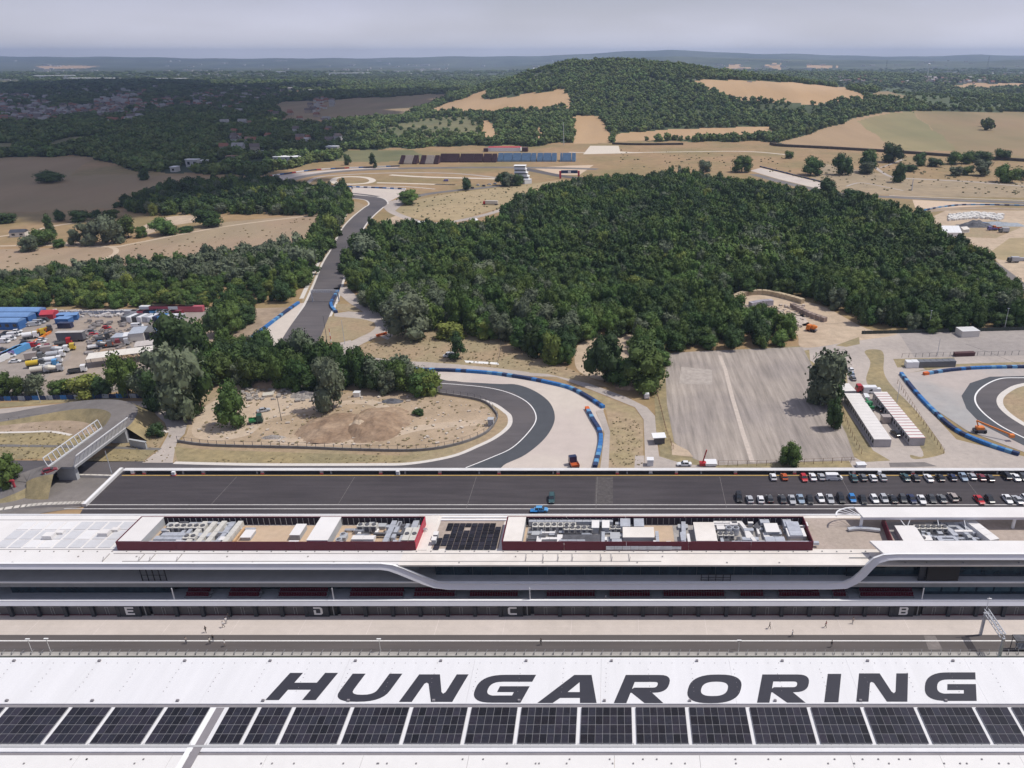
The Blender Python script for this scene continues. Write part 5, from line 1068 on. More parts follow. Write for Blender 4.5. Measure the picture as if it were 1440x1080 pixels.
for (ch, bl, br, tl, tr, yb_, yt_), w in zip(LET, WORDS):
    if ch == 'U': bl, br = 466, 537
    loops = outline(ch); P3 = []
    for lp in loops:
        P3.append([R(bl+(br-bl)*u + ((tl-bl)+((tr-tl)-(br-bl))*u)*v, yb_+(yt_-yb_)*v) for u, v in lp])
    vs = []; off = .02
    for lp in P3: vs += [(p.x,p.y,p.z+off) for p in lp]
    tr_ = tessellate_polygon([[Vector((p.x,p.y,0)) for p in lp] for lp in P3]); fs = []
    for a,b,c in tr_:
        if (vs[b][0]-vs[a][0])*(vs[c][1]-vs[a][1])-(vs[c][0]-vs[a][0])*(vs[b][1]-vs[a][1]) < 0: b, c = c, b
        fs.append((a,b,c))
    gb(MB().add(vs, fs), 'letter', INK, w)
# supports below the roof
for px in range(-100, 1600, 190):
    x = R(px, 1000).x; gb(MB().bar((x, 70, 0), (x, 74, 26.5), .8), 'support_column', GREYL)
gb(MB().prism([(XS0,36),(XS1,36),(XS1,84),(XS0,84)], .0, 1.2), 'stand_base', GREYC)
st = MB()
for k in range(24): st.box(XS0, 84-k*1.8-1.8, 1.2, XS1, 84-k*1.8, 1.6+k*.85)
gb(st, 'terrace_steps', GREYC)['kind'] = 'stuff'
# ------------------------------------------------------------------ vehicles
TYRE = mat('tyre', (.02,.02,.02), var=.1); WGL = mat('car_glass', (.02,.025,.03), var=.1, rough=.1, spec=.8); LAMP = mat('lamp_lens', (.7,.7,.65), rough=.2); TAIL = mat('tail_lens', (.4,.02,.02), rough=.3)
def paint(n, rgb): return mat('paint_'+n, rgb, var=.02, rough=.28, spec=.6)
PT = {'white':paint('white',(.74,.74,.74)),'silver':paint('silver',(.42,.43,.45)),'grey':paint('grey',(.14,.145,.15)),'darkgrey':paint('darkgrey',(.055,.057,.06)),'black':paint('black',(.018,.018,.02)),
 'red':paint('red',(.45,.02,.025)),'maroon':paint('maroon',(.2,.03,.04)),'orange':paint('orange',(.48,.1,.03)),'blue':paint('blue',(.03,.2,.5)),'navy':paint('navy',(.02,.03,.08)),'teal':paint('teal',(.04,.09,.10)),
 'beige':paint('beige',(.36,.31,.28)),'green':paint('green',(.03,.2,.07)),'yellow':paint('yellow',(.6,.42,.03)),'lightblue':paint('lightblue',(.1,.32,.6)),'oranged':paint('bright_orange',(.7,.2,.02)),'cream':paint('cream',(.6,.56,.48)), 'bluesilver':paint('blue_silver',(.28,.36,.45)), 'darkgreen':paint('dark_green',(.02,.07,.05)), 'rose':paint('rose',(.5,.12,.15)), 'violet':paint('violet',(.18,.15,.35))}
CARS = {}
def loft(secs):          # secs: (y, half width, z0, z1) ; one strip of box rings along y
    v = []; f = []
    for y, hw, z0, z1, tw in secs: v += [(-hw,y,z0),(hw,y,z0),(hw*tw,y,z1),(-hw*tw,y,z1)]
    for i in range(len(secs)-1):
        a, b = 4*i, 4*i+4; f += [(a,a+1,b+1,b),(a+1,a+2,b+2,b+1),(a+2,a+3,b+3,b+2),(a+3,a,b,b+3)]
    f += [(3,2,1,0), tuple(4*(len(secs)-1)+j for j in range(4))]; return v, f
def car_meshes(st):
    if st in CARS: return CARS[st]
    Lh = {'hatch':2.0,'sedan':2.3,'suv':2.35,'van':2.6}[st]; W = .9 if st != 'van' else .98; zb = {'hatch':.86,'sedan':.84,'suv':1.0,'van':1.15}[st]; zt = {'hatch':1.46,'sedan':1.42,'suv':1.72,'van':2.0}[st]
    body = MB().add(*loft([(-Lh,W*.8,.38,zb*.86,.95),(-Lh+.18,W*.96,.26,zb*.97,.95),(-Lh*.45,W,.24,zb*1.02,.94),(Lh*.3,W,.24,zb,.94),(Lh*.78,W*.96,.26,zb*.88,.93),(Lh,W*.78,.38,zb*.66,.95)]))
    fr = {'hatch':(.42,-.82),'sedan':(.38,-.62),'suv':(.42,-.9),'van':(.68,-.95)}[st]
    yf, yr = Lh*fr[0], Lh*fr[1]; 
    gl = MB().add(*loft([(yr-.02,W*.86,zb*.93,zb+.05,.95),(yr+.28,W*.87,zb*.93,zt-.06,.84),(yf-.55,W*.87,zb*.93,zt-.06,.84),(yf+.1,W*.86,zb*.9,zb+.02,.95)]))
    rf = MB().add(*loft([(yr+.26,W*.71,zt-.07,zt-.02,.98),(0,W*.73,zt-.07,zt+.01,.98),(yf-.55,W*.71,zt-.07,zt-.02,.98)]))
    if st == 'van': rf.box(-W*.86, yr-.02, zb, W*.86, yf-1.1, zt+.02)
    for s in (-1,1): rf.bar((s*W*.78, yr+.1, zb), (s*W*.7, yr+.3, zt-.04), .08); rf.bar((s*W*.8, yf, zb), (s*W*.7, yf-.55, zt-.04), .07); rf.bar((s*W*.86, 0, zb), (s*W*.73, 0, zt-.05), .09)
    wh = MB().tube((-.1,0,0),(.1,0,0),.33,.33,12); wh2 = MB().tube((-.105,0,0),(.105,0,0),.19,.19,8)
    hl = MB().box(-.2,-.05,-.07,.2,.05,.07)
    CARS[st] = dict(Lh=Lh, W=W, zb=zb, body=body.mesh('car_body_'+st, PT['white']), gl=gl.mesh('car_glass_'+st, WGL), rf=rf.mesh('car_roof_'+st, PT['white']), wh=wh.mesh('wheel_shape', TYRE), rim=wh2.mesh('rim_shape', METAL), hl=hl.mesh('lamp_shape', LAMP), tl=hl.mesh('tail_shape', TAIL)); return CARS[st]
CARC = {}
def car(p, rz, col, st='hatch', label=None, group=None, z=.16, name='parked_car', cat='car'):
    if (col, st) in CARC:
        o = copy_tree(CARC[(col, st)], loc=(p.x,p.y,z), rz=rz)
    else:
        M_ = car_meshes(st); o = empty(name, (p.x,p.y,z), rz)
        b = link('body', M_['body'].copy(), o); b.data.materials[0] = PT[col]; r = link('roof', M_['rf'].copy(), o); r.data.materials[0] = PT[col]; link('windows', M_['gl'], o)
        for sx in (-1,1):
            for sy in (-.62,.6): w = link('wheel', M_['wh'], o, (sx*(M_['W']-.1), sy*M_['Lh'], .33)); link('rim', M_['rim'], w)
            link('headlight', M_['hl'], o, (sx*M_['W']*.6, M_['Lh']*.97, M_['zb']*.62)); link('tail_light', M_['tl'], o, (sx*M_['W']*.66, -M_['Lh']*.99, M_['zb']*.72))
        CARC[(col, st)] = o
    for k in ('label','group'): 
        if k in o: del o[k]
    tag(o, label, cat, group); return o
CN = {'white':'white','silver':'silver','grey':'grey','darkgrey':'dark grey','black':'black','red':'bright red','maroon':'maroon','orange':'rusty orange','blue':'bright blue','navy':'navy','teal':'dark teal','beige':'beige grey','bluesilver':'pale blue'}
up = [(1087,'white','hatch'),(1102.5,'orange','hatch'),(1130,'red','hatch'),(1142.5,'white','sedan'),(1154.5,'silver','hatch'),(1172,'white','vanx'),(1200,'teal','sedan'),(1213,'grey','hatch'),(1227,'white','hatch'),(1241,'silver','hatch'),(1272.5,'teal','sedan'),(1287,'darkgrey','hatch'),(1305,'white','sedan'),(1321.5,'black','hatch'),(1338.5,'navy','hatch'),(1354,'bluesilver','sedan'),(1366,'silver','hatch'),(1379,'maroon','hatch'),(1391,'darkgrey','hatch'),(1414,'black','suv'),(1427,'white','sedan'),(1438,'darkgrey','hatch'),(1452,'white','hatch'),(1470,'grey','sedan')]
lo = [(1039,'black','suv'),(1054,'silver','hatch'),(1069.5,'white','hatch'),(1082,'darkgrey','hatch'),(1100,'darkgrey','sedan'),(1113.5,'silver','sedan'),(1125.5,'bluesilver','sedan'),(1138.5,'black','hatch'),(1153.5,'white','hatch'),(1167,'silver','sedan'),(1182,'black','suv'),(1198,'blue','hatch'),(1213,'black','sedan'),(1229,'white','hatch'),(1242.5,'silver','hatch'),(1255,'black','sedan'),(1269,'darkgrey','hatch'),(1281.5,'navy','sedan'),(1295.5,'white','sedan'),(1309.5,'darkgrey','sedan'),(1324,'grey','sedan'),(1339,'beige','suv'),(1376.5,'red','sedan'),(1391,'black','hatch'),(1416,'white','sedan'),(1430,'silver','sedan'),(1442,'white','hatch'),(1458,'grey','hatch')]
r = random.Random(4)
for row, y, nm in ((up, 673.8, 'far'), (lo, 704.5, 'near')):
    seen = {}; tot = {}
    for _, c, s in row: tot[c] = tot.get(c, 0)+1
    for i, (x, c, s) in enumerate(row):
        seen[c] = seen.get(c, 0)+1; yy = y + r.uniform(-1.1,1.1) - (1.5 if s == 'suv' else 0)
        w = {'hatch':'car','sedan':'saloon car','suv':'off-road car','vanx':'van parked lengthwise'}[s]
        lab = '%s %s in the %s parking row' % (CN[c], w, nm)
        if tot[c] > 1: lab = '%s, %s %s one from the left' % (lab, ORD[seen[c]-1], CN[c])
        p = G(x, yy, 0); rz = (pi if (row is lo) == (r.random() < .8) else 0)+r.uniform(-.05,.05)
        if s == 'vanx': rz = -pi/2; s = 'van'
        car(p, rz, c, s, lab, 'cars parked in rows in the paddock')
car(G(776,704), pi+.04, 'darkgreen' if False else 'teal', 'suv', 'dark green car driving alone across the empty paddock', z=.16)
car(G(761,719.5), -pi/2, 'lightblue', 'hatch', 'light blue car beside a small cart just behind the pit building', z=.16)
o = MB().box(-.8,-1.2,.5,.8,1.2,.7).box(-.8,1.1,.7,.8,1.2,1.3); p = G(752,721); t = empty('hand_cart', (p.x,p.y,.16), -pi/2, 'small blue cart coupled behind the light blue car', 'cart'); o.build('tray', PT['blue'], t)
for sx in (-.6,.6):
    for sy in (-.8,.8): link('wheel', car_meshes('hatch')['wh'], t, (sx, sy, .33))
# motorcycle at the end of the near row
p = G(1349.5, 703); t = empty('motorcycle', (p.x,p.y,.16), .1, 'dark motorcycle standing at the end of a gap in the near row', 'motorcycle')
MB().bar((0,-.5,.6),(0,.35,.85),.3,.35).build('body', PT['black'], t); MB().bar((0,-.75,.85),(0,-.1,.82),.3,.12).build('saddle', TYRE, t); MB().bar((-.35,.5,1.05),(.35,.5,1.05),.05).bar((0,.75,.35),(0,.45,1.05),.08).build('handlebar', METALD, t)
for y in (-.72,.75): MB().tube((-.06,y,.32),(.06,y,.32),.32,.32,14).build('wheel', TYRE, t)
# trucks
def truck(p, rz, cab, load, lc, label, L=7.0, group=None, z=.05, cat='truck', name='truck'):
    t = empty(name, (p.x,p.y,z), rz, label, cat, group)
    MB().box(-1.1,-L/2,.7,1.1,L/2-.2,.95).build('chassis', METALD, t)
    c = MB().add([(-1.2,L/2-2,.6),(1.2,L/2-2,.6),(1.2,L/2,.6),(-1.2,L/2,.6),(-1.15,L/2-2,3),(1.15,L/2-2,3),(1.15,L/2-.35,2.95),(-1.15,L/2-.35,2.95)], [(3,2,1,0),(4,5,6,7),(0,1,5,4),(1,2,6,5),(2,3,7,6),(3,0,4,7)]).build('cab', PT[cab], t)
    MB().add([(-1.02,L/2-.12,1.75),(1.02,L/2-.12,1.75),(1.0,L/2-.3,2.7),(-1.0,L/2-.3,2.7)], [(0,1,2,3)]).build('windscreen', WGL, c)
    if load == 'box': MB().box(-1.25,-L/2,.96,1.25,L/2-2.25,3.5).build('cargo_box', PT[lc], t)
    if load == 'tank': MB().tube((0,-L/2,2.0),(0,L/2-2.3,2.0),1.1,1.1,14).build('tank', PT[lc], t, smooth=False)
    if load == 'bed': m = MB().box(-1.25,-L/2,.96,1.25,L/2-2.25,1.15); m.box(-1.25,-L/2,1.15,-1.18,L/2-2.25,1.7); m.box(1.18,-L/2,1.15,1.25,L/2-2.25,1.7); m.box(-1.17,-L/2,1.15,1.17,-L/2+.08,1.7); m.build('load_bed', PT[lc], t)
    if load == 'mixer': MB().tube((0,-L/2,2.6),(0,-L/2+1.6,2.2),.5,1.25,12).tube((0,-L/2+1.6,2.2),(0,L/2-2.4,1.7),1.25,.8,12).build('mixer_drum', PT[lc], t)
    if load == 'crane': MB().box(-1.1,-L/2+.5,1,1.1,L/2-2.8,2).build('crane_house', PT[lc], t); MB().bar((0,-L/2+1.5,2.2),(0,L/2+1,3.3),.5,.5).build('boom', PT[lc], t)
    for sx in (-1,1):
        for y in (-L/2+.9,-L/2+2.1,L/2-1.3): MB().tube((sx*1.2-.15*sx,y,.5),(sx*1.2+.02*sx,y,.5),.5,.5,12).build('wheel', TYRE, t)
    return t
def heading(a, b): a = G(*a); b = G(*b); return atan2(-(b.x-a.x), (b.y-a.y))   # rz so that +Y points a->b
def boxline(name, a, b, depth, h, m, label, cat, group=None, roof=None, z=.05, style='flat', extra=None, nseg=0):
    """box whose front foot runs between two ground pixels"""
    A = G(*a); B = G(*b); L_ = (B-A).length; rz = atan2(B.y-A.y, B.x-A.x); t = empty(name, (A.x,A.y,z), rz, label, cat, group)
    if style == 'open':
        for i in range(max(2, int(L_/5))+1):
            x = L_*i/max(2, int(L_/5))
            for y in (.1, depth-.1): MB().box(x-.08,y-.08,0,x+.08,y+.08,h-.25).build('post', METALD, t)
    else: MB().box(.06,.06,0,L_-.06,depth-.06,h-.12).build('wall', m, t)
    n = max(1, int(nseg)); rm = roof or m
    for i in range(n):
        x0, x1 = L_*i/n+(.03 if n > 1 else -.1), L_*(i+1)/n-(.03 if n > 1 else -.1)
        if style == 'gable' or style == 'arch':
            k = 8 if style == 'arch' else 2; mb = MB(); pr = []
            for j in range(k+1): s = j/k; pr.append((-.2+(depth+.4)*s, h-.1 + depth*(.22*sin(pi*s) if style == 'arch' else .25*(1-abs(2*s-1)))))
            v = [(x0,y,q) for y,q in pr]+[(x1,y,q) for y,q in pr]; K_ = k+1
            f = [(j,K_+j,K_+j+1,j+1) for j in range(k)]+[tuple(range(K_))]+[tuple(range(2*K_-1,K_-1,-1))]+[(0,K_-1,2*K_-1,K_)]
            f = [tuple(reversed(q_)) for q_ in f[:k]] + f[k:]
            mb.add(v, f).build('roof', rm, t)
        else: MB().box(x0,-.1,h-.118,x1,depth+.1,h).build('roof', rm, t)
    if extra:
        k = max(1, int(L_/extra))
        for i in range(k): x = L_*(i+.5)/k; MB().box(x-extra*.25,.0,h*.35,x+extra*.25,.058,h*.75).build('window', WGL, t)
    return t
def container(a, col, rz, label, L=6.06, z=.05, h=2.6, group='shipping containers'):
    t = empty('shipping_container', (a.x,a.y,z), rz, label, 'container', group); m = PT[col]
    MB().box(-L/2,-1.22,.1,L/2,1.22,h).build('shell', m, t)
    mb = MB(); n = int(L/.6)
    for i in range(n): x = -L/2+.3+i*.6; mb.box(x-.12,-1.26,.25,x+.12,-1.221,h-.15); mb.box(x-.12,1.221,.25,x+.12,1.26,h-.15)
    mb.build('side_ribs', m, t)['kind'] = 'stuff'
    for y in (-.6,.6): MB().box(L/2,y-.56,.2,L/2+.05,y+.56,h-.1).build('door', m, t)
    return t
B_ = PT
BLU = mat('blue_sheet', (.045,.13,.33), var=.1, scale=.6); BLU2 = mat('blue_roof', (.16,.28,.50), var=.1, scale=.5); OFFW = mat('off_white', (.66,.62,.56), var=.06, scale=.5); GSH = mat('grey_sheet', (.36,.39,.44), var=.1, scale=.6); REDS = mat('red_sheet', (.45,.05,.07), var=.1)
# compound
for i, (x, y) in enumerate(((57,448.5),(42,456),(28,464))):
    boxline('workshop_shed', (-70,y), (x,y), 5.6, 3.8, BLU, '%s long blue shed of three at the left edge' % ('rearmost','middle','front')[i], 'shed', 'blue sheds', BLU2, style='arch', extra=3.5, nseg=8)
boxline('red_tent', (57,450), (76,449), 6, 2.6, REDS, 'red tent shaped cover right of the blue sheds', 'tent', None, REDS, style='gable')
for i,(a,b,d,h) in enumerate((((78,456),(97,456),4,2.6),((92,452),(110,450),5,2.6),((80,450),(96,449),4,2.4))): boxline('blue_hut', a, b, d, h, BLU, ('front','right','rear')[i]+' light blue flat hut near the red tent', 'hut', 'blue huts', BLU2)
container(G(93,461), 'navy', .03, 'dark blue container alone before the blue huts'); 
t = boxline('trailer', (81,481.5), (118.5,480.5), 2.6, 3.6, mat('trailer_grey', (.14,.14,.15)), 'long grey trailer standing alone in the compound', 'trailer', None, mat('tarp_grey', (.45,.43,.41)), z=.9)
for x in (1,2.2,9,10.2):
    for y in (.2,2.3): MB().tube((x,y-.15,-.4),(x,y+.15,-.4),.48,.48,12).build('wheel', TYRE, t)
for i in range(6):
    a = G(-6+i*7.5, 511-i*3.6); container(a, ('white','white','violet','lightblue','lightblue','lightblue')[i], radians(75), ('white','white','violet','light blue','light blue','light blue')[i]+' container, %s in the slanted row at the left' % ORD[i])
for i in range(11):
    a = G(181+i*7.2, 450.5+.3*(i%2)); c = ('grey','white','darkgrey','white','silver','white','navy','blue','silver','white','silver')[i]
    container(a, c, radians(80), c.replace('darkgrey','dark grey')+' container, %s in the middle row of the compound' % ORD[i])
for i in range(8):
    a = G(186+i*9, 443.5); c = ('silver','white','rose','navy','lightblue','white','white','maroon')[i]; container(a, c, .02, c.replace('lightblue','light blue')+' container, %s in the second row from the back' % ORD[i])
for i in range(5): c = ('white','rose','rose','white','rose')[i]; container(G(216+i*13.5, 438), c, .02, c.replace('rose','rose red')+' container, %s in the back row by the trees' % ORD[i], L=12, h=2.9)
boxline('canopy', (124,519), (218,507), 7.5, 4.2, OFFW, 'long white flat canopy behind the tall green tree', 'canopy', None, OFFW, style='open', nseg=7)
boxline('storage_shed', (183,482), (204,480), 10, 4, OFFW, 'pale shed with silver roof in the compound', 'shed', None, GSH)
boxline('storage_shed', (201,479), (229,477), 9, 3.8, BLU, 'shed with grey roof and blue end near the tall trees', 'shed', None, mat('roof_dark_grey', (.12,.12,.12)), style='open'); boxline('storage_hut', (226,479), (231,478), 9, 3.9, BLU, 'narrow blue cabin at the end of the open shed', 'hut', None, BLU2)
boxline('storage_shed', (158,484), (175,483), 6, 3, OFFW, 'low grey shed left of the silver roofed one', 'shed', None, GSH); boxline('storage_hut', (175,483), (183,482), 6, 3.2, OFFW, 'narrow white cabin with reddish side', 'hut', None, PT['white'])
boxline('storage_yard_roof', (191,497), (222,493), 7, 3, OFFW, 'flat pale roof just behind the long canopy', 'shed', None, mat('pale_flat_roof', (.48,.44,.41), var=.15, scale=.8), style='open')
hd = radians(-65)
TRK = [((52,516),'darkgrey','tank','yellow','truck with a yellow tank in the front rows'),((62,521),'silver','bed','silver','pale flatbed truck half under the trees'),((50,506),'grey','box','beige','beige box truck near the slanted containers'),
 ((76,511),'white','tank','white','white tanker in the middle of the truck rows'),((80,503),'white','tank','silver','silver tanker behind the white tanker'),((86,496),'white','mixer','silver','concrete mixer behind the tankers'),
 ((95,493),'yellow','bed','grey','truck with bright yellow cab at the row end'),((72,497),'oranged','box','beige','truck with orange cab'),((60,494),'maroon','bed','grey','maroon truck at the back of the rows'),((70,516),'lightblue','bed','white','truck with light blue cab in front'),
 ((58,525),'silver','tank','cream','cream tanker under the left trees'),((77,523),'silver','mixer','cream','small mixer at the front of the rows'),((110,524),'white','bed','darkgrey','white pickup truck left of the long canopy'),((90,485),'red','bed','grey','red truck behind the yellow cab')]
for p, c, l, lc, lab in TRK: truck(G(*p), hd, c, l, lc, lab, L=6.5, group='trucks parked in the compound')
for p, c, l, lc, lab in (((44,476),'white','tank','white','white tanker on the left lane'),((54,472),'yellow','crane','yellow','yellow crane truck on the left lane'),((64,467),'darkgrey','bed','oranged','dark truck with orange bed on the left lane'),((136,490),'blue','bed','white','blue truck beside the dirt heap'),((148,489),'grey','mixer','grey','grey mixer beside the blue truck'),((160,487),'maroon','bed','orange','rusty truck in the dirt yard'),((172,486),'silver','bed','beige','beige truck in the dirt yard'),((145,478),'darkgrey','crane','grey','dark crane truck in the dirt yard')): truck(G(*p), hd+.1, c, l, lc, lab, L=6, group='trucks standing about the compound')
for i, (x, y, c, s) in enumerate(((4,474,'darkgrey','hatch'),(10,470,'black','sedan'),(6,482,'white','van'),(13,478,'white','van'),(20,473,'white','van'),(27,471,'white','sedan'),(36,483,'black','hatch'),(30,460,'darkgrey','hatch'),(38,459,'white','hatch'),(49,458,'silver','van'),(56,455,'silver','van'),(62,452,'darkgrey','van'),(3,493,'darkgrey','hatch'))):
    car(G(x,y), hd-.2*(i%3), c, s, '%s %s in the compound, %s counted from the left' % (c.replace('darkgrey','dark grey'), {'van':'van','hatch':'small car','sedan':'saloon car'}[s], ORD[i]), 'cars in the compound', z=.05)
rr_ = random.Random(77)
for i in range(22):
    x_, y_ = (rr_.uniform(0,75), rr_.uniform(463,512)) if i < 14 else (rr_.uniform(125,230), rr_.uniform(455,490))
    c_ = rr_.choice(('white','silver','darkgrey','grey','white','navy','red')); car(G(x_,y_), hd+rr_.uniform(-.3,.3), c_, rr_.choice(('hatch','van','sedan')), '%s vehicle standing loosely in the %s half of the compound' % (c_.replace('darkgrey','dark grey'), 'left' if i < 14 else 'right'), 'loosely parked compound vehicles', z=.05)
for i in range(3): boxline('orange_barrier', (50+i*8,482-i*5), (57+i*8,478-i*5), .8, .9, PT['oranged'], '%s orange barrier on the left lane' % ('front','middle','rear')[i], 'barrier', 'orange barriers', PT['oranged'])
# scattered vehicles
car(G(71,665,4.5), radians(-48), 'maroon', 'hatch', 'dark red car driving down from the bridge', z=4.78)
for x,y,c,s,rz,lab in ((371,579,'silver','sedan',radians(-60),'silver car in the shade of the lone tree'),(909,558,'white','van',0.05,'white pickup by the wood corner'),
   (962,655,'white','sedan',pi/2,'white car behind the paddock wall'),(1196,522,'white','hatch',.1,'rearmost white car beside the large silver tree'),(1197,528,'bluesilver','hatch',.1,'pale blue car beside the large silver tree'),(1199,534,'grey','hatch',.1,'grey car beside the large silver tree'),
   (1217,562,'white','van',-.1,'white van between the two container rows'),(1235,577,'darkgrey','suv',.3,'dark car between the container rows, rear one'),(1259,612,'black','suv',.2,'black car between the container rows, front one'),(1228,553,'white','van',pi/2,'white van at the head of the right container row'),
   (632,502,'white','van',pi/2,'white van beside the pointed dark tree'),(655,253,'darkgrey','van',pi/2,'dark van near the far tower building'),(627,255,'violet','van',pi/2,'violet van near the far light strips'),(711,293,'white','van',pi/2,'white van at the edge of the central wood'),
   (672,261,'white','hatch',1,'white car left of the far tower building'),(680,262,'darkgrey','hatch',1,'dark car left of the far tower building'),(688,260,'white','sedan',1.3,'white saloon near the far tower building'),(696,259,'silver','hatch',1,'silver car nearest the far tower building'),(664,265,'black','hatch',1,'black car below the single dark tree'),
   (1434,367,'silver','van',pi/2,'silver van at the right edge of the sand yard')):
    car(G(x,y), rz, c, s, lab, z=.15 if y > 560 else .1)
truck(G(361,595), radians(-70), 'darkgreen', 'bed', 'green', 'green tipper truck at the left of the building site', L=4.6, z=.12)
truck(G(1222,577), .2, 'green', 'crane', 'green', 'green loader between the container rows', L=4, z=.12)
truck(G(1212,551), pi/2+.1, 'red', 'bed', 'darkgrey', 'truck cab beside the white container', L=5, z=.1)
truck(G(807,656), .3, 'navy', 'bed', 'orange', 'blue truck with orange load behind the paddock wall', L=5, z=.12)
t = truck(G(690,288), pi/2-.15, 'red', 'box', 'cream', 'cream trailer truck with red stripe on the far meadow', L=13)
truck(G(1141,466), .9, 'oranged', 'mixer', 'oranged', 'orange concrete mixer at the sand clearing', L=5, z=.1)
for i,(x,y,c,l,lc) in enumerate(((1383,318,'blue','crane','blue'),(1395,324,'violet','bed','violet'),(1402,323,'oranged','bed','orange'),(1411,327,'grey','box','silver'),(1424,369,'darkgrey','box','silver'))): truck(G(x,y), pi/2, c, l, lc, '%s truck in the far right sand yard' % ('blue crane','violet','orange','grey','silver box')[i], L=7)
# ------------------------------------------------------------------ barriers, fences, bridge
BB1 = mat('barrier_blue', (.04,.16,.40), var=.12, scale=1); BB2 = mat('barrier_navy', (.03,.05,.12), var=.1); BB3 = mat('barrier_lightblue', (.12,.28,.46), var=.1); BORG = mat('barrier_orange', (.6,.14,.04), var=.1)
def tyrewall(pts, label, step=2.2, w=1.4, h=1.1, mats=None, lead=None, z=.05):
    w_ = wpts(pts); o = empty('tyre_barrier', (0,0,0), 0, label, 'tyre barrier', 'blue tyre barriers round the track'); ms = mats or [BB1, BB2, BB3, BB1, BB2]
    me = [MB().box(-step/2+.04,-w/2,0,step/2-.04,w/2,h-.08).box(-step/2+.08,-w/2+.1,h-.08,step/2-.08,w/2-.1,h).mesh('barrier_block', m) for m in ms]; mo = MB().box(-step/2,-w/2,0,step/2,w/2,h).mesh('barrier_block', BORG)
    for i, (p, a) in enumerate(along(w_, step)): link('barrier_block', mo if (lead and i < lead) else me[(i*7+i//3) % len(me)], o, (p.x,p.y,z), a)
tyrewall([(585,521),(640,522.5),(690,526),(720,530),(745,534),(770,539),(802,547),(827,560),(850,575)], 'long blue barrier curving above the first corner')
tyrewall([(826,577),(834,592),(843,607),(845,620),(842,638),(837,657)], 'short blue barrier right of the first corner', lead=1)
tyrewall([(1268,528),(1285,550),(1310,577),(1345,607),(1390,627),(1437,642)], 'blue barrier slanting down the right run-off')
tyrewall([(1302,527),(1345,521),(1400,518),(1500,517)], 'blue barrier along the top of the right run-off', lead=1)
tyrewall([(343,484),(370,464),(400,441),(421,426)], 'blue barrier along the run-off of the climbing straight')
tyrewall([(475,411),(468,422),(466,431),(474,441)], 'short blue barrier under the track footbridge')
tyrewall([(440,261.5),(500,263.5),(572,266.5)], 'blue barrier at the far hairpin', step=4, mats=[BB2, BB1, PW]); tyrewall([(375,249),(400,245),(455,238.5),(560,234)], 'blue and white barrier round the far left bend', step=5, mats=[BB2, BB1, PW, REDS])
tyrewall([(1301,296),(1330,291),(1372,288.5),(1500,291)], 'blue grey barrier at the far right gravel trap', step=4, mats=[BB3, BB2, GSH]); tyrewall([(1070,235),(1110,245),(1158,257)], 'dark barrier beside the pale far run-off', step=4, mats=[BB2, METALD])
def fence(pts, label, h=1.8, step=3.0, wall=0, m=METALD, rails=(1.0,), wm=None, lean=0, z=.08, smooth=True, mesh_=None):
    w_ = wpts(pts, smooth); o = empty('fence', (0,0,0), 0, label, 'fence', 'fences around the circuit')
    if wall:
        mb = MB()
        for a, b in zip(w_, w_[1:]): mb.bar(a+Vector((0,0,z+wall/2)), b+Vector((0,0,z+wall/2)), .4, wall)
        mb.build('base_wall', wm or GREYC, o)
    pm = MB().bar((0,0,0),(0,lean,h),.12,.12).mesh('fence_post', m)
    for i, (p, a) in enumerate(along(w_, step)):
        if i < 290: link('post', pm, o, (p.x,p.y,z), a)
    for f in rails:
        mb = MB()
        for a, b in zip(w_, w_[1:]): mb.bar(a+Vector((0,0,z+h*f)), b+Vector((0,0,z+h*f)), .05, .05)
        mb.build('rail', m, o)
    if mesh_:
        for (i0, i1, mm, zz) in mesh_:
            L_ = along(w_, 2.5); 
            for j, (p, a) in enumerate(L_):
                if i0 <= j < i1: MB().box(-1.2,-.03,0,1.2,.03,zz).build('banner', mm[j % len(mm)], o).location = (p.x,p.y,z); o.children[-1].rotation_euler.z = a
    return o
fence([(250,622),(300,628),(420,631),(500,634),(585,635),(640,627),(682,611),(698,592),(697,581),(675,564),(607,553)], 'low wall with fence round the infield of the first corner', wall=.9, wm=mat('wall_shade_grey', (.20,.19,.185), var=.2), h=2.2)
fence([(-40,566),(0,564),(90,562),(165,560),(215,561),(250,568),(268,580),(265,600)], 'banner fence between the compound trees and the service road', h=2.0, mesh_=[(0,28,[BB2,BB1,BB2,GSH],1.7),(28,60,[METALD],1.2)])
fence([(-40,598),(0,596),(60,588),(110,584),(148,585)], 'wire fence on the inner side of the left loop road', h=1.6)
fence([(1010,655),(1060,655),(1130,653),(1205,650)], 'brown fence in front of the empty car park', m=mat('rust', (.22,.13,.08)), h=1.8, rails=(1.,.5))
fence([(921,545),(930,580),(938,612),(948,636)], 'fence left of the empty car park', m=mat('rust', (.22,.13,.08)), step=2.2, rails=(1.,.5))
fence([(1268,503),(1340,501),(1440,499),(1500,498)], 'fence along the upper right lot', h=1.8); fence([(1240,470),(1262,540),(1300,600),(1328,640)][1:], 'fence along the island by the container yard', m=mat('rust', (.22,.13,.08)), h=1.8)
fence([(1215,470),(1300,468),(1500,463)], 'fence between the wood and the upper right lot', m=METALD, h=2.0, mesh_=[(0,200,[mat('fence_dark_net', (.05,.06,.05))],1.6)])
fence([(262,438),(180,441),(120,442),(60,443)], 'pale fence behind the compound', h=2, mesh_=[(0,60,[GSH],1.6)])
fence([(486,500),(420,520),(520,515),(548,512)][2:], 'short fence near the service road bend', h=1.5)
fence([(1175,545),(1183,575),(1196,610),(1212,640)], 'fence on the car park side of the container rows', m=mat('rust', (.22,.13,.08)), h=1.8)
fence([(700,512),(703,500),(705,480)], 'wire fence across the dry slope', h=1.6, step=4)
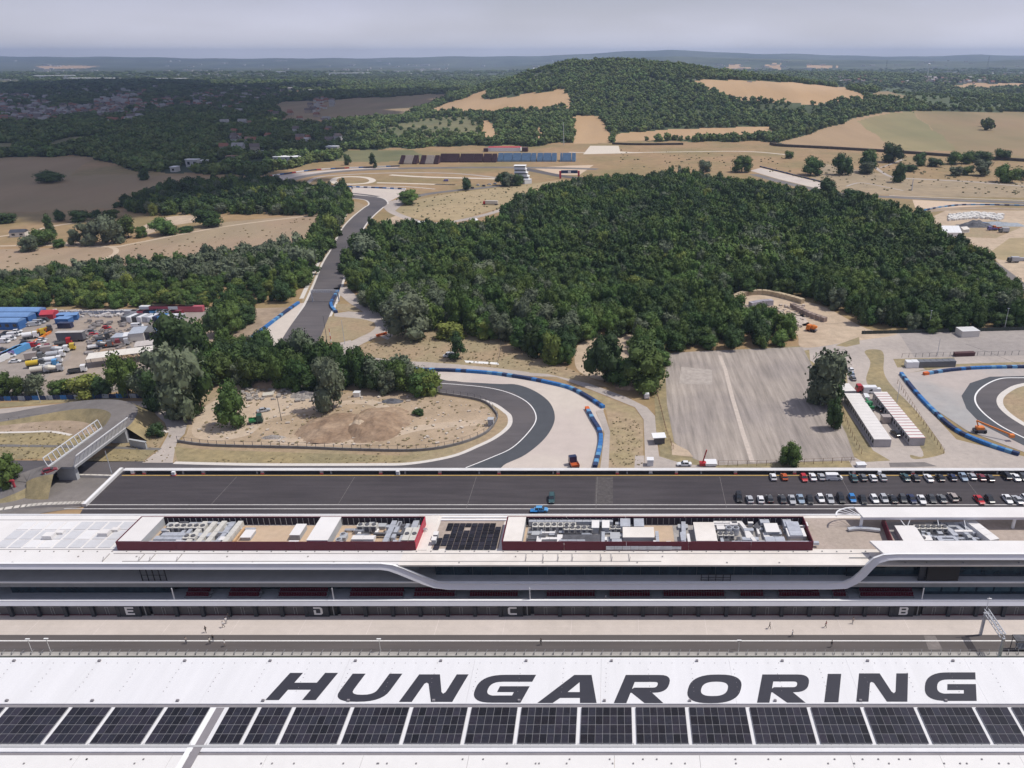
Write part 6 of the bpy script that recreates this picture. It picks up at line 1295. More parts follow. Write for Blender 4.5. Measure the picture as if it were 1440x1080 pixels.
for i, (a, b) in enumerate((((530,474),(545,470)),)): boxline('plastic_barrier', a, b, .8, 1.0, BORG, 'orange and white plastic barrier beside the very large tree', 'barrier', None, BORG, nseg=6)
# pit straight wall and debris fence
WY = yp(919.5, 1.0); o = empty('debris_fence', (0,0,0), 0, 'long wall with leaning mesh posts between grandstand and pit lane', 'fence')
MB().box(X0, WY-.6, 0, X1, WY+.6, 1.0).build('concrete_wall', mat('pit_wall', (.42,.40,.37), var=.12, scale=.4), o)
pm = MB().bar((0,-.3,1.0),(0,-.33,1.55),.12,.12).bar((0,-.33,1.55),(.35,.5,1.8),.1,.1).mesh('mesh_post', mat('post_grey', (.2,.2,.21)))
k = int((X1-X0)/2.05); [link('post', pm, o, (X0+i*2.05, WY, 0)) for i in range(k) if -14 < proj(X0+i*2.05, WY, 2)[0] < 1454]
for z, y in ((1.5,-.33),(1.78,.48)): MB().box(X0, WY+y-.02, z, X1, WY+y+.02, z+.05).build('cable', mat('post_grey', (.3,.3,.31)), o)
strip('grass_strip', 922, 960, .055, mat('green_strip', (.09,.13,.06), var=.4, scale=.6))
strip('kerb_line', 892.9, 893.6, .06, mat('kerb_dark', (.22,.2,.19)))
def mast(px, by, ty, label, m=CAPW, r0=.12, head=True, z=0, name='light_pole', cat='pole', band=None):
    p = G(px, by, z) if by > 215 else Gt(px, by); top = onY(px, ty, p.y).z; t = empty(name, p, 0, label, cat); h = top-p.z
    if band:
        n = 7
        for i in range(n): MB().tube((0,0,h*i/n),(0,0,h*(i+1)/n-.01), r0*(1-.06*i), r0*(1-.06*(i+1)), 6).build('section', band[i % 2], t)
    else: MB().tube((0,0,0),(0,0,h), r0, r0*.6, 6).build('shaft', m, t)
    if head: MB().box(-.45,-.15,h,.45,.15,h+.14).build('lamp_head', m, t)
for i, (x, b, tp) in enumerate(((47,921,899),(73,921,898.5),(536,921,899),(1038,921,901))): mast(x, b, tp, 'thin white lamp pole on the pit wall, %s from the left' % ORD[i], r0=.07)
for x, b, tp, lab in ((158,669,634,'pale pole leaning against the sky right of the bridge'),(1305,468,437,'lamp pole by the upper right lot, left one'),(1412,465,434,'lamp pole by the upper right lot, right one'),(396,592,556,'bare pole on the building site'),(461,487,444,'rusty pole left of the striped mast'),(485,484,450,'thin pole on the grass island'),(57,566,548,'pole behind the left fence'),(1318,500,476,'grey pole above the container row'),
    (1261,567,536,'pole by the right blue barrier'),(793,204,172,'tall grey mast beside the far stands'),(1282,268,252,'short mast by the far right path')): mast(x, b, tp, lab, m=METALD if 'rusty' in lab or 'bare' in lab else METAL, r0=.13 if b > 300 else .5, head='lamp' in lab)
mast(468, 497, 462, 'leaning red and white striped mast near the climbing straight', band=(mat('mast_red', (.45,.06,.04)), PW), r0=.2, head=False, name='striped_mast', cat='mast')
# gantry over the pit straight
p0 = G(1381, 893, 0); t = empty('gantry', (0,0,0), 0, 'white truss gantry reaching over the pit straight at the right', 'gantry'); pa = onY(1379, 891, p0.y); pb_ = R(1403, 930); pb_.z = pa.z; yb2 = WY-1; xb2 = pa.x+.3
MB().box(pa.x-.25, p0.y-.25, 0, pa.x+.25, p0.y+.25, 6.1).build('post', METAL, t); MB().box(xb2-.25, yb2-.25, 1, xb2+.25, yb2+.25, 6.1).build('post', METAL, t)
zt_ = 6.2
for dx in (-.45,.45):
    for dz in (0,.9): MB().box(pa.x+dx-.09, yb2, zt_+dz, pa.x+dx+.09, p0.y, zt_+dz+.16).build('beam', METAL, t)
mb = MB(); n = 10
for i in range(n):
    ya_ = yb2+(p0.y-yb2)*i/n; yb_ = yb2+(p0.y-yb2)*(i+1)/n
    for dx in (-.45,.45): mb.bar((pa.x+dx, ya_, zt_+(.1 if i%2 else .95)), (pa.x+dx, yb_, zt_+(.95 if i%2 else .1)), .08)
    mb.bar((pa.x-.45, ya_, zt_+.98), (pa.x+.45, ya_, zt_+.98), .08)
mb.build('lattice', METAL, t);  MB().tube((pa.x,p0.y,zt_+1),(pa.x,p0.y,zt_+4.2),.07,.05,6).build('antenna', CAPW, t); MB().box(pa.x-.3,p0.y-.1,zt_+3.6,pa.x+.6,p0.y+.1,zt_+3.8).build('camera_arm', CAPW, t)
t = empty('timing_stand', (G(1431,914).x, WY+1.5, 0), 0, 'dark framed stand at the pit wall, cut by the right edge', 'stand'); MB().box(-1.5,-.5,3.2,5,1.6,3.5).build('roof', METALD, t); MB().box(-.5,-.4,1.2,4,1.4,1.4).build('desk', GREYL, t)
for x in (-1.3,1.6,4.7):
    for y in (-.4,1.4): MB().box(x-.06,y-.06,0,x+.06,y+.06,3.19).build('post', METALD, t)
mb = MB(); r = random.Random(2)
for i in range(8): mb.bar((-1.4+i*.8,-.5,1.4),(-1.0+i*.8,-.5,3.2),.07)
mb.build('brace', GREYL, t)
# paddock back wall
Yb0, Yb1 = yp(661.6, 1.5), yp(658, 1.5); xl = G(172, 661.6, 1.5).x
t = empty('paddock_wall', (0,0,0), 0, 'long low wall with broad white cap behind the paddock', 'wall')
MB().box(xl, Yb0, 1.32, X1+40, Yb1, 1.5).build('white_cap', mat('cap_white', (.62,.61,.60), var=.08, scale=.3), t); MB().box(xl, Yb0+.9, 0, X1+40, Yb0+1.2, 1.31).build('wall', mat('wall_shadowed', (.07,.068,.07), var=.2), t)  # face under the cap is coloured dark for its recessed shadow
pm = MB().box(-.45,-.06,0,.45,.88,1.3).mesh('buttress_shape', mat('buttress_grey', (.42,.38,.36))); ft = MB().box(-.5,-.16,.0,.5,-.07,.45).mesh('marker_shape', REDS)
for x in list(range(204, 1500, 83)): o_ = link('buttress', pm, t, (G(x, 667).x, Yb0+.0, 0)); link('red_marker', ft, o_, (0,0,.14))
for x in list(range(258, 1500, 104)): link('small_post', MB().box(-.2,0,0,.2,.4,1.0).mesh('small_post_shape', GREYL) if x == 258 else bpy.data.meshes['small_post_shape'], t, (G(x, 667).x, Yb0+.2, 0))
a, b = G(172,661.6,0), G(119,713,0); t = empty('ramp_wall', (0,0,0), 0, 'white wall slanting along the left end of the paddock', 'wall'); MB().bar(a+Vector((0,0,.5)), b+Vector((0,0,.5)), 1.1, 1.0).build('wall', mat('cap_white', (.62,.61,.60)), t); MB().bar(a+Vector((0,0,1.03)), b+Vector((0,0,1.03)), .5, .06).build('cap', CAPW, t)
t = empty('kerb_wall', (0,0,0), 0, 'curved pale kerb wall at the lower left road', 'wall')
for i, pts_ in enumerate(([(118,710),(95,711),(60,712.5),(20,717),(-50,728)],)):
    mb = MB(); wall_line(mb, pts_, 1.5, .9); mb.build('wall', mat('kerb_cream', (.58,.54,.48), var=.06), t)
t = empty('road_wall', (0,0,0), 0, 'low wall beside the track under the bridge', 'wall'); mb = MB(); wall_line(mb, [(82,671),(120,671),(160,672)], .7, .9); mb.build('wall', mat('kerb_cream', (.58,.54,.48)), t); t = empty('road_wall', (0,0,0), 0, 'low wall left of the bridge foot', 'wall'); mb = MB(); wall_line(mb, [(-40,672),(20,672),(52,672)], .6, .8); mb.build('wall', GREYL, t)
for i, (x, y) in enumerate(((188,667),(245,669),(560,668),(915,666),(1236,668))):
    p = G(x, y); t = empty('road_marker', (p.x,p.y,.15), 0, 'small white marker box at the paddock wall, %s from the left' % ORD[i], 'marker box'); MB().box(-.5,-.4,.25,.5,.4,1.3).build('box', PW, t); MB().box(-.6,-.5,0,.6,.5,.24).build('foot', REDS if i < 2 else GREYL, t)
# bridge
ZD = 5.2
ba, bb = G(160,602,ZD), G(86,657,ZD)   # deck centre line ends
d = (bb-ba).normalized(); nrm = Vector((-d.y, d.x, 0)); wd2 = 4.0
br = empty('road_bridge', (0,0,0), 0, 'road bridge with white lattice sides crossing the track', 'bridge')
MB().bar(ba-Vector((0,0,.35)), bb-Vector((0,0,.35)), wd2*2, .7).build('deck', GREYC, br); MB().bar(ba+Vector((0,0,.03)), bb+Vector((0,0,.03)), wd2*2-1.4, .06).build('roadway', ASPHG, br)
TRW = mat('truss_white', (.62,.62,.63), var=.05)
for s in (-1,1):
    o_ = nrm*s*(wd2-.1); n = 13; L_ = (bb-ba).length; hh = 3.9 if s > 0 else 3.0; out = nrm*s*(1.6 if s > 0 else .7)
    MB().bar(ba+o_+Vector((0,0,.15)), bb+o_+Vector((0,0,.15)), .3, .3).build('lower_chord', TRW, br); MB().bar(ba+o_+out+Vector((0,0,hh)), bb+o_+out+Vector((0,0,hh)), .25, .25).build('upper_chord', TRW, br)
    for i in range(n+1): q_ = ba+(bb-ba)*(i/n)+o_; MB().bar(q_+Vector((0,0,.3)), q_+out+Vector((0,0,hh-.1)), .22, .22).build('truss_post', TRW, br)
    for i in range(n):
        q0 = ba+(bb-ba)*((i+.06)/n)+o_; q1 = ba+(bb-ba)*((i+.94)/n)+o_; e = Vector((0,0,.3)); f_ = out+Vector((0,0,hh*.8))
        vs = [q0+e, q1+e, q1+e+out*.86+Vector((0,0,hh*.78)), q0+e+out*.86+Vector((0,0,hh*.78))]
        if s > 0: MB().add([v_ for v_ in vs]+[v_+nrm*.06 for v_ in vs], [(0,1,2,3),(7,6,5,4),(0,4,5,1),(1,5,6,2),(2,6,7,3),(3,7,4,0)]).build('screen_panel', mat('screen_pale', (.72,.73,.74), var=.12, scale=1.5), br)
for q_ in (.0,.93): p = ba+(bb-ba)*q_; MB().obox((p.x,p.y), 1.4, wd2*2-(.4 if q_ == 0 else 2.5), ZD-.7, atan2(d.y,d.x), 0).build('abutment', GREYL, br)
# ramps that carry the loop road up to the deck
def ramp(pts, width, z0, z1, name, label):
    w_ = wpts(pts, True, 6); tot = sum((b_-a_).length for a_, b_ in zip(w_, w_[1:])); acc = 0; v = []; f = []
    for i, p in enumerate(w_):
        if i: acc += (p-w_[i-1]).length
        dd = (w_[min(i+1,len(w_)-1)]-w_[max(i-1,0)]).normalized(); nn = Vector((-dd.y, dd.x, 0)); s_ = acc/tot; z = z0+(z1-z0)*(s_*s_*(3-2*s_)); zz = Vector((0,0,z)); ex = width/2+1+z*.9
        v += [p+nn*ex, p+nn*width/2+zz, p-nn*width/2+zz, p-nn*ex]
        if i: b0 = 4*(i-1); f += [(b0+j, b0+j+1, b0+j+5, b0+j+4) for j in range(3)]
    mb = MB(); mb.v = [tuple(q_) for q_ in v]; mb.f = f; mb.mi = [1 if (i % 3) == 1 else 0 for i in range(len(f))]; o = mb.build(name, [GRO, ASPHG]); tag(o, label, kind='structure'); return o
def base_of(p): return proj(p.x, p.y, 0)
e0 = base_of(ba); e1 = base_of(bb)
ramp([(-60,592),(0,590),(60,583),(110,579),(150,581),(172,588),(180,598),(e0[0]+8,e0[1]-8),e0], 8.0, .25, ZD, 'road_embankment', 'grassy embankment carrying the loop road up to the bridge')
ramp([(-20,700),(20,692),(45,682),e1], 8.5, .2, ZD, 'road_ramp', 'ramp at the near end of the bridge')
t = boxline('wing_wall', (183,628), (206,632), .6, 2.6, GREYL, 'pale concrete wing wall at the far end of the bridge', 'wall')
MB_ = MB(); t = empty('portal_frame', G(16,692), 0, 'small red portal frame under the tree at the left edge', 'frame'); 
for x in (-1.5,1.5): MB().box(x-.25,-.2,0,x+.25,.2,3.6).build('post', REDS, t)
MB().box(-1.9,-.25,3.61,1.9,.25,4.1).build('lintel', REDS, t)
# ------------------------------------------------------------------ container rows at the right
def unit_row(a, b, n, W, label, group, edge=None, z=.12, h=2.8):
    A = G(*a); B = G(*b); d_ = (B-A); L_ = d_.length/n; rz = atan2(d_.y, d_.x)
    for i in range(n):
        c = A+d_*((i+.5)/n); t = empty('office_container', (c.x,c.y,z), rz, '%s, %s counted from the near end' % (label, ORD[i]), 'container', group)
        MB().box(-L_/2+.03,-W/2,0,L_/2-.03,W/2,h-.1).build('wall', mat('cabin_grey', (.42,.40,.40), var=.08), t); MB().box(-L_/2+.04,-W/2-.05,h-.098,L_/2-.04,W/2+.05,h).build('roof', mat('cabin_roof', (.68,.65,.62), var=.05), t)
        for s in (-1,1): MB().box(-L_*.25, s*(W/2+.02)-.02, .9, L_*.25, s*(W/2+.02)+.02, 2.0).build('window', WGL, t)
        if edge: MB().box(-L_/2+.02,-W/2-.04,h+.002,-L_/2+.3,W/2+.04,h+.05).build('red_trim', edge, t)
unit_row((1240,629), (1197,563), 16, 5.6, 'white roofed cabin in the left container row', 'left row of cabins'); unit_row((1289,627), (1236,561), 17, 5.0, 'red trimmed cabin in the right container row', 'right row of cabins', mat('trim_red', (.42,.12,.14)))
unit_row((1193,560),(1183,549), 3, 5.2, 'white cabin at the head of the left container row', 'cabins at the head of the left row')
container(G(1222,552), 'white', .0, 'white container between the heads of the two cabin rows', L=5); container(G(1245,594), 'beige', .0, 'pinkish container between the cabin rows', L=3)
for i in range(8): container(G(1277+i*8.6, 516-i*.25), 'white' if i < 2 else 'grey', radians(88), ('white' if i < 2 else 'grey')+' container, %s in the short row above the blue barrier' % ORD[i], L=3.2)
boxline('site_hut', (1352,475), (1377,474), 6, 3, OFFW, 'white hut with ribbed roof on the upper right lot', 'hut', None, PT['white'], nseg=4); boxline('low_shed', (1343,502), (1371,501), 2, 1.6, mat('maroon_shed', (.1,.05,.05)), 'low dark shed above the container row', 'shed')
# cherry picker
p = G(1377,608); t = empty('boom_lift', (p.x,p.y,.12), 0, 'orange boom lift working at the right blue barrier', 'boom lift'); OR = PT['oranged']
MB().box(-2,-1.1,.5,2,1.1,1.2).build('chassis', METALD, t); MB().box(-1.4,-.9,1.21,1.2,.9,2.1).build('turret', OR, t); MB().bar((-.8,0,2.3),(-1.6,.2,4.2),.4).bar((-1.6,.2,4.2),(7.2,-6,2.2),.4,.45).build('boom', OR, t); MB().box(6.9,-6.9,1.3,8.4,-5.6,2.3).build('basket', OR, t)
for x in (-1.5,1.5):
    for y in (-1.15,1.15): MB().tube((x,y-.18,.5),(x,y+.18,.5),.5,.5,12).build('wheel', TYRE, t)
# things round the car park and the service road
p = G(927,622); t = empty('gate_hut', (p.x,p.y,.1), .1, 'small dark gate hut with pale roof by the service road', 'hut'); MB().box(-1.6,-1.4,0,1.6,1.4,2.4).build('wall', METALD, t); MB().box(-2.4,-2,2.41,2,1.8,2.6).build('roof', PW, t)
p = G(988,655); t = empty('site_crane', (p.x,p.y,.1), 0, 'small red crane beside a white flat trailer', 'crane'); MB().box(-1,-.8,.3,1,.8,1.2).build('base', PT['red'], t); MB().bar((0,0,1.2),(1.0,0,5.5),.35).build('boom', PT['red'], t); MB().bar((1.0,0,5.5),(.2,0,2.2),.2).build('jib', PT['red'], t)
boxline('flat_trailer', (992,657), (1008,657), 3, .9, PT['white'], 'white flat trailer beside the red crane', 'trailer', z=.3); boxline('white_box', (910,656), (919,656), 2, 2.2, PT['white'], 'white box standing behind the paddock wall', 'box'); boxline('white_box', (1206,659), (1218,658.5), 2, 1.2, PT['white'], 'flat white box on the service road behind the cars', 'box')
boxline('equipment_cabin', (686,600), (694,600), 2, 2.6, GREYL, 'small cabin at the tip of the infield wall', 'cabin', z=.1)
def heap(px, py, rx_, ry_, h, m, label, name='dirt_heap', cat='dirt heap', seed=0, n=26, kind=None):
    p = G(px, py); v = []; f = []; 
    for i in range(n+1):
        for j in range(n+1):
            x, y = -1+2*i/n, -1+2*j/n; rr = hypot(x,y)+.18*noise.noise(Vector((x*2.1+seed,y*2.1,0))); z = max(0, 1-rr**1.6)*(1+.5*noise.noise(Vector((x*3+seed,y*3,3))))+.08*noise.noise(Vector((x*9,y*9,seed)))*(rr < 1); v.append((x*rx_, y*ry_, max(-.05, z*h-.03)))
    for i in range(n):
        for j in range(n): a = i*(n+1)+j; f.append((a, a+n+1, a+n+2, a+1))
    o = MB().add(v, f).build(name, m, smooth=False); o.location = (p.x,p.y,.1); tag(o, label, cat); 
    if kind: o['kind'] = kind
BRD = mat('brown_soil', (.25,.17,.11), var=.25, scale=.6, rgb2=(.34,.245,.165), scale2=.12, bump=.6)
heap(470,602,12,12,2.6,BRD,'left brown soil heap on the building site',seed=1); heap(528,597,12,14,3.4,BRD,'right brown soil heap on the building site',seed=2); heap(506,604,5,4,3.4,SAND,'pale sand heap between the two brown heaps',seed=3)
heap(375,541,9,4,2.2,BRD,'brown rubble heap by the trees of the building site',seed=4); heap(430,557,6,3,1.8,mat('rubble', (.32,.29,.26), var=.4, scale=2),'grey rubble heap behind the lone tall tree',seed=5); heap(552,565,4,2,1.2,mat('rubble_dark', (.12,.12,.13), var=.4),'dark rubble patch under the belt of trees',seed=6); heap(522,611,3,1.3,.8,mat('rubble_dark', (.12,.12,.13)),'small dark heap in front of the brown ones',seed=7)
heap(385,616,4,1.2,1.0,mat('rubble', (.4,.38,.36)),'low grey heap behind the low wall',seed=8); heap(887,545,6,3,1.6,BRD,'reddish heap beside the parked pickup',seed=9); heap(1088,450,16,9,2,mat('rubble_pale', (.45,.38,.32), var=.4, scale=1),'pale rubble spread in the sand clearing',seed=10); heap(170,497,11,5,1.5,BRD,'dark dirt heap in the compound yard',seed=11)
heap(1372,318,13,6,4.0,mat('scrap', (.12,.12,.13), var=.5, scale=2),'dark scrap heap in the far right yard',seed=12); heap(1400,316,20,7,2.0,mat('scrap_grey', (.3,.33,.36), var=.5, scale=2),'grey scrap heap in the far right yard',seed=13)
boxline('white_drum', (497,559), (506,559), 2, 1.8, PT['white'], 'white machine box near the trees of the building site', 'machine', z=.1); boxline('flat_cart', (370,560), (385,558), 3, .8, PT['cream'], 'cream flatbed on the rubble of the building site', 'trailer', z=.2)
def debris(name, n, x0, x1, y0, y1, m, label, seed, smin=.3, smax=1.2, poly=None):
    r_ = random.Random(seed); mb = MB()
    for _ in range(n):
        x, y = r_.uniform(x0,x1), r_.uniform(y0,y1)
        if poly and not bool(inpoly([x],[y],poly)[0]): continue
        p = G(x, y); s_ = r_.uniform(smin, smax); mb.obox((p.x,p.y), s_*r_.uniform(.6,1.8), s_, s_*.5, r_.random()*3, .1)
    tag(mb.build(name, m), label, kind='stuff')
SITE = [(262,612),(290,575),(345,548),(400,550),(600,557),(675,566),(692,583),(692,592),(647,622),(585,630),(420,627),(262,618)]
debris('loose_stones', 260, 262, 695, 545, 630, mat('stone_pale', (.5,.44,.37), var=.3), 'pale stones strewn over the building site', 1, .2, .9, SITE)
debris('dry_tufts', 450, 262, 695, 545, 630, mat('tuft_olive', (.27,.22,.13), var=.4), 'dry weed tufts over the building site', 2, .25, .8, SITE)
debris('rubble_pieces', 110, 330, 460, 540, 566, mat('rubble', (.4,.38,.36)), 'broken concrete pieces near the trees of the building site', 3, .4, 1.6)
debris('scrap_pieces', 260, 120, 235, 452, 500, mat('scrap_mixed', (.22,.2,.19), var=.6, scale=.3, rnd=.4), 'scrap and parts lying between the sheds of the compound', 4, .5, 1.8)
debris('scrap_pieces', 120, 60, 200, 438, 446, mat('scrap_pale', (.5,.47,.45), var=.5, scale=.3), 'pale materials lying along the back fence of the compound', 5, .6, 2.2)
debris('clearing_rubble', 200, 1045, 1130, 430, 462, mat('rubble_pale', (.45,.38,.32)), 'rubble pieces in the sand clearing', 6, .4, 1.6)
WILD = mat('weed_dark', (.23,.19,.105), var=.35, scale=.3); WILF = mat('shrub_olive', (.17,.16,.085), var=.35, scale=.1)
debris('weeds', 2600, -20, 1460, 590, 656, WILD, 'dark weed tufts on the verges near the track', 7, .15, .5, [(-20,600),(240,600),(240,648),(575,636),(700,600),(560,652),(240,650),(-20,648)])
debris('weeds', 420, 855, 950, 545, 655, WILD, 'weed tufts between run-off and car park', 8, .15, .5, [(858,585),(900,590),(903,655),(858,655)])
debris('weeds', 800, 500, 860, 466, 540, WILD, 'weed tufts on the dry slope', 9, .2, .7, [(500,488),(560,470),(700,482),(860,540),(760,522),(560,506)])
debris('weeds', 700, 550, 860, 245, 315, WILF, 'shrubby tufts on the far straw meadow', 10, .3, 1.3, [(560,298),(620,272),(800,256),(790,275),(700,300),(600,309)])
debris('weeds', 800, 830, 1440, 203, 275, WILF, 'shrubby tufts on the far tan slope', 11, .4, 2.0, [(860,210),(1440,232),(1440,274),(1200,268),(1050,235),(880,238)])
debris('weeds', 300, 0, 460, 300, 385, WILD, 'tufts over the brown field', 12, .3, 1.2, [(0,352),(170,346),(440,305),(430,345),(330,362),(0,390)])
# bale stacks and white bags
def stackrow(pts, n, sz, m, label, name, cat, group, z=.1):
    w_ = wpts(pts); L_ = sum((b_-a_).length for a_, b_ in zip(w_, w_[1:])); me = MB().box(-sz/2+.05,-sz/2,0,sz/2-.05,sz/2,sz*.9).mesh(name+'_shape', m)
    for i, (p, a_) in enumerate(along(w_, L_/n)): tag(link(name, me, None, (p.x,p.y,z), a_), '%s, %s from the left' % (label, ORD[min(i,19)]), cat, group)
stackrow([(1026,426),(1045,416),(1075,414),(1105,420),(1132,428)], 19, 2.6, mat('tan_bag', (.45,.36,.24), var=.2), 'tan bag in the curved row at the sand clearing', 'sand_bag', 'bag', 'bags round the sand clearing')
stackrow([(1058,432),(1070,430),(1082,429)], 6, 3, mat('pallet_grey', (.38,.36,.40), var=.2), 'grey pallet stack in the sand clearing', 'pallet_stack', 'pallets', 'pallet stacks'); stackrow([(1115,433),(1125,439),(1140,446),(1158,452)], 8, 2.4, mat('pallet_brown', (.26,.2,.17), var=.3), 'brown pallet stack at the sand clearing edge', 'pallet_stack', 'pallets', 'brown pallet stacks')
mb = MB(); r = random.Random(5)
for i in range(420):
    q_ = r.random(); p = G(1334+q_*76, 311-r.random()*8-3*sin(q_*3)); mb.obox((p.x,p.y), 2.2, 1.8, r.uniform(.8,1.8), r.random(), 0)
tag(mb.build('white_bags', mat('bag_white', (.68,.66,.62), var=.1)), 'long pile of white bags in the far right yard', kind='stuff')
boxline('marquee', (1312,333), (1352,333), 14, 3, PT['white'], 'white marquee at the edge of the central wood', 'marquee', None, PT['white'], style='gable', nseg=8); boxline('marquee_annex', (1354,328), (1363,327), 6, 2.5, OFFW, 'small pale tents right of the white marquee', 'tent', None, OFFW, style='gable', nseg=2)
boxline('white_roof', (588,321), (604,320), 8, 2.5, PT['white'], 'pale roof half hidden at the upper wood edge, left', 'hut', None, PT['white'], style='arch'); boxline('white_roof', (664,316), (673,315), 6, 2.5, PT['white'], 'pale roof half hidden at the upper wood edge, right', 'hut', None, PT['white'], style='arch')
boxline('house', (14,334), (36,333), 7, 3.2, OFFW, 'house with dark roof and pink wall on the left meadow', 'house', None, mat('house_roof_dark', (.06,.065,.08)), style='gable', extra=4)
# ------------------------------------------------------------------ far grandstands, tower, start gantry
def terrace(xa, xb, y, m, label, group, depth=15, h=7.5, base=None):
    A, B = G(xa,y), G(xb,y); t = empty('terrace_block', (A.x,A.y,.05), 0, label, 'terrace', group); w = B.x-A.x; sk = G(xa,y-6).x-A.x
    for k in range(8):
        MB().box(0, k*depth/8, 0, w, (k+1)*depth/8-.02, 1+h*(k+1)/8).build('step', m, t)
    return t
DR = mat('stand_maroon', (.085,.045,.05), var=.2); LB = mat('stand_blue', (.16,.25,.36), var=.15); GB = mat('stand_empty', (.40,.35,.30), var=.1)
segs = [(617,626),(624.5,637.5),(636.5,644.5),(645.5,653),(652.5,665.5),(665,678),(678.5,690.5),(690.5,698)]
for i, (a, b) in enumerate(segs): terrace(a+.5, b-.5, 228.5, DR, 'maroon seating block, %s from the left in the far row' % ORD[i], 'maroon far seating')
for i, (a, b) in enumerate([(699,707),(707,720),(720,732.5),(732.5,746),(746,753.5),(754.5,763),(763,775),(775,782.5),(787,790),(790,803),(803.5,809.5)]): terrace(a+.4, b-.4, 227.5, LB, 'blue seating block, %s from the left in the far row' % ORD[i], 'blue far seating')
for i, (a, b, m) in enumerate([(561,567,DR),(567.5,579,GB),(579.5,586,DR),(590,597,DR),(597.5,609,GB),(609.5,616,DR)]): terrace(a+.3, b-.3, 231, m, '%s terrace block, %s of six left of the maroon seats' % (('brown','pale empty')[m is GB], ORD[i]), 'empty terraces left of the maroon seats')
t = boxline('covered_stand', (686,213), (732,213), 14, 5, PW, 'covered stand with red roof behind the blue seats', 'grandstand', None, REDS, nseg=3); boxline('side_terrace', (680,213.5), (686,213.5), 10, 4, DR, 'dark terrace left of the red roofed stand', 'terrace'); boxline('side_terrace', (734,213.5), (742,213.5), 10, 5, DR, 'dark terrace right of the red roofed stand', 'terrace')
p = G(724,258); t = empty('control_tower', (p.x,p.y,0), 0, 'white storeyed tower building beside dark trees at the far track', 'building'); 
for k in range(5):
    w = 15-1.2*k if k < 4 else 11
    MB().box(0,0,k*3.4,w,9,k*3.4+2.0).build('wall', PW, t); MB().box(.3,.3,k*3.4+2.01,w-.3,8.7,k*3.4+3.2).build('window_band', WGL, t); MB().box(-.5,-.6,k*3.4+3.21,w+.6,9.4,k*3.4+3.39).build('floor_slab', PW, t)
t = boxline('tower_annex', (738,259), (748,258), 6, 4, PW, 'low white annex right of the tower building', 'building')
p = G(788,251); t = empty('start_arch', (p.x,p.y,0), .05, 'red arch with dark banner over the far track', 'arch')
for x in (0,19): MB().box(x-1,-1,0,x+1,1,7.5).build('leg', REDS, t)
MB().box(1.01,-.8,5.2,17.9,.8,8.2).build('banner', BB2, t); MB().box(8,-.85,5.6,11,-.81,7.8).build('banner_logo', PW, t)
# footbridge over the climbing straight
a, b = G(440,424), G(477,424); t = empty('track_gantry', (a.x,a.y,0), 0, 'thin grey gantry crossing the climbing straight', 'gantry'); w = b.x-a.x
for x in (0,w): MB().box(x-.25,-.25,0,x+.25,.25,5.5).build('post', METAL, t)
for z in (5.0,6.0): MB().box(-.3,-.3,z,w+.3,.3,z+.22).build('beam', METAL, t)
mb = MB(); 
for i in range(12): mb.bar((w*i/12,0,5.1 if i%2 else 6.1),(w*(i+1)/12,0,6.1 if i%2 else 5.1),.12)
mb.build('lattice', METAL, t)
# ------------------------------------------------------------------ village and town
HW = [mat('house_wall_%d' % i, c, var=.05) for i, c in enumerate(((.42,.40,.37),(.38,.32,.26),(.5,.48,.45)))]; HR = [mat('house_roof_%d' % i, c, var=.15, scale=.3) for i, c in enumerate(((.26,.12,.08),(.16,.13,.12),(.30,.18,.13),(.32,.31,.3)))]
def house_mesh(w, d_, h, wm, rm):
    m = MB(); m.cur = 0; m.box(-w/2,-d_/2,-3,w/2,d_/2,h); m.cur = 1; rh = d_*.36; o_ = .5
    m.add([(-w/2-o_,-d_/2-o_,h-.2),(w/2+o_,-d_/2-o_,h-.2),(w/2+o_,0,h+rh),(-w/2-o_,0,h+rh),(-w/2-o_,d_/2+o_,h-.2),(w/2+o_,d_/2+o_,h-.2)], [(0,1,2,3),(3,2,5,4),(0,3,4),(1,5,2)]); return m.mesh('house_shape', [wm, rm])
HM = [house_mesh(w, d_, h, HW[i % 3], HR[i % 4]) for i, (w, d_, h) in enumerate(((11,9,4),(13,9,6),(9,8,3.5),(16,10,6),(12,10,5),(10,10,6)))]
r = random.Random(13)
for i, (x, y, lab, grp) in enumerate(HH[:300]):
    p = HP[i]; o = link('house', r.choice(HM), None, (p.x,p.y,p.z), r.uniform(-.5,.5)); s = .9+.2*(p.y > 2500); o.scale = (s,s,s*1.2); tag(o, lab, 'house', grp)
for k_ in range(4):
    mb = MB()
    for i in range(300+k_, len(HH), 4):
        p = HP[i]; w_ = HM[k_]; s_ = r.uniform(.75,1.05); a_ = r.uniform(-.5,.5); ca, sa = cos(a_)*s_, sin(a_)*s_
        mb.cur = 0; vs_ = [(p.x+v.co.x*ca-v.co.y*sa, p.y+v.co.x*sa+v.co.y*ca, p.z+v.co.z*1.3*s_) for v in w_.vertices]; o0 = len(mb.v); mb.v += vs_
        for q_ in w_.polygons: mb.f.append(tuple(j+o0 for j in q_.vertices)); mb.mi.append(q_.material_index)
    tag(mb.build('town_houses', [m_ for m_ in w_.materials]), 'further houses scattered through the shaded town', kind='stuff')
mb = MB(); 
for _ in range(900):
    x = r.uniform(0, 1440); y = r.choice((r.uniform(97,117), r.uniform(86,100), r.uniform(100,108))); 
    if sin(x/40.)+sin(x/17.+y)+sin(y*.9) < .3: continue
    p = Gt(x, y); s = p.y/3500; mb.obox((p.x,p.y), 14*s*r.uniform(.6,2), 10*s, 6*s*r.uniform(.5,1), r.uniform(-.4,.4), p.z-1)
tag(mb.build('distant_houses', HW[2]), 'pale specks of towns spread over the hazy plain', kind='stuff')
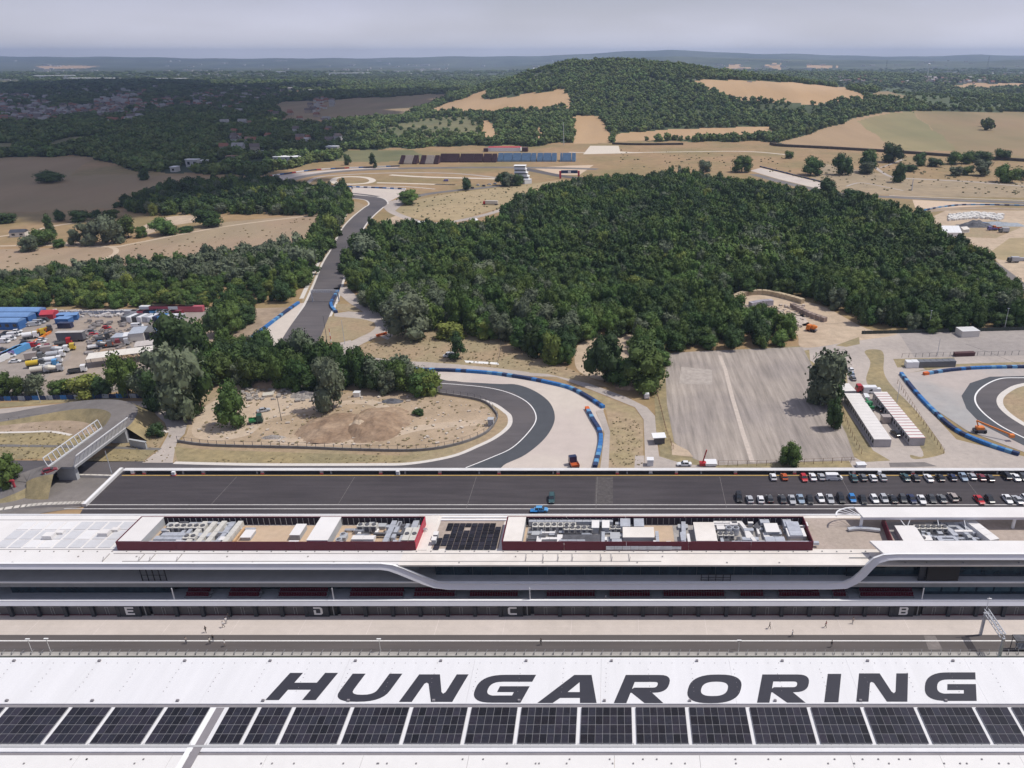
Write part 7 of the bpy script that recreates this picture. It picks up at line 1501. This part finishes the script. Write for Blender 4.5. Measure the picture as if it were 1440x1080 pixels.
for i, (x0, x1, y, h, lab) in enumerate(((90,160,113,9,'long white hall far out on the plain, front one'),(48,105,109,7,'long white hall far out on the plain, rear one'),(205,258,113,7,'thin pale hall right of the long white ones'),(388,402,103,10,'small white hall on the far plain'),(460,520,105,8,'row of pale halls below the far horizon'),(750,772,98,10,'white hall left of the wooded hill'))):
    a, b = Gt(x0, y), Gt(x1, y); t = empty('industrial_hall', (a.x,a.y,a.z-2), atan2(b.y-a.y,b.x-a.x), lab, 'hall', 'far industrial halls'); w = (b-a).length; MB().box(0,0,0,w,60,h+4).build('wall', PW, t); MB().box(-2,-2,h+4.01,w+2,62,h+5).build('roof', PW, t)
VH = [(262,279,235,7,8,'large white house at the end of the shaded field'),(281,290,234,8,6,'white house right of the large white one'),(240,248,242,9,5,'tall pale house beside the shaded field'),(318,332,226,8,5,'pinkish roofed house in the wooded valley'),(358,386,222,12,7,'big white hall in the wooded valley'),(384,420,226,14,4,'low white hall in front of the big one'),(388,404,208,10,5,'pale hall with curved drive'),(396,418,215,10,4,'flat hall right of the curved drive'),(459,475,213,12,6,'white block at the wood edge'),(421,432,200,10,5,'blue grey hall under yellow scaffolding'),(436,441,193,5,3,'yellow roofed small hall')]
for i, (x0, x1, y, d_, h, lab) in enumerate(VH):
    a = Gt(x0, y); b = Gt(x1, y); b.z = a.z; w = (b-a).length; t = empty('village_building', (a.x,a.y,a.z-.5), atan2(b.y-a.y,b.x-a.x), lab, 'building', 'white buildings in the wooded valley'); MB().box(0,0,0,w,d_,h+.5).build('wall', HW[2], t); MB().box(-.4,-.4,h+.52,w+.4,d_+.4,h+1).build('roof', HR[2] if 'pink' in lab else (PT['yellow'] if 'yellow roofed' in lab else PW), t)
    n = int(w/6)
    for j in range(n): MB().box(w*(j+.3)/n,-.06,h*.4,w*(j+.7)/n,-.01,h*.8).build('window', WGL, t)
for x, b_, tp, lab in ((1304,110,89,'white water tower over the distant village'),):
    p = Gt(x, b_); top = onY(x, tp, p.y).z; t = empty('water_tower', p, 0, lab, 'water tower'); h = top-p.z; MB().tube((0,0,-2),(0,0,h-8),1.6,1.3,8).build('shaft', PW, t); MB().tube((0,0,h-8),(0,0,h-5),1.5,6,12).tube((0,0,h-5),(0,0,h-2),6,6,12).tube((0,0,h-2),(0,0,h),6,1,12).build('tank', PW, t)
for x, b_, tp, lab in ((1245,106,84,'lattice mast left of the water tower'),(1387,104,79,'lattice mast on the right horizon'),(798,98,86,'thin mast on top of the wooded hill')): 
    p = Gt(x, b_); top = onY(x, tp, p.y).z; t = empty('lattice_mast', p, 0, lab, 'mast'); h = top-p.z; w = h*.07
    for sx in (-1,1):
        for sy in (-1,1): MB().bar((sx*w,sy*w,-1),(sx*.3,sy*.3,h),.5).build('leg', METALD, t)
    for k in range(4): z = h*(k+1)/5; q_ = w*(1-(k+1)/5)+.3; MB().box(-q_,-q_,z,q_,q_,z+.4).build('cross_brace', METALD, t)
# ------------------------------------------------------------------ people
def body_mesh(pose, name):
    me = bpy.data.meshes.new('b'); J = [(0,0,.95),(0,.0,1.2),(0,.01,1.42),(0,.02,1.52),(0,.03,1.64),(0,.03,1.76), (.1,0,.9),(.12,.16*pose,.5),(.12,-.04+.26*pose,.08),(.12,.12+.26*pose,.03), (-.1,0,.9),(-.12,-.12*pose,.5),(-.12,-.3*pose,.1),(-.12,-.18*pose,.03), (.19,0,1.4),(.26,-.1*pose,1.15),(.26,.06-.1*pose,.92),(.26,.1-.1*pose,.82), (-.19,0,1.4),(-.26,.1*pose,1.15),(-.26,.22*pose,.92),(-.26,.27*pose,.82)]
    E = [(0,1),(1,2),(2,3),(3,4),(4,5),(0,6),(6,7),(7,8),(8,9),(0,10),(10,11),(11,12),(12,13),(2,14),(14,15),(15,16),(16,17),(2,18),(18,19),(19,20),(20,21)]
    R_ = [.15,.14,.16,.06,.1,.08,.1,.07,.05,.04,.1,.07,.05,.04,.06,.045,.035,.04,.06,.045,.035,.04]
    me.from_pydata(J, E, []); o = bpy.data.objects.new('b', me); COL.objects.link(o); md = o.modifiers.new('s', 'SKIN'); md.use_smooth_shade = True
    for v, r_ in zip(me.skin_vertices[0].data, R_): v.radius = (r_, r_*.8)
    me.skin_vertices[0].data[0].use_root = True; o.modifiers.new('u', 'SUBSURF').levels = 1
    dg = bpy.context.evaluated_depsgraph_get(); m2 = bpy.data.meshes.new_from_object(o.evaluated_get(dg)); bpy.data.objects.remove(o); m2.name = name; return m2
SKIN = mat('skin', (.45,.27,.19), var=.03); bm_ = [body_mesh(.9, 'body_walking'), body_mesh(.1, 'body_standing')]; bm_[0].materials.clear(); bm_[1].materials.clear()
hair = MB(); 
for (z0, z1, r0, r1) in ((1.70,1.79,.1,.09),(1.79,1.83,.09,.03)): hair.tube((0,.0,z0),(0,.0,z1),r0,r1,10)
hairm = hair.mesh('hair_shape', mat('hair_dark', (.03,.02,.015)))
PPL = [(322,871,0,'darkgrey','black','rearmost person of the group walking near garage E'),(318.5,877,1,'white','navy','person in white shirt in the group near garage E'),(314.5,882.5,0,'white','black','foremost person of the group near garage E'),(290,889.5,0,'black','black','person in black walking alone below the group'),
 (262.5,905,0,'beige','navy','person in beige at the white line of the pit lane'),(300.5,902,0,'black','navy','person in black beside a pale one at the white line'),(296,905.5,1,'cream','grey','person in cream beside a dark one at the white line'),(317,909,1,'white','beige','person in white standing on the pit lane asphalt'),
 (761,907,0,'black','black','person in black crossing the white line in the middle'),(1082,884,0,'darkgrey','black','leftmost person of four on the right apron'),(1114,895,0,'white','navy','person in white at the apron edge on the right'),(1161,882.5,0,'maroon','black','person in maroon on the right apron'),(1199,877,0,'beige','navy','person nearest garage B'),(1169,910,0,'darkgrey','grey','person on the pit lane at the right')]
HDK = mat('trousers_x', (.05,.05,.06))
def person(p, pose, top, leg, rz, label, z):
    t = empty('person', (p.x,p.y,z), rz, label, 'person', 'people on the pit lane'); me = bm_[1 if pose else 0].copy(); zs = [sum(me.vertices[i].co.z for i in q.vertices)/len(q.vertices) for q in me.polygons]; xs_ = [abs(sum(me.vertices[i].co.x for i in q.vertices)/len(q.vertices)) for q in me.polygons]
    for m in (PT[top], PT[leg], SKIN, TYRE): me.materials.append(m)
    me.polygons.foreach_set('material_index', [3 if z_ < .09 else 2 if (z_ > 1.5 or (x_ > .22 and z_ < 1.2)) else 1 if z_ < .95 else 0 for z_, x_ in zip(zs, xs_)])
    link('body', me, t); link('hair', hairm, t)
r = random.Random(31)
for x, y, pose, a, b, lab in PPL: person(G(x, y), pose, a, b, r.uniform(0, 6.28), lab, .05)
p = onY(852,838,141.2); person(p, 0, 'white', 'grey', 1.5, 'person in white on the balcony above the garages', 3.66)
for o in list(COL.objects):
    if o.name.startswith('person') and 'balcony' in str(o.get('label','')): del o['group']
# ------------------------------------------------------------------ cloud bank whose shade lies over the left of the land (above and outside the frame)
CLM = mat('cloud_white', (.8,.8,.8), var=.02, scale=.002)
def cloud(cx, cy, cz, sx, sy, sz, n, seed, label):
    import bmesh
    r_ = random.Random(seed); mb = MB()
    for _ in range(n):
        a = r_.uniform(0, 2*pi); q_ = r_.random()**.5; x = cx+sx*q_*cos(a); y = cy+sy*q_*sin(a); rr = r_.uniform(.2,.34)*min(sx,sy)*(1.1-.5*q_); bm = bmesh.new(); bmesh.ops.create_icosphere(bm, subdivisions=2, radius=1)
        mb.add([(x+v.co.x*rr*1.3*(1+.25*noise.noise(v.co*2+Vector((_,0,0)))), y+v.co.y*rr*1.1*(1+.25*noise.noise(v.co*2+Vector((_,3,0)))), cz+max(-.25,v.co.z)*rr*sz) for v in bm.verts], [tuple(v.index for v in f.verts) for f in bm.faces]); bm.free()
    o = mb.build('cloud', CLM, smooth=True); tag(o, label, kind='structure')
def under(px, py, cz): p = Gt(px, py); return p.x+sdir.x/sdir.z*(cz-p.z), p.y+sdir.y/sdir.z*(cz-p.z)
for i, (px, py, sx, sy, n) in enumerate(((20,124,1350,750,80),(40,155,1020,800,110),(130,203,330,330,90),(330,198,140,330,50),(50,262,210,200,60),(200,262,170,120,24))):
    c = under(px, py, 1500); cloud(c[0], c[1], 1500, sx, sy, .5, n, i, 'summer cloud drifting over the left part of the land')
